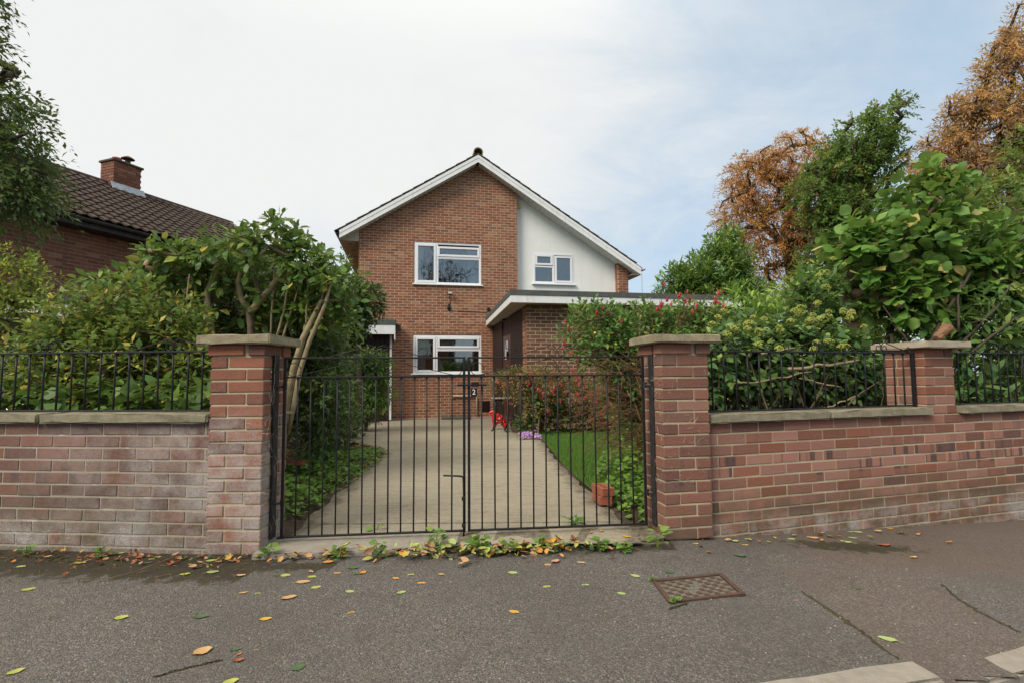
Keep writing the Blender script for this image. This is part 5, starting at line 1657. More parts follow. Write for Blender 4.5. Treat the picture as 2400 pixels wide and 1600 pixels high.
# finer leaved bush filling the corner behind the left railing
shrub('forsythia_bush', 'bushy fine leaved shrub with yellowing tips filling the corner behind the left railing', 'shrub', (-3.1, 4.35, 0.0),
      [(-3.55, 4.4, 1.15, .42, .36, .50), (-3.0, 4.45, 1.15, .48, .36, .50), (-2.5, 4.45, .95, .36, .34, .45), (-3.95, 4.3, 1.05, .35, .3, .34), (-3.35, 4.5, 1.66, .30, .26, .30), (-3.75, 4.5, 1.5, .3, .26, .34), (-2.98, 4.55, 1.55, .24, .26, .26)], 1000,
      dict(n=12, L=0.30, size=0.075, droop=0.25, spread=0.85, up=0.55), M['lf_fine'], T_QUAD, 24, r0=0.05, bark='twig', ntarget=90, twigs=2, shell=.45)
shrub('nettle_clump', 'low broad leaved weeds crowding up against the left railing', 'weeds', (-2.9, 3.85, 0.0),
      [(-3.7, 3.95, .72, .42, .25, .28), (-3.1, 3.9, .75, .42, .25, .30), (-2.5, 3.85, .74, .4, .25, .30), (-2.1, 3.8, .76, .22, .2, .34), (-4.1, 4.0, .7, .3, .25, .28)], 230,
      dict(n=7, L=0.22, size=0.10, droop=0.35, spread=1.1, up=0.7), M['lf_shrub'], T_HEART, 25, r0=0.02, bark='twig', ntarget=50, singles=150)
shrub('evergreen_bush', 'dark evergreen thicket in the shade behind the pale stemmed shrubs', 'shrub', (-3.2, 6.9, 0.0),
      [(-2.6, 6.6, 1.45, .6, .6, .95), (-3.4, 7.0, 1.55, .9, .7, 1.1), (-4.4, 6.9, 1.2, .8, .6, .9), (-2.3, 6.2, .9, .4, .4, .8), (-2.9, 6.5, 2.0, .5, .4, .4), (-5.2, 6.9, .9, .6, .5, .7)], 900,
      dict(n=11, L=0.32, size=0.10, droop=0.3, spread=0.95, up=0.3), M['lf_dark'], T_QUAD, 26, r0=0.07, bark='bark_dark', ntarget=90, shell=.35)
shrub('round_shrub', 'clipped round dark shrub on bare stems close to the brick house front', 'shrub', (-2.75, 9.2, 0.0),
      [(-3.05, 9.2, 2.2, .55, .55, .58), (-2.64, 9.2, 2.42, .36, .4, .36), (-2.8, 9.2, 2.1, .3, .3, .3), (-3.4, 9.2, 2.45, .45, .45, .45), (-3.05, 9.2, 2.65, .35, .35, .3)], 950,
      dict(n=12, L=0.22, size=0.085, droop=0.3, spread=0.95, up=0.3), M['lf_dark'], T_QUAD, 27, trunk=[(-2.75, 9.2, 0), (-2.65, 9.2, .8), (-2.72, 9.2, 1.4), (-2.8, 9.2, 1.7)], r0=0.05, bark='bark_dark', ntarget=70, shell=.5)
shrub('laurel_bush', 'glossy pale green laurel leaning on the dark garage boards', 'shrub', (-2.9, 10.4, 0.0),
      [(-2.85, 10.4, .95, .46, .42, .60), (-3.2, 10.5, .9, .5, .45, .6), (-2.75, 10.4, 1.35, .28, .3, .28)], 480,
      dict(n=10, L=0.28, size=0.14, droop=0.5, spread=0.85, up=0.55), M['lf_laurel'], T_QL, 28, r0=0.04, bark='bark_dark', ntarget=50, shell=.45)
shrub('evergreen_bush', 'low dark evergreen mound at the left verge of the drive', 'shrub', (-2.6, 7.9, 0.0),
      [(-2.75, 7.9, .45, .5, .5, .42), (-2.45, 7.3, .35, .35, .4, .32), (-3.4, 8.3, .7, .7, .5, .6), (-2.9, 9.0, .5, .45, .5, .5)], 420,
      dict(n=10, L=0.22, size=0.075, droop=0.3, spread=0.95, up=0.4), M['lf_dark'], T_QUAD, 29, r0=0.03, bark='bark_dark', ntarget=50, shell=.4)
shrub('sapling', 'thin leafy sapling shoot rising beside the left eaves of the brick house', 'sapling', (-3.62, 11.2, 0.0),
      [(-3.62, 11.2, 3.1, .16, .16, .75), (-3.40, 11.2, 2.9, .14, .14, .5)], 60, dict(n=8, L=0.26, size=0.10, droop=0.3, spread=0.9, up=0.8), M['lf_shrub'], T_QUAD, 30,
      trunk=[(-3.62, 11.2, 0), (-3.6, 11.2, 1.5), (-3.62, 11.2, 2.4)], r0=0.025, ntarget=25, shell=.3)
shrub('birch_tree', 'dark drooping birch reaching in at the top left corner', 'tree', (-7.9, 6.8, 0.0),
      [(-6.6, 6.6, 3.45, .80, .7, .42), (-6.75, 6.6, 3.95, .85, .7, .50), (-6.65, 6.7, 4.5, .62, .6, .45), (-7.0, 6.7, 5.0, .55, .6, .4), (-7.6, 6.7, 5.8, .7, .7, .7), (-7.9, 6.8, 4.6, .9, .9, .9), (-7.35, 6.8, 6.6, .5, .5, .5), (-6.1, 6.5, 3.35, .3, .35, .22), (-6.4, 6.5, 3.8, .5, .5, .5)], 1100,
      dict(n=13, L=0.42, size=0.085, droop=0.55, spread=0.8, up=0.0), M['lf_birch'], T_QUAD, 31,
      trunk=[(-7.9, 6.8, 0), (-7.85, 6.8, 2), (-7.8, 6.8, 4), (-7.75, 6.8, 6)], r0=0.13, bark='bark_dark', ntarget=150, shell=.35, twigs=2)
shrub('garden_tree', 'small yellow green tree at the left edge before the neighbouring brick wall', 'tree', (-6.0, 6.2, 0.0),
      [(-5.85, 6.1, 2.25, .36, .4, .36), (-5.95, 6.1, 1.85, .52, .45, .36), (-5.45, 6.1, 2.05, .22, .25, .22), (-6.3, 6.2, 2.0, .4, .4, .45)], 330,
      dict(n=11, L=0.24, size=0.062, droop=0.25, spread=0.9, up=0.35), M['lf_yellow'], T_QUAD, 32, r0=0.05, ntarget=70, shell=.4, twigs=2)

# ground cover in the left bed and weeds by the right gate pillar
def ground_cover(label, cat, base, areas, n, size, mat, seed, name='ground_cover', tmpl=None):
    r = np.random.default_rng(seed)
    P = []
    A = np.array(areas)
    idx = r.choice(len(A), n, p=(A[:, 2] * A[:, 3]) / (A[:, 2] * A[:, 3]).sum())
    th = r.random(n) * 6.283; q = np.sqrt(r.random(n))
    x = A[idx, 0] + q * np.cos(th) * A[idx, 2]; y = A[idx, 1] + q * np.sin(th) * A[idx, 3]
    z = 0.03 + A[idx, 4] * (1 - q ** 2) * r.random(n) ** .5
    ok = ~((x > np.interp(y, DRV_L[:, 0], DRV_L[:, 1]) + .05) & (x < np.interp(y, DRV_R[:, 0], DRV_R[:, 1]) - .05))
    x, y, z = x[ok], y[ok], z[ok]; m = len(x)
    th = r.random(m) * 6.283
    D = np.stack([np.cos(th), np.sin(th), r.normal(.15, .3, m)], 1)
    N = np.stack([r.normal(0, .35, m), r.normal(-.2, .35, m), np.ones(m)], 1)
    L = dict(P=np.stack([x, y, z], 1), D=D, N=N, S=size * r.uniform(.6, 1.3, m), T=r.random(m) * .99)
    V, F = leaf_arrays(L['P'], L['D'], L['N'], L['S'], tmpl or T_HEART)
    me = np_mesh(name, V, F, np.repeat(L['T'], len((tmpl or T_HEART)[0])))
    o = link(name, me, None, mat)
    tag(o, label, cat, kind='stuff')
    return o


ground_cover('low green ground ivy spilling over the left bed beside the drive', 'ground cover', None,
             [(-2.15, 4.6, .55, .7, .20), (-1.85, 4.2, .30, .45, .22), (-2.2, 5.6, .6, .8, .14), (-2.2, 6.6, .55, .8, .10), (-2.0, 3.95, .4, .3, .2), (-1.95, 7.3, .3, .4, .06)], 3000, 0.05, M['lf_ground'], 41)
ground_cover('dark small leaved creeper on the soil of the left bed', 'ground cover', None,
             [(-2.1, 6.0, .5, 1.2, .08), (-2.6, 7.0, .8, 1.0, .10), (-1.95, 5.2, .4, .8, .08)], 2600, 0.035, M['lf_shrub'], 42)
ground_cover('leafy weeds growing up the foot of the right gate pillar', 'weeds', None,
             [(1.02, 4.05, .22, .35, .26), (1.08, 4.6, .30, .5, .42), (1.15, 5.2, .35, .5, .60), (.86, 4.45, .15, .4, .15), (1.3, 5.9, .35, .5, .5), (1.7, 6.3, .4, .6, .4)], 2300, 0.05, M['lf_ground'], 43)
ground_cover('fallen brown leaves and twigs lying over the dry bed under the shrubs', 'leaf litter', None,
             [(-2.6, 6.2, 1.0, 2.2, .02), (-2.9, 8.6, .8, 1.0, .02), (.5, 9.5, .9, .4, .02)], 900, 0.055, M['lf_rust'], 44, name='leaf_litter', tmpl=T_QUAD)

# lawn grass
r = np.random.default_rng(50)
n = 60000
gx = r.uniform(.2, 2.1, n); gy = r.uniform(4.0, 10.2, n)
ok = LAWN(gx, gy); gx, gy = gx[ok], gy[ok]; n = len(gx)
gz = zdrive(gx, gy) + .01
h = r.uniform(.035, .085, n); a = r.random(n) * 6.28; w = .0035 + 0 * h
bx_ = np.cos(a) * w; by_ = np.sin(a) * w; lx = r.normal(0, .025, n); ly = r.normal(0, .025, n)
V = np.stack([np.stack([gx - bx_, gy - by_, gz], 1), np.stack([gx + bx_, gy + by_, gz], 1), np.stack([gx + lx, gy + ly, gz + h], 1)], 1).reshape(-1, 3)
M['grass'] = mat_leaf('grass', [(0, (0.040, 0.105, 0.012)), (.6, (0.060, 0.150, 0.018)), (1, (0.10, 0.17, 0.03))], .25, .6, .2, gain=1.35)
link('grass', np_mesh('grass', V, np.arange(3 * n).reshape(-1, 3), np.repeat(r.random(n), 3)), None, M['grass'], 'stuff')
tag(bpy.data.objects['grass'], 'short green lawn grass right of the concrete drive', 'grass')

# ------------------------------------------------------------------ right garden
# fuchsia flower: hanging bell of four sepals with a darker skirt
fv, ff = [], []
for k in range(4):
    a = k * math.pi / 2
    c, s = math.cos(a), math.sin(a)
    b = len(fv)
    fv += [(0, 0, 0), (.16 * c - .10 * s, .16 * s + .10 * c, -.35), (.42 * c, .42 * s, -.62), (.16 * c + .10 * s, .16 * s - .10 * c, -.35)]
    ff += [(b, b + 1, b + 2, b + 3)]
for k in range(6):
    a = k * math.pi / 3
    b = len(fv)
    fv += [(.06 * math.cos(a), .06 * math.sin(a), -.2), (.18 * math.cos(a), .18 * math.sin(a), -.78), (.18 * math.cos(a + 1.05), .18 * math.sin(a + 1.05), -.78), (.06 * math.cos(a + 1.05), .06 * math.sin(a + 1.05), -.2)]
    ff += [(b, b + 1, b + 2, b + 3)]
fv += [(.02, 0, -.7), (-.02, 0, -.7), (0, .02, -1.25)]; ff += [(len(fv) - 3, len(fv) - 2, len(fv) - 1)]
fv += [(.035, 0, .22), (-.035, 0, .22), (0, .04, -.1), (0, -.04, -.1)]
ff += [(len(fv) - 4, len(fv) - 2, len(fv) - 3, len(fv) - 1)]
FLW = MB().add(fv, ff).mesh('flower'); FLW.materials.append(M['petal_red'])


def flowers(root, C, size, r):
    for c in C:
        s = size * r.uniform(.8, 1.3)
        place('flower', FLW, Matrix.Translation(c) @ Matrix.Rotation(r.random() * 6.28, 4, 'Z') @ Matrix.Rotation(r.normal(0, .35), 4, 'X') @ Matrix.Scale(s, 4), root)


r = np.random.default_rng(60)
fz, C = shrub('fuchsia_bush', 'tall fuchsia hedge with hanging red flowers just behind the right gate pillar', 'shrub', (1.3, 5.45, 0.0),
              [(.86, 5.35, 1.47, .34, .34, .34), (1.30, 5.45, 1.50, .40, .36, .32), (1.78, 5.4, 1.48, .40, .34, .30), (2.1, 5.4, 1.4, .3, .3, .35), (1.5, 5.6, .9, .5, .4, .5), (1.1, 5.3, 1.2, .22, .28, .28)], 1200,
              dict(n=13, L=0.24, size=0.062, droop=0.25, spread=0.85, up=0.5), M['lf_fuchsia'], T_QUAD, 61, r0=0.05, bark='twig', ntarget=120, twigs=2, shell=.45)
fl_pts = [(.53, 5.2, 1.62), (.56, 5.2, 1.55), (.52, 5.2, 1.42), (.57, 5.2, 1.31), (.60, 5.2, 1.14), (.63, 5.2, 1.08), (.66, 5.2, 1.0), (.70, 5.2, .96), (.62, 5.1, .90), (.50, 5.15, 1.35), (.64, 5.2, 1.24),
          (.83, 5.1, 1.70), (.90, 5.1, 1.74), (.95, 5.1, 1.69), (1.05, 5.1, 1.62)]
for q in range(26):
    fl_pts.append((r.uniform(1.40, 2.10), r.uniform(5.05, 5.4), 1.78 + r.normal(0, .08)))
flowers(fz, fl_pts, .06, r)
tw = MB()
for q in range(26):
    a = np.array([r.uniform(1.35, 2.1), r.uniform(5.1, 5.5), 1.5]); b = a + np.array([r.normal(0, .16), r.normal(0, .1), r.uniform(.25, .5)])
    P_, R_ = noise_tube(a, b, .004, .0015, 6, .012, r); tw.tube(P_, R_, 4, cap=False)
tw.build('shoots', M['twig'], fz, kind='stuff')
dry = MB()
for q in range(420):
    a = np.array([r.uniform(.85, 1.35), r.uniform(4.95, 5.3), r.uniform(.35, 1.28)])
    b = a + np.array([r.normal(-.14, .14), r.normal(-.06, .1), r.normal(-.02, .12)])
    dry.tube([a, (a + b) / 2 + r.normal(0, .015, 3), b], [.0035, .0028, .0015], 3, cap=False)
dry.build('dead_twigs', M['twig'], fz, kind='stuff')
r = np.random.default_rng(70)
f2, C = shrub('fuchsia_bush', 'rusty leaved fuchsia dotted with red flowers in front of the garage wall', 'shrub', (.5, 9.4, 0.0),
              [(.0, 9.3, .98, .36, .32, .24), (.50, 9.5, .82, .42, .36, .42), (1.0, 9.5, .72, .42, .36, .42), (1.45, 9.5, .6, .35, .35, .4), (.2, 9.3, 1.05, .26, .26, .18), (.45, 9.1, .75, .4, .2, .35)], 1200,
              dict(n=11, L=0.24, size=0.05, droop=0.35, spread=0.9, up=0.4), M['lf_fuchsia_dry'], T_QUAD, 71, r0=0.04, bark='twig', ntarget=120, twigs=1, shell=.5)
flowers(f2, [C[i] + np.array([0, -.12, 0]) for i in r.choice(len(C), 130, replace=False) if C[i][1] < 9.6], .09, r)
shrub('geranium_clump', 'lush green leafy clump at the foot of the rusty fuchsia', 'plant', (.42, 8.95, 0.0),
      [(.42, 9.15, .42, .22, .16, .24), (.22, 9.2, .28, .16, .14, .2), (.75, 9.2, .3, .3, .16, .26), (.40, 9.1, .66, .12, .1, .11)], 55, dict(n=7, L=0.16, size=0.085, droop=0.4, spread=1.0, up=0.6), M['lf_shrub'], T_HEART, 72, r0=0.015, ntarget=30)
shrub('shade_plants', 'dark leafy undergrowth in the shadow between fuchsia and lawn', 'shrub', (1.3, 9.6, 0.0),
      [(1.0, 9.45, .30, .5, .25, .26), (1.6, 9.6, .32, .5, .3, .3), (2.2, 9.4, .6, .5, .4, .6)], 220, dict(n=9, L=0.2, size=0.07, droop=0.3, spread=0.95, up=0.4), M['lf_dark'], T_QUAD, 73, r0=0.02, ntarget=40)
shrub('rose_bush', 'yellowing sparse bush between the lawn and the hedge', 'shrub', (1.9, 7.6, 0.0),
      [(1.75, 7.4, .55, .28, .4, .5), (1.9, 8.3, .6, .3, .4, .55), (1.65, 6.7, .5, .25, .35, .45)], 200, dict(n=9, L=0.22, size=0.055, droop=0.3, spread=0.9, up=0.4), M['lf_fuchsia_dry'], T_QUAD, 74, r0=0.03, bark='twig', ntarget=70, twigs=1)

shrub('laurel_tree', 'big conical laurel beyond the flat garage roof', 'tree', (4.6, 12.6, 0.0),
      [(4.80, 12.4, 2.83, 1.05, .9, 1.0), (5.05, 12.4, 3.68, .62, .6, .75), (5.15, 12.4, 4.23, .3, .3, .42), (4.05, 12.4, 3.18, .45, .45, .5), (5.70, 12.4, 2.58, .55, .5, .7), (3.80, 12.3, 2.68, .4, .4, .5), (4.60, 12.4, 1.48, .9, .8, .9), (4.40, 12.2, 3.38, .5, .5, .55)], 1900,
      dict(n=12, L=0.40, size=0.17, droop=0.3, spread=0.8, up=0.7), M['lf_laurel'], T_QL, 81, r0=0.1, bark='bark_dark', ntarget=130, shell=.5)
shrub('laurel_bush', 'bright green upright laurel between the hedge and the rust coloured trees', 'shrub', (3.9, 7.3, 0.0),
      [(3.75, 7.2, 1.75, .48, .42, .48), (4.15, 7.2, 1.9, .42, .4, .48), (3.95, 7.2, 2.2, .28, .3, .25), (3.4, 7.2, 1.5, .35, .35, .4), (4.6, 7.3, 1.8, .4, .4, .5), (4.0, 7.3, .9, .8, .5, .8), (3.08, 7.1, 1.85, .30, .35, .40), (3.1, 7.1, 1.3, .35, .35, .5)], 820,
      dict(n=11, L=0.34, size=0.13, droop=0.25, spread=0.75, up=0.9), M['lf_laurel2'], T_QL, 82, r0=0.06, bark='bark', ntarget=80, shell=.5)

# ivy hedge in flower
r = np.random.default_rng(90)
iv, C = shrub('ivy_hedge', 'sprawling ivy hedge with round yellow green flower heads behind the right railing', 'hedge', (2.6, 4.9, 0.0),
              [(1.78, 4.55, 1.18, .26, .24, .32), (2.15, 4.68, 1.22, .34, .26, .34), (2.6, 4.85, 1.24, .36, .26, .34), (3.02, 5.0, 1.2, .34, .26, .34), (3.35, 5.15, 1.15, .28, .26, .36), (3.15, 5.4, 1.75, .26, .26, .42), (2.35, 4.9, 1.42, .4, .26, .22)], 620,
              dict(n=9, L=0.20, size=0.068, droop=0.35, spread=1.0, up=0.25), M['lf_ivy'], T_HEART, 91, r0=0.05, bark='bark_dark', ntarget=140, singles=240, shell=.55)
shrub('ivy_thicket', 'shaded ivy and bramble thicket low behind the right railing', 'hedge', (2.6, 5.3, 0.0),
      [(2.0, 4.95, .75, .4, .3, .45), (2.7, 5.2, .8, .45, .3, .5), (3.3, 5.4, .85, .4, .3, .55), (3.9, 5.6, .8, .4, .3, .5), (1.6, 4.8, .7, .25, .3, .4)], 330, dict(n=9, L=0.22, size=0.07, droop=0.3, spread=1.0, up=0.3), M['lf_dark'], T_HEART, 92, r0=0.03, bark='bark_dark', ntarget=60, shell=.4)
stv = MB()
for q in range(60):
    x = r.uniform(1.5, 3.9); y = 4.25 + .31 * (x - 1.5) + r.uniform(0, .35)
    P_, R_ = noise_tube((x, y, .35), (x + r.normal(0, .3), y + r.normal(.1, .15), r.uniform(.9, 1.3)), r.uniform(.006, .014), .004, 7, .018, r)
    stv.tube(P_, R_, 5, cap=False)
stv.build('stems', M['bark'], iv, kind='stuff')
pb = MB()
for (a, b, rr) in (((1.75, 4.25, .98), (2.55, 4.5, 1.10), .008), ((2.25, 4.28, 1.10), (2.98, 4.55, 1.12), .014), ((2.4, 4.4, 1.02), (2.75, 4.45, .92), .007), ((2.0, 4.2, 1.22), (2.45, 4.4, 1.30), .008), ((2.55, 4.4, .75), (2.95, 4.6, .88), .008)):
    P_, R_ = noise_tube(a, b, rr, rr * .8, 8, .010, r); pb.tube(P_, R_, 7)
pb.build('branches', M['bark_pale'], iv, smooth=True)
UM = []
for k in range(3):
    m = MB(); rr = np.random.default_rng(k + 7)
    for q in range(34):
        d = unit(rr.normal(0, 1, 3)); d[2] = abs(d[2]) * 1.1 - .25
        c = d * .8
        m.box(c, (.30, .30, .30), .12, rr.random() * 6)
    for q in range(4): m.tube([(0, 0, -.9), (rr.normal(0, .3), rr.normal(0, .3), .2)], .05, 4)
    me = m.mesh('flower_head'); me.materials.append(M['umbel']); UM.append(me)
for (x, y, z) in ((1.72, 4.45, 1.49), (1.83, 4.45, 1.53), (1.94, 4.4, 1.45), (2.04, 4.45, 1.50), (1.88, 4.3, 1.40), (2.02, 4.35, 1.38), (1.78, 4.2, 1.36), (1.70, 4.3, 1.33), (2.34, 4.45, 1.52), (2.42, 4.5, 1.55), (2.30, 4.4, 1.45), (2.44, 4.4, 1.48), (2.52, 4.5, 1.47), (2.20, 4.4, 1.39),
                  (2.58, 4.5, 1.60), (2.72, 4.6, 1.53), (2.45, 4.35, 1.30), (2.62, 4.5, 1.28), (2.85, 4.6, 1.55), (2.95, 4.65, 1.52), (2.90, 4.6, 1.47), (3.0, 4.6, 1.40), (2.75, 4.5, 1.24), (2.38, 4.2, 1.22), (2.95, 5.1, 1.95), (3.06, 5.15, 2.05), (3.0, 5.1, 1.85), (3.15, 5.1, 2.12), (2.1, 4.25, 1.24), (1.90, 4.2, 1.26)):
    for q in range(1 + (r.random() < .6)):
        s = r.uniform(.027, .042)
        place('flower_head', UM[r.integers(3)], Matrix.Translation((x + r.normal(0, .028), y - .13 + r.normal(0, .02), z + .02 + r.normal(0, .02))) @ Matrix.Rotation(r.random() * 6, 4, 'Z') @ Matrix.Scale(s, 4), iv)

# hazel with big leaves
hz, C = shrub('hazel_bush', 'hazel with big round toothed leaves above the small wall pier', 'shrub', (3.75, 5.75, 0.0),
              [(4.29, 5.65, 2.40, .58, .45, .42), (4.56, 5.65, 2.88, .34, .36, .30), (3.76, 5.55, 2.38, .30, .34, .34), (4.99, 5.75, 2.25, .45, .42, .38), (4.64, 5.6, 3.18, .16, .2, .14), (5.24, 5.7, 1.90, .35, .35, .3), (4.09, 5.5, 1.90, .35, .3, .25), (5.44, 5.8, 2.40, .4, .35, .3)], 460,
              dict(n=8, L=0.34, size=0.125, droop=0.25, spread=1.0, up=0.45, rough=.6), M['lf_hazel'], T_ROUND, 95,
              trunk=[(3.75, 5.75, 0), (3.78, 5.72, .9), (3.72, 5.7, 1.5), (3.66, 5.7, 1.95)], r0=0.085, bark='bark', ntarget=70, singles=300, shell=.5)
hs_ = MB()
for (pts, r0) in (([(3.82, 5.7, 0), (3.98, 5.7, .9), (4.12, 5.7, 1.5), (4.2, 5.7, 2.1)], .05), ([(4.0, 5.6, 0), (4.25, 5.6, .9), (4.6, 5.6, 1.5), (4.85, 5.6, 1.95)], .04),
                  ([(3.95, 5.4, 0), (3.93, 5.4, 1.0), (3.92, 5.4, 1.45)], .03), ([(3.78, 5.4, 0), (3.74, 5.4, .9), (3.70, 5.4, 1.35)], .018)):
    P = np.array(pts); hs_.tube(P + np.random.default_rng(5).normal(0, .01, P.shape), np.linspace(r0, r0 * .6, len(P)), 9)
hs_.build('stems', M['bark_dark'], hz, smooth=True)
shrub('hedge', 'tall dark mixed hedge filling the back of the right garden', 'hedge', (5.5, 8.0, 0.0),
      [(4.9, 7.6, 1.5, .7, .5, 1.4), (5.9, 7.8, 1.8, .8, .5, 1.6), (7.0, 8.0, 2.0, .9, .6, 1.8), (8.2, 8.2, 2.0, .9, .6, 1.8), (6.2, 7.7, 3.0, .7, .5, .7), (4.3, 7.9, 1.0, .6, .5, 1.0), (7.6, 8.0, 3.4, .8, .5, .8)], 1500,
      dict(n=11, L=0.34, size=0.11, droop=0.3, spread=0.95, up=0.4), M['lf_shrub'], T_QUAD, 94, r0=0.08, bark='bark_dark', ntarget=120, shell=.5)
dl, C = shrub('laurel_bush', 'dark glossy laurel with long leaves at the right edge above the railing', 'shrub', (5.0, 5.5, 0.0),
              [(4.75, 5.3, 1.35, .5, .35, .45), (5.25, 5.5, 1.6, .5, .4, .6), (5.3, 5.6, 2.2, .45, .4, .4), (4.6, 5.3, .85, .6, .35, .35), (5.3, 5.4, .9, .5, .35, .4), (4.4, 5.6, 1.7, .4, .3, .3)], 300,
              dict(n=8, L=0.34, size=0.17, droop=0.35, spread=0.85, up=0.55), M['lf_ivy'], T_LONG, 96, r0=0.05, bark='bark_dark', ntarget=60, singles=200, shell=.4)
br = MB(); r = np.random.default_rng(97)
for (a, b, rr) in (((4.05, 5.2, 1.2), (4.75, 5.3, 2.15), .022), ((4.2, 5.1, 1.15), (4.95, 5.2, 1.95), .015), ((4.35, 5.1, 1.45), (4.55, 5.15, 1.95), .014), ((4.3, 4.9, 1.25), (5.2, 5.1, 1.7), .014), ((3.95, 5.2, 1.3), (3.72, 5.2, 1.75), .013)):
    P_, R_ = noise_tube(a, b, rr, rr * .5, 8, .012, r); br.tube(P_, R_, 7)
br.build('bare_branches', M['bark_dark'], dl, smooth=True)
# sawn log lying on the pier cap
lg = MB(); r = np.random.default_rng(98)
q0 = oR + dR * (PS0 + .40) + bR * .16 + np.array([0, 0, 1.345]); ax = unit(np.array([.62, .02, .55]))
P_ = [q0 + ax * t for t in np.linspace(0, .15, 7)]
lg.tube(P_, [.030, .036, .034, .037, .042, .046, .041], 14)
lgv = np.array(lg.v) + r.normal(0, .0035, (len(lg.v), 3))
log = thing('cut_log', 'short sawn log with a pale cut end lying behind the pier cap', 'log', tuple(q0))
MB().add(lgv, lg.f).build('bark', M['twig'], log)
e = P_[-1] + ax * .004
u1 = unit(np.cross(ax, np.array([0, 1.0, 0]))); u2 = np.cross(ax, u1)
MB().add([e + (u1 * math.cos(a) + u2 * math.sin(a)) * .040 for a in np.linspace(0, 2 * math.pi, 13)[:-1]], [tuple(range(12))]).build('cut_face', M['cap_pale'], log)

# ------------------------------------------------------------------ tall trees beyond
def tree(label, base, blobs, n, spec, mat, tmpl, seed, trunk, r0, name='tree', group='tall trees beyond the right garden', shell=.4, bark='bark_dark', nt_=200):
    r = np.random.default_rng(seed)
    root = thing(name, label, 'tree', base, 0, group)
    C, O = blob_points(blobs, n, r, shell)
    L = sprays(C, O, r=r, **spec)
    foliage(root, mat, L, tmpl, name='crown', r=r)
    tg = C[r.choice(len(C), min(nt_, len(C)), replace=False)]
    limbs(trunk, tg, r, r0, rmin=.014, step=.9, wig=.12, up=.3).build('trunk', M[bark], root, smooth=True)
    return root


SPC = dict(n=16, L=1.0, size=0.34, droop=0.55, spread=0.8, up=0.05)
SPC = dict(n=17, L=1.0, size=0.21, droop=0.5, spread=0.85, up=0.05, rough=.5)
tree('rust coloured chestnut with thinning outer twigs, left of the green tree', (15.4, 28, 0),
     [(13.70, 28, 11.50, 2.2, 1.8, 2.0), (12.60, 28, 9.50, 1.6, 1.5, 1.7), (13.20, 28, 11.90, 1.4, 1.3, 1.2), (15.70, 28, 12.60, 2.0, 1.6, 1.8), (14.50, 28, 8.50, 2.4, 1.8, 1.8), (16.90, 28, 10.10, 2.0, 1.6, 2.2), (12.30, 28, 7.30, .9, 1., .6), (13.50, 28, 5.90, 1.9, 1.4, 1.3), (16.70, 28, 7.30, 2.2, 1.5, 2.0), (18.10, 28, 11.90, 1.5, 1.5, 1.6)], 2500, SPC, M['lf_rust'], T_QL, 101,
     [(15.6, 28, 0), (15.5, 28, 3), (15.2, 28, 6), (15.0, 28, 9)], .36, 'chestnut_tree', nt_=420)
tree('tall green ivy clad tree between the two rust coloured chestnuts', (16.3, 24, 0),
     [(14.6, 24, 9.6, 1.5, 1.4, 1.5), (15.4, 24, 11.0, 1.3, 1.3, 1.2), (16.4, 24, 12.0, 1.3, 1.2, 1.2), (17.6, 24, 12.9, .9, .9, .95), (17.2, 24, 11.0, 1.3, 1.2, 1.2), (16.0, 24, 8.6, 2.0, 1.5, 1.4), (15.0, 24, 6.2, 1.7, 1.4, 1.8), (18.4, 24, 13.8, .5, .5, .45)], 1150,
     dict(n=19, L=0.8, size=0.20, droop=0.3, spread=0.95, up=0.25), M['lf_tree'], T_QUAD, 102, [(16.5, 24, 0), (16.4, 24, 4), (16.3, 24, 8), (16.4, 24, 10)], .45, 'ivy_clad_tree')
tree('tall rust brown chestnut filling the top right corner', (19.4, 20, 0),
     [(18.9, 20, 10.6, 1.9, 1.7, 1.9), (17.4, 20, 8.6, 1.6, 1.4, 1.5), (20.4, 20, 12.9, 1.8, 1.6, 1.9), (19.8, 20, 8.2, 1.9, 1.6, 1.6), (21.6, 20, 10.4, 1.8, 1.6, 2.4), (18.0, 20, 6.4, 1.7, 1.4, 1.3), (16.4, 20, 9.0, .8, .8, .6), (21.0, 20, 15.0, 1.2, 1.2, 1.0), (17.9, 20, 11.4, .9, .9, .8), (19.3, 20, 13.0, .9, .9, .7), (17.0, 20, 10.0, .8, .8, .7), (19.9, 20, 14.0, .8, .8, .7), (16.1, 20, 9.0, .7, .7, .8), (16.0, 20, 7.8, .9, .8, .9)], 2200, SPC, M['lf_rust2'], T_QL, 103,
     [(19.9, 20, 0), (19.8, 20, 4), (19.7, 20, 8), (19.9, 20, 11)], .36, 'chestnut_tree', nt_=420)
tree('dark green leafy tree low in front of the rust brown chestnut', (18.0, 17, 0),
     [(16.4, 17.0, 6.8, 1.5, 1.3, 1.2), (17.6, 17, 8.4, 1.0, 1.0, 1.0), (15.0, 17, 5.2, 1.5, 1.2, 1.5), (17.4, 17, 5.2, 1.6, 1.2, 1.8), (12.8, 17, 4.2, 1.6, 1.2, 1.4), (10.8, 17, 3.4, 1.4, 1.2, 1.3)], 620,
     dict(n=16, L=0.6, size=0.18, droop=0.3, spread=0.95, up=0.25), M['lf_tree'], T_QUAD, 104, [(16.6, 17, 0), (16.6, 17, 2.5), (16.5, 17, 4.5)], .25, 'broadleaf_tree')

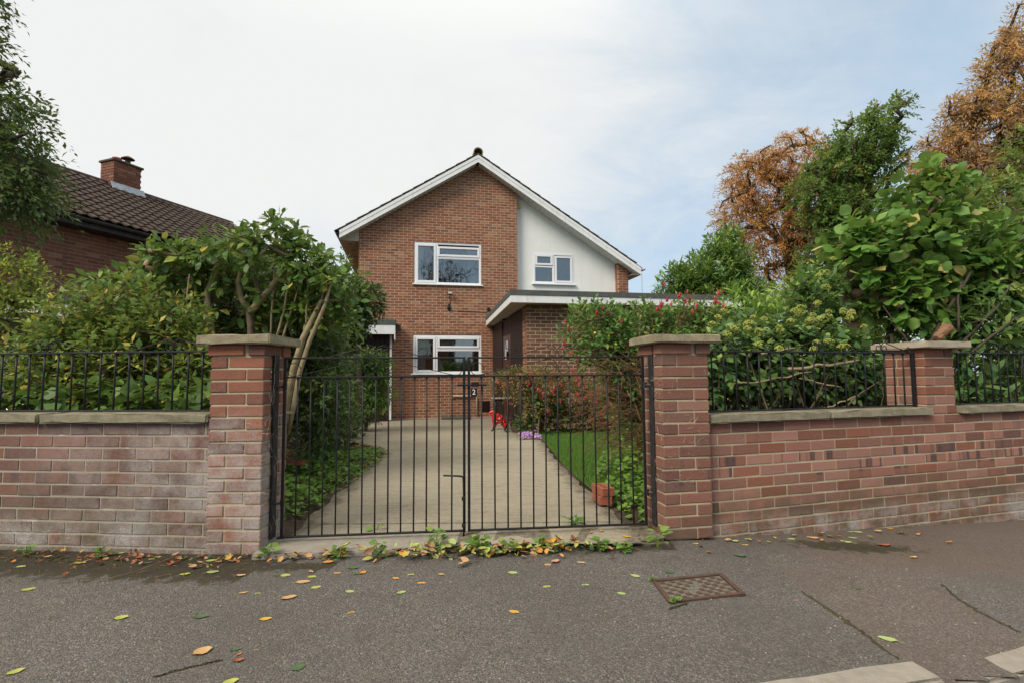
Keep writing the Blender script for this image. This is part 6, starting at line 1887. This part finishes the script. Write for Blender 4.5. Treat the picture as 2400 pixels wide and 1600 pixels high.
# ------------------------------------------------------------------ inspection cover in the pavement
MC = np.array([[.718, 2.788], [1.126, 2.880], [1.150, 2.619], [.766, 2.51]])
mh = thing('manhole_cover', 'rusty square iron inspection cover sunk in the tarmac right of the gates', 'manhole cover', (0.94, 2.70, 0), rad(13))
mu = unit(np.array([.40, .093, 0])); mv = np.array([-mu[1], mu[0], 0]); mv = unit(mv + mu * -.02)
mo_ = np.array([.716, 2.500, 0.0])
MP = lambda a, b, z: mo_ + mu * a + unit(np.array([-.03, 1.0, 0])) * b + np.array([0, 0, z])
MW, MD = .405, .272
fm = MB()
for (a0, a1, b0, b1) in ((0, MW, 0, .022), (0, MW, MD - .022, MD), (0, .022, .022, MD - .022), (MW - .022, MW, .022, MD - .022)):
    fm.prism([MP(a0, b0, -.02), MP(a1, b0, -.02), MP(a1, b1, -.02), MP(a0, b1, -.02)], (0, 0, .029))
fm.build('frame', M['rust'], mh)
lm = MB().prism([MP(.026, .026, -.02), MP(MW - .026, .026, -.02), MP(MW - .026, MD - .026, -.02), MP(.026, MD - .026, -.02)], (0, 0, .022))
M['lid'] = mat_plain('lid_grit', (0.095, 0.083, 0.062), (0.17, 0.16, 0.13), 45.0, 0.9, bump=.6, bscale=150.0)
lid = lm.build('lid', M['lid'], mh)
sm = MB()
for i in range(12):
    for j in range(7):
        if (i + j) % 2: continue
        if 3 < i < 8 and 2 <= j <= 4 and (i * 3 + j) % 4: continue
        c = MP(.045 + i * .0287, .043 + j * .0312, .0035)
        sm.box(c, (.024, .026, .004), .001, rad(13))
sm.build('tread', M['rust'], lid, kind='stuff')

# ------------------------------------------------------------------ loose bricks inside the gates
def loose_brick(label, c, ang, tilt=0.0, frog=True):
    root = thing('loose_brick', label, 'brick', tuple(c), ang, 'spare bricks lying in the garden')
    R = rz(ang) @ np.array([[1, 0, 0], [0, math.cos(tilt), -math.sin(tilt)], [0, math.sin(tilt), math.cos(tilt)]])
    m = MB()
    m.box(np.array(c), (.215, .1, .045), .003, rot=R)
    z = R @ np.array([0, 0, .032])
    for (p, sz) in (((0, .038, 0), (.215, .024, .019)), ((0, -.038, 0), (.215, .024, .019)), ((-.092, 0, 0), (.03, .052, .019)), ((.092, 0, 0), (.03, .052, .019)), ((-.03, 0, 0), (.018, .052, .0185)), ((.03, 0, 0), (.018, .052, .0185))):
        m.box(np.array(c) + R @ (np.array(p) + np.array([0, 0, .032])), sz, .001, rot=R)
    m.build('body', M['terracotta'], root)


M['terracotta2'] = M['terracotta']
loose_brick('new orange brick lying flat, lower of two by the lawn corner', (.715, 4.30, .065), rad(98))
loose_brick('new orange brick on top of another by the lawn corner', (.722, 4.30, .132), rad(104))
loose_brick('single orange brick half hidden in the leafy left bed', (-2.28, 5.6, .155), rad(-14), rad(-14))

# ------------------------------------------------------------------ table, red toy animal and flowers by the porch
TB = Frame((-.37, 9.9), rad(8))
tb = thing('garden_table', 'small garden table with black scrolled iron legs under the fuchsia', 'table', tuple(TB.o), TB.a)
for i in range(4):
    b = MB(); TB.box(b, 0, .46, .64, .66, -.10 - i * .085, -.03 - i * .085, .004); b.build('slat', M['kerb'], tb)
for s in (.12, .36):
    m = MB()
    sp = []
    for a in np.linspace(0, rad(400), 26):
        q = .025 + .055 * a / rad(400); sp.append(TB.p(s - .02 + q * math.cos(a), .50 + q * math.sin(a), -.08))
    m.tube(sp, .011, 6)
    sp = []
    for a in np.linspace(rad(180), rad(560), 26):
        q = .02 + .055 * (a - rad(180)) / rad(380); sp.append(TB.p(s + q * math.cos(a), .30 - q * math.sin(a), -.08))
    m.tube(sp, .011, 6)
    m.tube([TB.p(s + .07, .63, -.08), TB.p(s + .10, .45, -.08), TB.p(s + .06, .22, -.08), TB.p(s + .12, .06, -.02), TB.p(s + .14, .03, .03)], .013, 7)
    m.tube([TB.p(s - .06, .63, -.08), TB.p(s - .05, .45, -.08), TB.p(s - .06, .2, -.08), TB.p(s - .10, .05, -.2), TB.p(s - .12, .03, -.24)], .013, 7)
    m.tube([TB.p(s - .06, .62, -.08), TB.p(s + .07, .62, -.08)], .012, 6)
    m.build('leg', M['black_metal'], tb, smooth=True)
M['toy_red'] = mat_plain('toy_red', (0.62, 0.018, 0.018), None, rough=0.3, spec=0.5)
TY = Frame((-.345, 10.7), rad(5))
toy = thing('animal_figure', 'glossy red animal shaped figure printed with white stars beside the garden table', 'figure', tuple(TY.o), TY.a)


def skinned(name, verts, edges, radii, mat, parent, sub=2):
    me = bpy.data.meshes.new(name)
    me.from_pydata([tuple(v) for v in verts], edges, [])
    o = bpy.data.objects.new(name, me)
    COL.objects.link(o)
    o.modifiers.new('skin', 'SKIN')
    o.modifiers.new('sub', 'SUBSURF').levels = sub
    o.modifiers['sub'].render_levels = sub
    me.skin_vertices.new() if not me.skin_vertices else None
    for i, r_ in enumerate(radii):
        me.skin_vertices[0].data[i].radius = (r_, r_) if np.isscalar(r_) else r_
    me.skin_vertices[0].data[0].use_root = True
    dg = bpy.context.evaluated_depsgraph_get()
    m2 = bpy.data.meshes.new_from_object(o.evaluated_get(dg))
    bpy.data.objects.remove(o)
    m2.polygons.foreach_set('use_smooth', [True] * len(m2.polygons))
    m2.materials.clear(); m2.materials.append(mat)
    return link(name, m2, parent)


q = lambda s, z, t=0.0: TY.p(s * .74, z * .74 - .0, t * .74)
skinned('body', [q(.10, .26, 0), q(.22, .27, 0), q(.0, .30, 0), q(-.04, .42, 0), q(-.05, .50, 0), q(-.14, .46, 0), q(-.18, .43, 0),
                 q(-.03, .10, .07), q(-.04, .05, .08), q(-.03, .10, -.07), q(-.04, .05, -.08), q(.24, .10, .07), q(.24, .05, .08), q(.24, .10, -.07), q(.24, .05, -.08)],
        [(0, 1), (0, 2), (2, 3), (3, 4), (4, 5), (5, 6), (2, 7), (7, 8), (2, 9), (9, 10), (1, 11), (11, 12), (1, 13), (13, 14)],
        [x * .74 for x in (.115, .11, .10, .07, .065, .045, .04, .05, .055, .05, .055, .055, .06, .055, .06)], M['toy_red'], toy)
for t in (.035, -.035):
    MB().tube([q(-.03, .53, t), q(-.02, .58, t * 1.4), q(-.02, .61, t * 1.5)], [.014, .012, .004], 7).build('ear', M['toy_red'], toy, smooth=True)
for (s, z, rr) in ((.10, .30, .03), (.20, .22, .026), (.02, .24, .022)):
    pts = []
    for k in range(10):
        a = math.pi / 2 + k * math.pi / 5; d = rr if k % 2 == 0 else rr * .42
        pts.append(q(s + d * math.cos(a), z + d * math.sin(a), .118))
    MB().prism(pts[::-1], -TY.n * .012).build('star', M['curtain'], toy)
r = np.random.default_rng(120)
pf_ = thing('flower_clump', 'clump of small purple daisies at the lawn edge', 'flowers', (.29, 8.75, .03))
m = MB()
for i in range(70):
    c = np.array([.29 + r.normal(0, .10), 8.75 + r.normal(0, .06), .05 + abs(r.normal(0, .055))])
    nv = 6; th = r.random() * 6
    up_ = unit(np.array([r.normal(0, .4), -.6 + r.normal(0, .3), .8])); a1 = unit(np.cross(up_, [1, .1, 0])); a2 = np.cross(up_, a1)
    vs = [c + up_ * .006]
    for k in range(12):
        a = th + k * math.pi / 6; d = .028 if k % 2 == 0 else .012
        vs.append(c + (a1 * math.cos(a) + a2 * math.sin(a)) * d)
    m.add(vs, [(0, k + 1, (k + 1) % 12 + 1) for k in range(12)], tint=r.random())
m.build('blossom', M['petal_purple'], pf_, kind='stuff')
L = dict(P=np.stack([.29 + r.normal(0, .1, 160), 8.78 + r.normal(0, .05, 160), .02 + r.random(160) * .07], 1), D=r.normal(0, 1, (160, 3)), N=r.normal(0, .4, (160, 3)) + [0, 0, 1], S=r.uniform(.03, .06, 160), T=r.random(160))
foliage(pf_, M['lf_ground'], L, T_QL)

# ------------------------------------------------------------------ weeds along the threshold
def weed(label, x, y, z, size, n, seed, tm=T_HEART, mat='lf_ground', tall=.08):
    r = np.random.default_rng(seed)
    root = thing('weed', label, 'weed', (x, y, z), 0, 'weeds along the threshold')
    th = r.random(n) * 6.283
    rr = r.uniform(.2, 1, n) * size * 1.1
    P = np.stack([x + rr * np.cos(th) * .7, y + rr * np.sin(th) * .45, z + tall * r.random(n) ** .7 + .008], 1)
    D = np.stack([np.cos(th), np.sin(th), r.normal(.2, .3, n)], 1)
    N = np.stack([r.normal(0, .35, n), r.normal(-.35, .3, n), np.ones(n)], 1)
    foliage(root, M[mat], dict(P=P, D=D, N=N, S=size * r.uniform(.5, 1.1, n), T=r.random(n) * .99), tm, name='leaves')
    sm_ = MB()
    for p in P[::2]: sm_.tube([(x, y, z), (x * .4 + p[0] * .6, y * .4 + p[1] * .6, z + (p[2] - z) * .8), p], .0016, 4, cap=False)
    sm_.build('stems', M[mat], root, kind='stuff')


weed('dock like weed with broad leaves at the foot of the right gate pillar', .885, 3.30, .0, .070, 11, 1, T_OVAL, tall=.09)
weed('small weed at the foot of the left gate pillar', -1.43, 3.14, .0, .045, 16, 2, tall=.07)
weed('round leaved weed below the smooth slab, left of its middle', -1.02, 3.13, .0, .045, 14, 3, tall=.06)
weed('tall thin weed with a single shoot against the smooth slab', -.80, 3.16, .0, .045, 14, 4, tall=.10)
weed('weed at the joint between the smooth and the broken slab', -.47, 3.25, .01, .05, 18, 5, tall=.12)
weed('lettuce green weed before the broken slab, below the latch', -.20, 3.20, .0, .06, 15, 6, tall=.10)
weed('green weed before the broken slab under the third bar right of the latch', -.02, 3.22, .0, .055, 14, 7, tall=.08)
weed('bushy weed before the middle of the broken slab', .17, 3.25, .0, .045, 14, 8, tall=.07)
weed('sprawling weed towards the right end of the broken slab', .52, 3.24, .0, .055, 22, 9, tall=.07)
weed('low weed with small leaves near the right end of the broken slab', .66, 3.22, .0, .045, 18, 10, tall=.05)
weed('three leaved weed growing on the drive behind the left gate leaf', -.92, 3.62, .03, .05, 6, 11, tall=.03)
weed('grassy tuft behind the right gate leaf', .42, 3.68, .03, .06, 40, 12, T_QL, 'grass', tall=.05)
weed('tiny weed at the far left foot of the stained wall', -2.95, 3.25, .0, .035, 14, 13, tall=.05)
weed('weed with a few leaves at the foot of the stained wall under its middle joint', -2.45, 3.20, .0, .040, 12, 14, tall=.05)
weed('little weed sprouting at the rusty cover by its left corner', .71, 2.77, .0, .022, 12, 15, tall=.02)
weed('little weed sprouting at the rusty cover by its front corner', .745, 2.505, .0, .022, 10, 16, tall=.02)

# ------------------------------------------------------------------ fallen leaves
M['fallen'] = {}
for k, c1, c2 in (('yellow green', (0.30, 0.33, 0.075), (0.40, 0.40, 0.10)), ('dark green', (0.055, 0.10, 0.04), (0.08, 0.13, 0.05)), ('pale green', (0.27, 0.34, 0.12), (0.33, 0.40, 0.15)),
                  ('orange', (0.48, 0.19, 0.045), (0.55, 0.27, 0.06)), ('tan', (0.50, 0.32, 0.14), (0.42, 0.24, 0.11)), ('red brown', (0.25, 0.07, 0.035), (0.32, 0.11, 0.05)), ('golden', (0.52, 0.33, 0.045), (0.48, 0.24, 0.04)), ('pinkish', (0.50, 0.29, 0.20), (0.42, 0.22, 0.14))):
    M['fallen'][k] = mat_plain('fallen_' + k.replace(' ', '_'), c1, c2, 35.0, 0.65, 0.25, stain=(60.0, 0.66, tuple(x * .45 for x in c1)))


def leaf_solid(curl, wide, seed):
    """a dropped leaf: 5 x 3 curled blade with a stalk"""
    r = np.random.default_rng(seed)
    xs = [0, .14, .36, .62, .84, 1.0]
    ws = [0.0, .20, .31, .29, .16, 0.0]
    v = []
    for x, w in zip(xs, ws):
        for t in (-1, -.5, 0, .5, 1):
            y = t * w * wide
            v.append((x, y + r.normal(0, .008), curl * ((x - .5) ** 2 * .5 + (abs(t) ** 2) * .16 * (w > 0)) + r.normal(0, .006) + .035))
    f = []
    for i in range(5):
        for j in range(4):
            a = i * 5 + j
            f.append((a, a + 1, a + 6, a + 5))
    m = MB().add(v, f)
    m.tube([(.02, 0, .04 + curl * .1), (-.14, .02, .03), (-.26, .05, .05)], [.014, .011, .008], 4)
    return m


LEAFM = {}


def fallen(label, x, y, size, col, rot, curl=0.35, wide=1.0, z=None, tilt=0.0):
    key = (col, round(curl, 1), round(wide, 1), int(x * 977) % 3)
    if key not in LEAFM:
        me = leaf_solid(curl, wide, len(LEAFM)).mesh('fallen_leaf', True)
        me.materials.append(M['fallen'][col])
        LEAFM[key] = me
    zz = float(zpave(x, y)) - .002 if z is None else z
    o = place('fallen_leaf', LEAFM[key], Matrix.Translation((x, y, zz)) @ Matrix.Rotation(rot, 4, 'Z') @ Matrix.Rotation(tilt, 4, 'Y') @ Matrix.Translation((-.5 * size, 0, 0)) @ Matrix.Scale(size, 4))
    tag(o, label, 'leaf', 'leaves fallen on the pavement')


# plant standing on the ledge inside the kitchen window
r = np.random.default_rng(131)
hp_ = thing('houseplant', 'leafy houseplant on the ledge inside the lower window', 'plant', tuple(HF.p(2.62, 1.21, -.22)))
MB().lathe(HF.p(2.62, 1.19, -.22), [(.05, 0), (.065, .11), (.06, .11)], 10).build('pot', M['terracotta'], hp_)
n = 60
th = r.random(n) * 6.28
P = np.stack([HF.p(2.62 + a, 1.32 + b, -.22 + c) for a, b, c in zip(r.normal(0, .10, n), r.random(n) * .32, r.normal(0, .05, n))])
foliage(hp_, M['lf_laurel2'], dict(P=P, D=np.stack([np.cos(th), np.sin(th), r.uniform(.2, 1.2, n)], 1), N=r.normal(0, .5, (n, 3)) + [0, -.6, .8], S=r.uniform(.08, .16, n), T=r.random(n) * .99), T_QL)


fallen('yellow green leaf alone on the far left tarmac below the mossy strip', -2.446, 2.722, 0.062, 'yellow green', 0.50, .3, 1)
fallen('small pale leaf on the moss near the left edge of the picture', -2.788, 3.046, 0.050, 'pale green', 0.20, .5, 1)
fallen('tan leaf tight against the wall foot at the left edge', -3.118, 3.374, 0.066, 'tan', 0.10, .4, .8)
fallen('tiny pinkish leaf scrap on open tarmac at the left', -2.148, 2.496, 0.022, 'pinkish', 0.30, .3, 1)
fallen('round yellow green leaf alone on tarmac below the stained wall', -1.739, 2.399, 0.059, 'yellow green', 0.30, .4, 1.2)
fallen('dark green leaf with its stalk to the left, below the stained wall', -1.386, 2.405, 0.066, 'dark green', 0.20, .3, 1)
fallen('tiny tan leaf scrap left of the biggest pale leaf', -1.410, 2.139, 0.021, 'tan', 0.20, .4, 1)
fallen('biggest pale tan leaf on the tarmac at the lower left', -1.205, 2.104, 0.072, 'tan', 0.80, .5, 1.3)
fallen('curled dull green leaf right beside the biggest pale leaf', -1.085, 2.115, 0.041, 'dark green', 0.40, .6, .7)
fallen('crumpled orange leaf under the curled dull green one', -1.052, 2.083, 0.030, 'orange', 1.20, .8, .6)
fallen('crushed red brown leaf flattened into the tarmac', -1.030, 2.037, 0.040, 'red brown', 0.30, .9, 1)
fallen('small yellow green scrap right of the crushed leaf', -1.003, 2.114, 0.024, 'yellow green', 0.10, .4, .8)
fallen('yellow green leaf in the bottom left corner', -1.804, 1.973, 0.055, 'yellow green', 0.90, .4, 1)
fallen('leaf cut by the bottom edge of the picture', -0.987, 1.899, 0.056, 'yellow green', 0.60, .4, 1)
fallen('round dark green leaf low on the tarmac left of centre', -0.788, 1.988, 0.055, 'dark green', 0.70, .3, 1.3)
fallen('thin tan leaf, leftmost of three in a row below the left pillar', -1.332, 2.659, 0.048, 'tan', 0.30, .5, .6)
fallen('small folded leaf, middle of three in a row below the left pillar', -1.258, 2.653, 0.030, 'yellow green', 0.00, .5, 1)
fallen('tiny orange leaf, right end of three in a row below the left pillar', -1.168, 2.641, 0.021, 'orange', 0.10, .4, 1)
fallen('long yellow tan leaf with a raised stalk below the left pillar', -1.080, 2.599, 0.076, 'tan', 0.50, .4, .9)
fallen('golden leaf with red edge lower left of the gates', -1.088, 2.376, 0.054, 'golden', 0.30, .4, 1)
fallen('narrow yellow green leaf at the lower border of the moss', -1.776, 2.910, 0.057, 'yellow green', 0.40, .5, .8)
fallen('narrow dark leaf pointing up the moss below the stained wall', -1.768, 3.012, 0.059, 'dark green', 0.60, .4, .7)
fallen('pale green leaf at the moss border left of the left pillar', -1.642, 2.938, 0.067, 'pale green', 0.20, .4, 1)
fallen('curled tan leaf below the left pillar foot', -1.461, 2.885, 0.056, 'tan', 0.00, .7, .7)
fallen('dark small leaf touching a yellow green one below the slab corner', -1.268, 2.887, 0.042, 'dark green', 0.30, .5, .9)
fallen('round yellow green leaf below the slab corner', -1.222, 2.886, 0.056, 'yellow green', 0.00, .3, 1.2)
fallen('pale leaf on the moss just left of the left pillar foot', -1.754, 3.121, 0.061, 'pale green', 0.30, .4, 1)
fallen('small tan leaf next to the pale one on the moss', -1.703, 3.106, 0.040, 'tan', 0.10, .6, 1)
fallen('withered tan leaf at the front of the left pillar', -1.621, 3.104, 0.061, 'tan', 0.10, .8, .7)
fallen('upright pale green leaf leaning on the left pillar foot', -1.695, 3.215, 0.068, 'pale green', 1.30, .3, 1.2)
fallen('long yellow green leaf on the moss at the left', -2.497, 3.095, 0.070, 'yellow green', 0.20, .5, .8)
fallen('pale green leaf halfway along the stained wall foot', -2.453, 3.202, 0.068, 'pale green', 0.30, .4, .9)
fallen('dull green leaf in the litter along the stained wall foot', -2.418, 3.246, 0.063, 'dark green', 0.30, .5, .9)
fallen('small bright leaf in the litter along the stained wall foot', -2.386, 3.269, 0.043, 'pale green', 0.60, .5, 1)
fallen('narrow green leaf among dry stalks on the moss', -2.101, 3.093, 0.050, 'dark green', 0.50, .5, .7)
fallen('tiny yellow green leaf above the dry stalks on the moss', -2.126, 3.158, 0.036, 'yellow green', 0.20, .5, 1)
fallen('golden leaf tucked at the stained wall foot', -2.512, 3.311, 0.054, 'golden', 0.30, .5, 1)
fallen('broad dark leaf at the stained wall foot', -2.606, 3.354, 0.071, 'dark green', 0.10, .4, 1.1)
fallen('long pale leaf at the wall foot near the left edge', -2.911, 3.361, 0.077, 'yellow green', 0.20, .5, .8)
fallen('orange leaf under the long pale one at the wall foot', -2.841, 3.327, 0.065, 'orange', 0.00, .5, .7)
fallen('narrow orange leaf at the wall foot', -2.756, 3.333, 0.065, 'orange', 0.20, .5, .6)
fallen('yellow tan leaf with its stalk to the left below the slab', -1.090, 2.790, 0.077, 'tan', 0.10, .3, .9)
fallen('yellow green leaf above the tan one with a stalk', -1.072, 2.865, 0.051, 'yellow green', 0.10, .3, 1)
fallen('plump olive yellow leaf below the smooth slab', -0.996, 2.722, 0.053, 'yellow green', 0.50, .3, 1.2)
fallen('pale leaf with ragged edge below the smooth slab', -0.811, 2.665, 0.052, 'pale green', 2.80, .4, 1)
fallen('small round golden leaf alone on tarmac left of centre', -0.731, 2.433, 0.036, 'golden', 0.50, .3, 1.2)
fallen('pale pointed leaf on tarmac below the meeting of the gates', -0.551, 2.650, 0.052, 'pale green', 0.60, .4, 1)
fallen('orange leaf with a stalk just below the litter line', -0.621, 2.833, 0.041, 'orange', 2.80, .5, 1.1)
fallen('flat orange leaf right of the stalked one', -0.473, 2.767, 0.049, 'orange', 0.00, .3, .9)
fallen('small yellow green leaf between two orange ones', -0.550, 2.885, 0.040, 'yellow green', 0.30, .3, 1)
fallen('small curled tan leaf below the latch', -0.388, 2.882, 0.037, 'tan', 2.90, .7, .9)
fallen('thin tan leaf below the smooth slab litter', -0.954, 2.912, 0.047, 'tan', 0.00, .4, .7)
fallen('upright red orange leaf half over a dull green one', -0.815, 2.915, 0.052, 'orange', 1.20, .6, 1)
fallen('dull green leaf half under the red orange one', -0.841, 2.903, 0.047, 'dark green', 0.40, .4, 1)
fallen('peach coloured leaf by the left end of the litter', -1.063, 3.085, 0.065, 'orange', 0.30, .4, 1)
fallen('dark green leaf at the lower left of the litter heap', -0.889, 2.987, 0.063, 'dark green', 0.10, .4, .9)
fallen('pinkish curled scrap left of the litter heap', -1.106, 2.940, 0.036, 'pinkish', 2.60, .7, 1)
fallen('pale oval leaf on tarmac right of centre', -0.007, 2.899, 0.057, 'pale green', 2.90, .3, 1.1)
fallen('mottled olive yellow leaf right of centre', 0.166, 2.710, 0.044, 'yellow green', 0.30, .3, 1.1)
fallen('bright orange gold leaf alone on tarmac right of centre', -0.001, 2.429, 0.053, 'golden', 2.70, .3, 1)
fallen('tiny brown leaf scrap near the centre', -0.279, 2.757, 0.022, 'red brown', 0.50, .7, 1)
fallen('round tan leaf beside a crumpled one below the broken slab', 0.191, 3.017, 0.042, 'tan', 0.30, .3, 1.5)
fallen('crumpled pinkish leaf below the broken slab', 0.238, 3.057, 0.062, 'pinkish', 0.60, 1.0, 1)
fallen('small tan leaf with a thin stalk below the right gate leaf', 0.379, 3.047, 0.050, 'tan', 2.90, .4, .8)
fallen('pale green leaf left of the rusty cover', 0.638, 2.843, 0.058, 'pale green', 2.50, .3, 1)
fallen('small pale green leaf further left of the rusty cover', 0.362, 2.728, 0.044, 'pale green', 0.00, .3, .9)
fallen('pale green leaf nearest the lower left of the rusty cover', 0.520, 2.620, 0.047, 'pale green', 2.70, .3, 1)
fallen('fresh green leaf at the back edge of the rusty cover', 0.840, 2.894, 0.052, 'dark green', 0.20, .3, 1.2)
fallen('tiny golden leaf lying on the front rim of the rusty cover', 0.981, 2.587, 0.021, 'golden', 0.10, .5, 1)
fallen('yellow orange leaf before the foot of the right wall', 1.151, 3.390, 0.047, 'golden', 0.30, .4, .8)
fallen('tiny orange speck of leaf on open tarmac right of centre', 0.245, 2.387, 0.016, 'orange', 0.20, .4, 1)
fallen('bright yellow green leaf, upper of two by the right wall foot', 1.547, 3.543, 0.049, 'yellow green', 0.10, .4, .8)
fallen('yellow tan leaf, lower of two by the right wall foot', 1.471, 3.409, 0.047, 'tan', 0.10, .4, 1)
fallen('pale green leaf on the moss before the right wall', 1.857, 3.587, 0.058, 'pale green', 0.10, .3, 1)
fallen('long tan leaf on the moss before the right wall', 2.023, 3.630, 0.083, 'tan', 2.90, .4, .8)
fallen('pale green leaf nearest the right wall below its pier', 2.461, 3.832, 0.069, 'pale green', 2.90, .3, .9)
fallen('small pale green leaf touching the one nearest the right wall', 2.408, 3.835, 0.044, 'pale green', 0.20, .3, .9)
fallen('thin pale leaf, upper of two crossing on the moss', 2.321, 3.672, 0.066, 'pale green', 2.70, .4, .6)
fallen('large pale leaf, lower of two crossing on the moss', 2.212, 3.573, 0.078, 'pale green', 2.60, .3, .9)
fallen('small orange leaf against the right wall below the pier', 2.788, 3.967, 0.045, 'orange', 2.70, .5, .9)
fallen('long red brown leaf at the right end of the moss', 2.428, 3.523, 0.086, 'red brown', 3.00, .6, .6)
fallen('withered tan twig leaf on the damp tarmac at the right', 2.451, 3.297, 0.059, 'tan', 0.20, .8, .6)
fallen('dull green leaf in the middle of the brown tarmac strip', 1.749, 2.756, 0.040, 'dark green', 2.70, .5, .9)
fallen('big pale green leaf beside the long mossy seam', 1.518, 2.213, 0.072, 'pale green', 2.60, .3, .95)
fallen('tiny yellow leaf on the moss below the pier', 2.484, 3.744, 0.037, 'golden', 2.60, .4, .8)
fallen('tiny pinkish scrap at the top of the long mossy seam', 1.336, 2.568, 0.023, 'pinkish', 0.00, .4, 1)
fallen('withered dark leaf with a red tip on tarmac above the cover', 1.341, 3.184, 0.067, 'dark green', 2.80, .6, .8)

# the heap of leaves blown against the threshold and the wall foot: nobody could count it
r = np.random.default_rng(140)
cols = ['yellow green', 'orange', 'tan', 'pale green', 'golden', 'red brown', 'dark green', 'pinkish']
heap = {c: MB() for c in cols}


def scatter(n, xf, yf, zmax, s0, s1, probs, tiltmax=.35):
    for i in range(n):
        x = xf(); y = yf(x)
        c = cols[r.choice(len(cols), p=np.array(probs) / sum(probs))]
        s = r.uniform(s0, s1)
        base = np.array(leaf_solid(r.uniform(.2, .9), r.uniform(.7, 1.2), int(r.integers(1e6))).v)[:30] * s
        a = r.random() * 6.28
        R = rz(a) @ np.array(Matrix.Rotation(r.normal(0, tiltmax), 3, 'Y')) @ np.array(Matrix.Rotation(r.normal(0, tiltmax), 3, 'X'))
        f = [(i_ * 5 + j, i_ * 5 + j + 1, i_ * 5 + j + 6, i_ * 5 + j + 5) for i_ in range(5) for j in range(4)]
        heap[c].add(base @ R.T + np.array([x, y, float(zpave(x, y)) + .006 + zmax * r.random()]), f)


edge = lambda x: 3.17 + .075 * (x + 1.5)
scatter(320, lambda: r.triangular(-1.2, -.1, .8), lambda x: edge(x) - .005 - abs(r.normal(0, .075)), .045, .03, .072, [4.5, 1.1, 2.4, 3.2, 1.2, 1.2, 2.4, 1.2])
scatter(45, lambda: r.uniform(-1.5, -1.0), lambda x: edge(x) - .01 - abs(r.normal(0, .03)), .015, .03, .06, [2, 1, 2, 1, 1, 2, 1, 1])
scatter(170, lambda: r.uniform(-3.6, -1.55), lambda x: 3.20 - .091 * (x + 1.845) - abs(r.normal(0, .11)) - .01, .01, .015, .045, [1, .8, 1, .5, .5, 5, 1.5, 2])
scatter(40, lambda: r.uniform(-.6, .85), lambda x: 3.52 + .07 * x + r.normal(0, .05), .01, .03, .06, [2, 1.5, 2, 2, 1, 1.5, .5, .5])
scatter(30, lambda: r.uniform(-1.6, .9), lambda x: r.uniform(3.7, 9), .0, .03, .06, [1, 1.2, 1.5, .5, .6, 1.5, .2, .5], .15)
scatter(26, lambda: r.uniform(1.1, 3.0), lambda x: 3.40 + .29 * (x - 1) - abs(r.normal(0, .10)), .0, .02, .05, [1, 1, 1.5, .5, .5, 2, .4, .5], .15)
for c, m in heap.items():
    o = m.build('leaf_litter', M['fallen'][c], None, kind='stuff')
    tag(o, c + ' dead leaves in the litter heaped along the gate threshold', 'leaf litter')
# broken twigs, stalks and grit
tw = MB()
for i in range(150):
    x = r.uniform(-3.5, -1.5) if r.random() < .6 else r.uniform(-1.4, 3.0)
    y = (3.16 - .091 * (x + 1.845) if x < -1.5 else (edge(x) - .04 if x < .9 else 3.40 + .29 * (x - 1))) - abs(r.normal(0, .12))
    a = r.random() * 6.28; l = r.uniform(.02, .09)
    z = float(zpave(x, y)) + .004
    tw.tube([(x, y, z), (x + l * .5 * math.cos(a), y + l * .5 * math.sin(a), z + .004), (x + l * math.cos(a + .2), y + l * math.sin(a + .2), z)], [.0014, .0016, .0008], 4)
tw.tube([(-2.20, 2.78, .004), (-2.05, 2.90, .02), (-1.93, 3.02, .05), (-1.90, 3.08, .07)], [.0012, .0016, .0016, .001], 4)
tag(tw.build('twig_litter', M['twig'], None, kind='stuff'), 'dry twigs and stalks along the foot of the front walls', 'twigs')
gr = MB()
for i in range(240):
    x = r.uniform(-2.6, 2.4); y = r.uniform(1.9, 3.1)
    s = r.uniform(.003, .009)
    gr.box((x, y, float(zpave(x, y)) + s * .3), (s, s * r.uniform(.6, 1), s * .7), s * .25, r.random() * 3)
M['grit'] = mat_plain('grit', (0.34, 0.31, 0.27), (0.20, 0.16, 0.13), 300.0, .9)
tag(gr.build('grit', M['grit'], None, kind='stuff'), 'loose chips of pale grit on the tarmac', 'grit')
# dead ivy rootlets clinging to the left pillar and its hinge strap
iv_ = MB()
M['rootlet'] = mat_plain('rootlet', (0.46, 0.38, 0.29), None, rough=.9)
for i in range(150):
    if i >= 60:
        k = r.integers(2)
        s_ = r.uniform(.02, .31); z_ = r.uniform(.35, 1.1)
        o_ = np.array([.973, 3.426, 0]); d_ = np.array([math.cos(rad(9.5)), math.sin(rad(9.5)), 0]); b_ = np.array([-d_[1], d_[0], 0])
        p = o_ + (d_ * s_ - b_ * .003 if k else b_ * s_ * .5 - d_ * .003) + np.array([0, 0, z_])
        d = (d_ if k else b_) * r.normal(0, .022) + np.array([0, 0, r.normal(0, .03)])
    elif r.random() < .55:
        p = np.array([-1.50 + r.normal(0, .008), 3.30 + r.normal(0, .05), r.uniform(.15, 1.1)]); d = np.array([.004, r.normal(0, .05), r.normal(0, .07)])
    else:
        p = np.array([r.uniform(-1.62, -1.52), 3.203, r.uniform(.3, .78)]); d = np.array([r.normal(0, .05), -.004 - abs(r.normal(0, .01)), r.normal(0, .06)])
    iv_.tube([p, p + d * .5 + r.normal(0, .008, 3), p + d], [.0012, .001, .0006], 3, cap=False)
tag(iv_.build('dead_ivy', M['rootlet'], None, kind='stuff'), 'dead ivy rootlets clinging to the gate pillars', 'dead ivy')
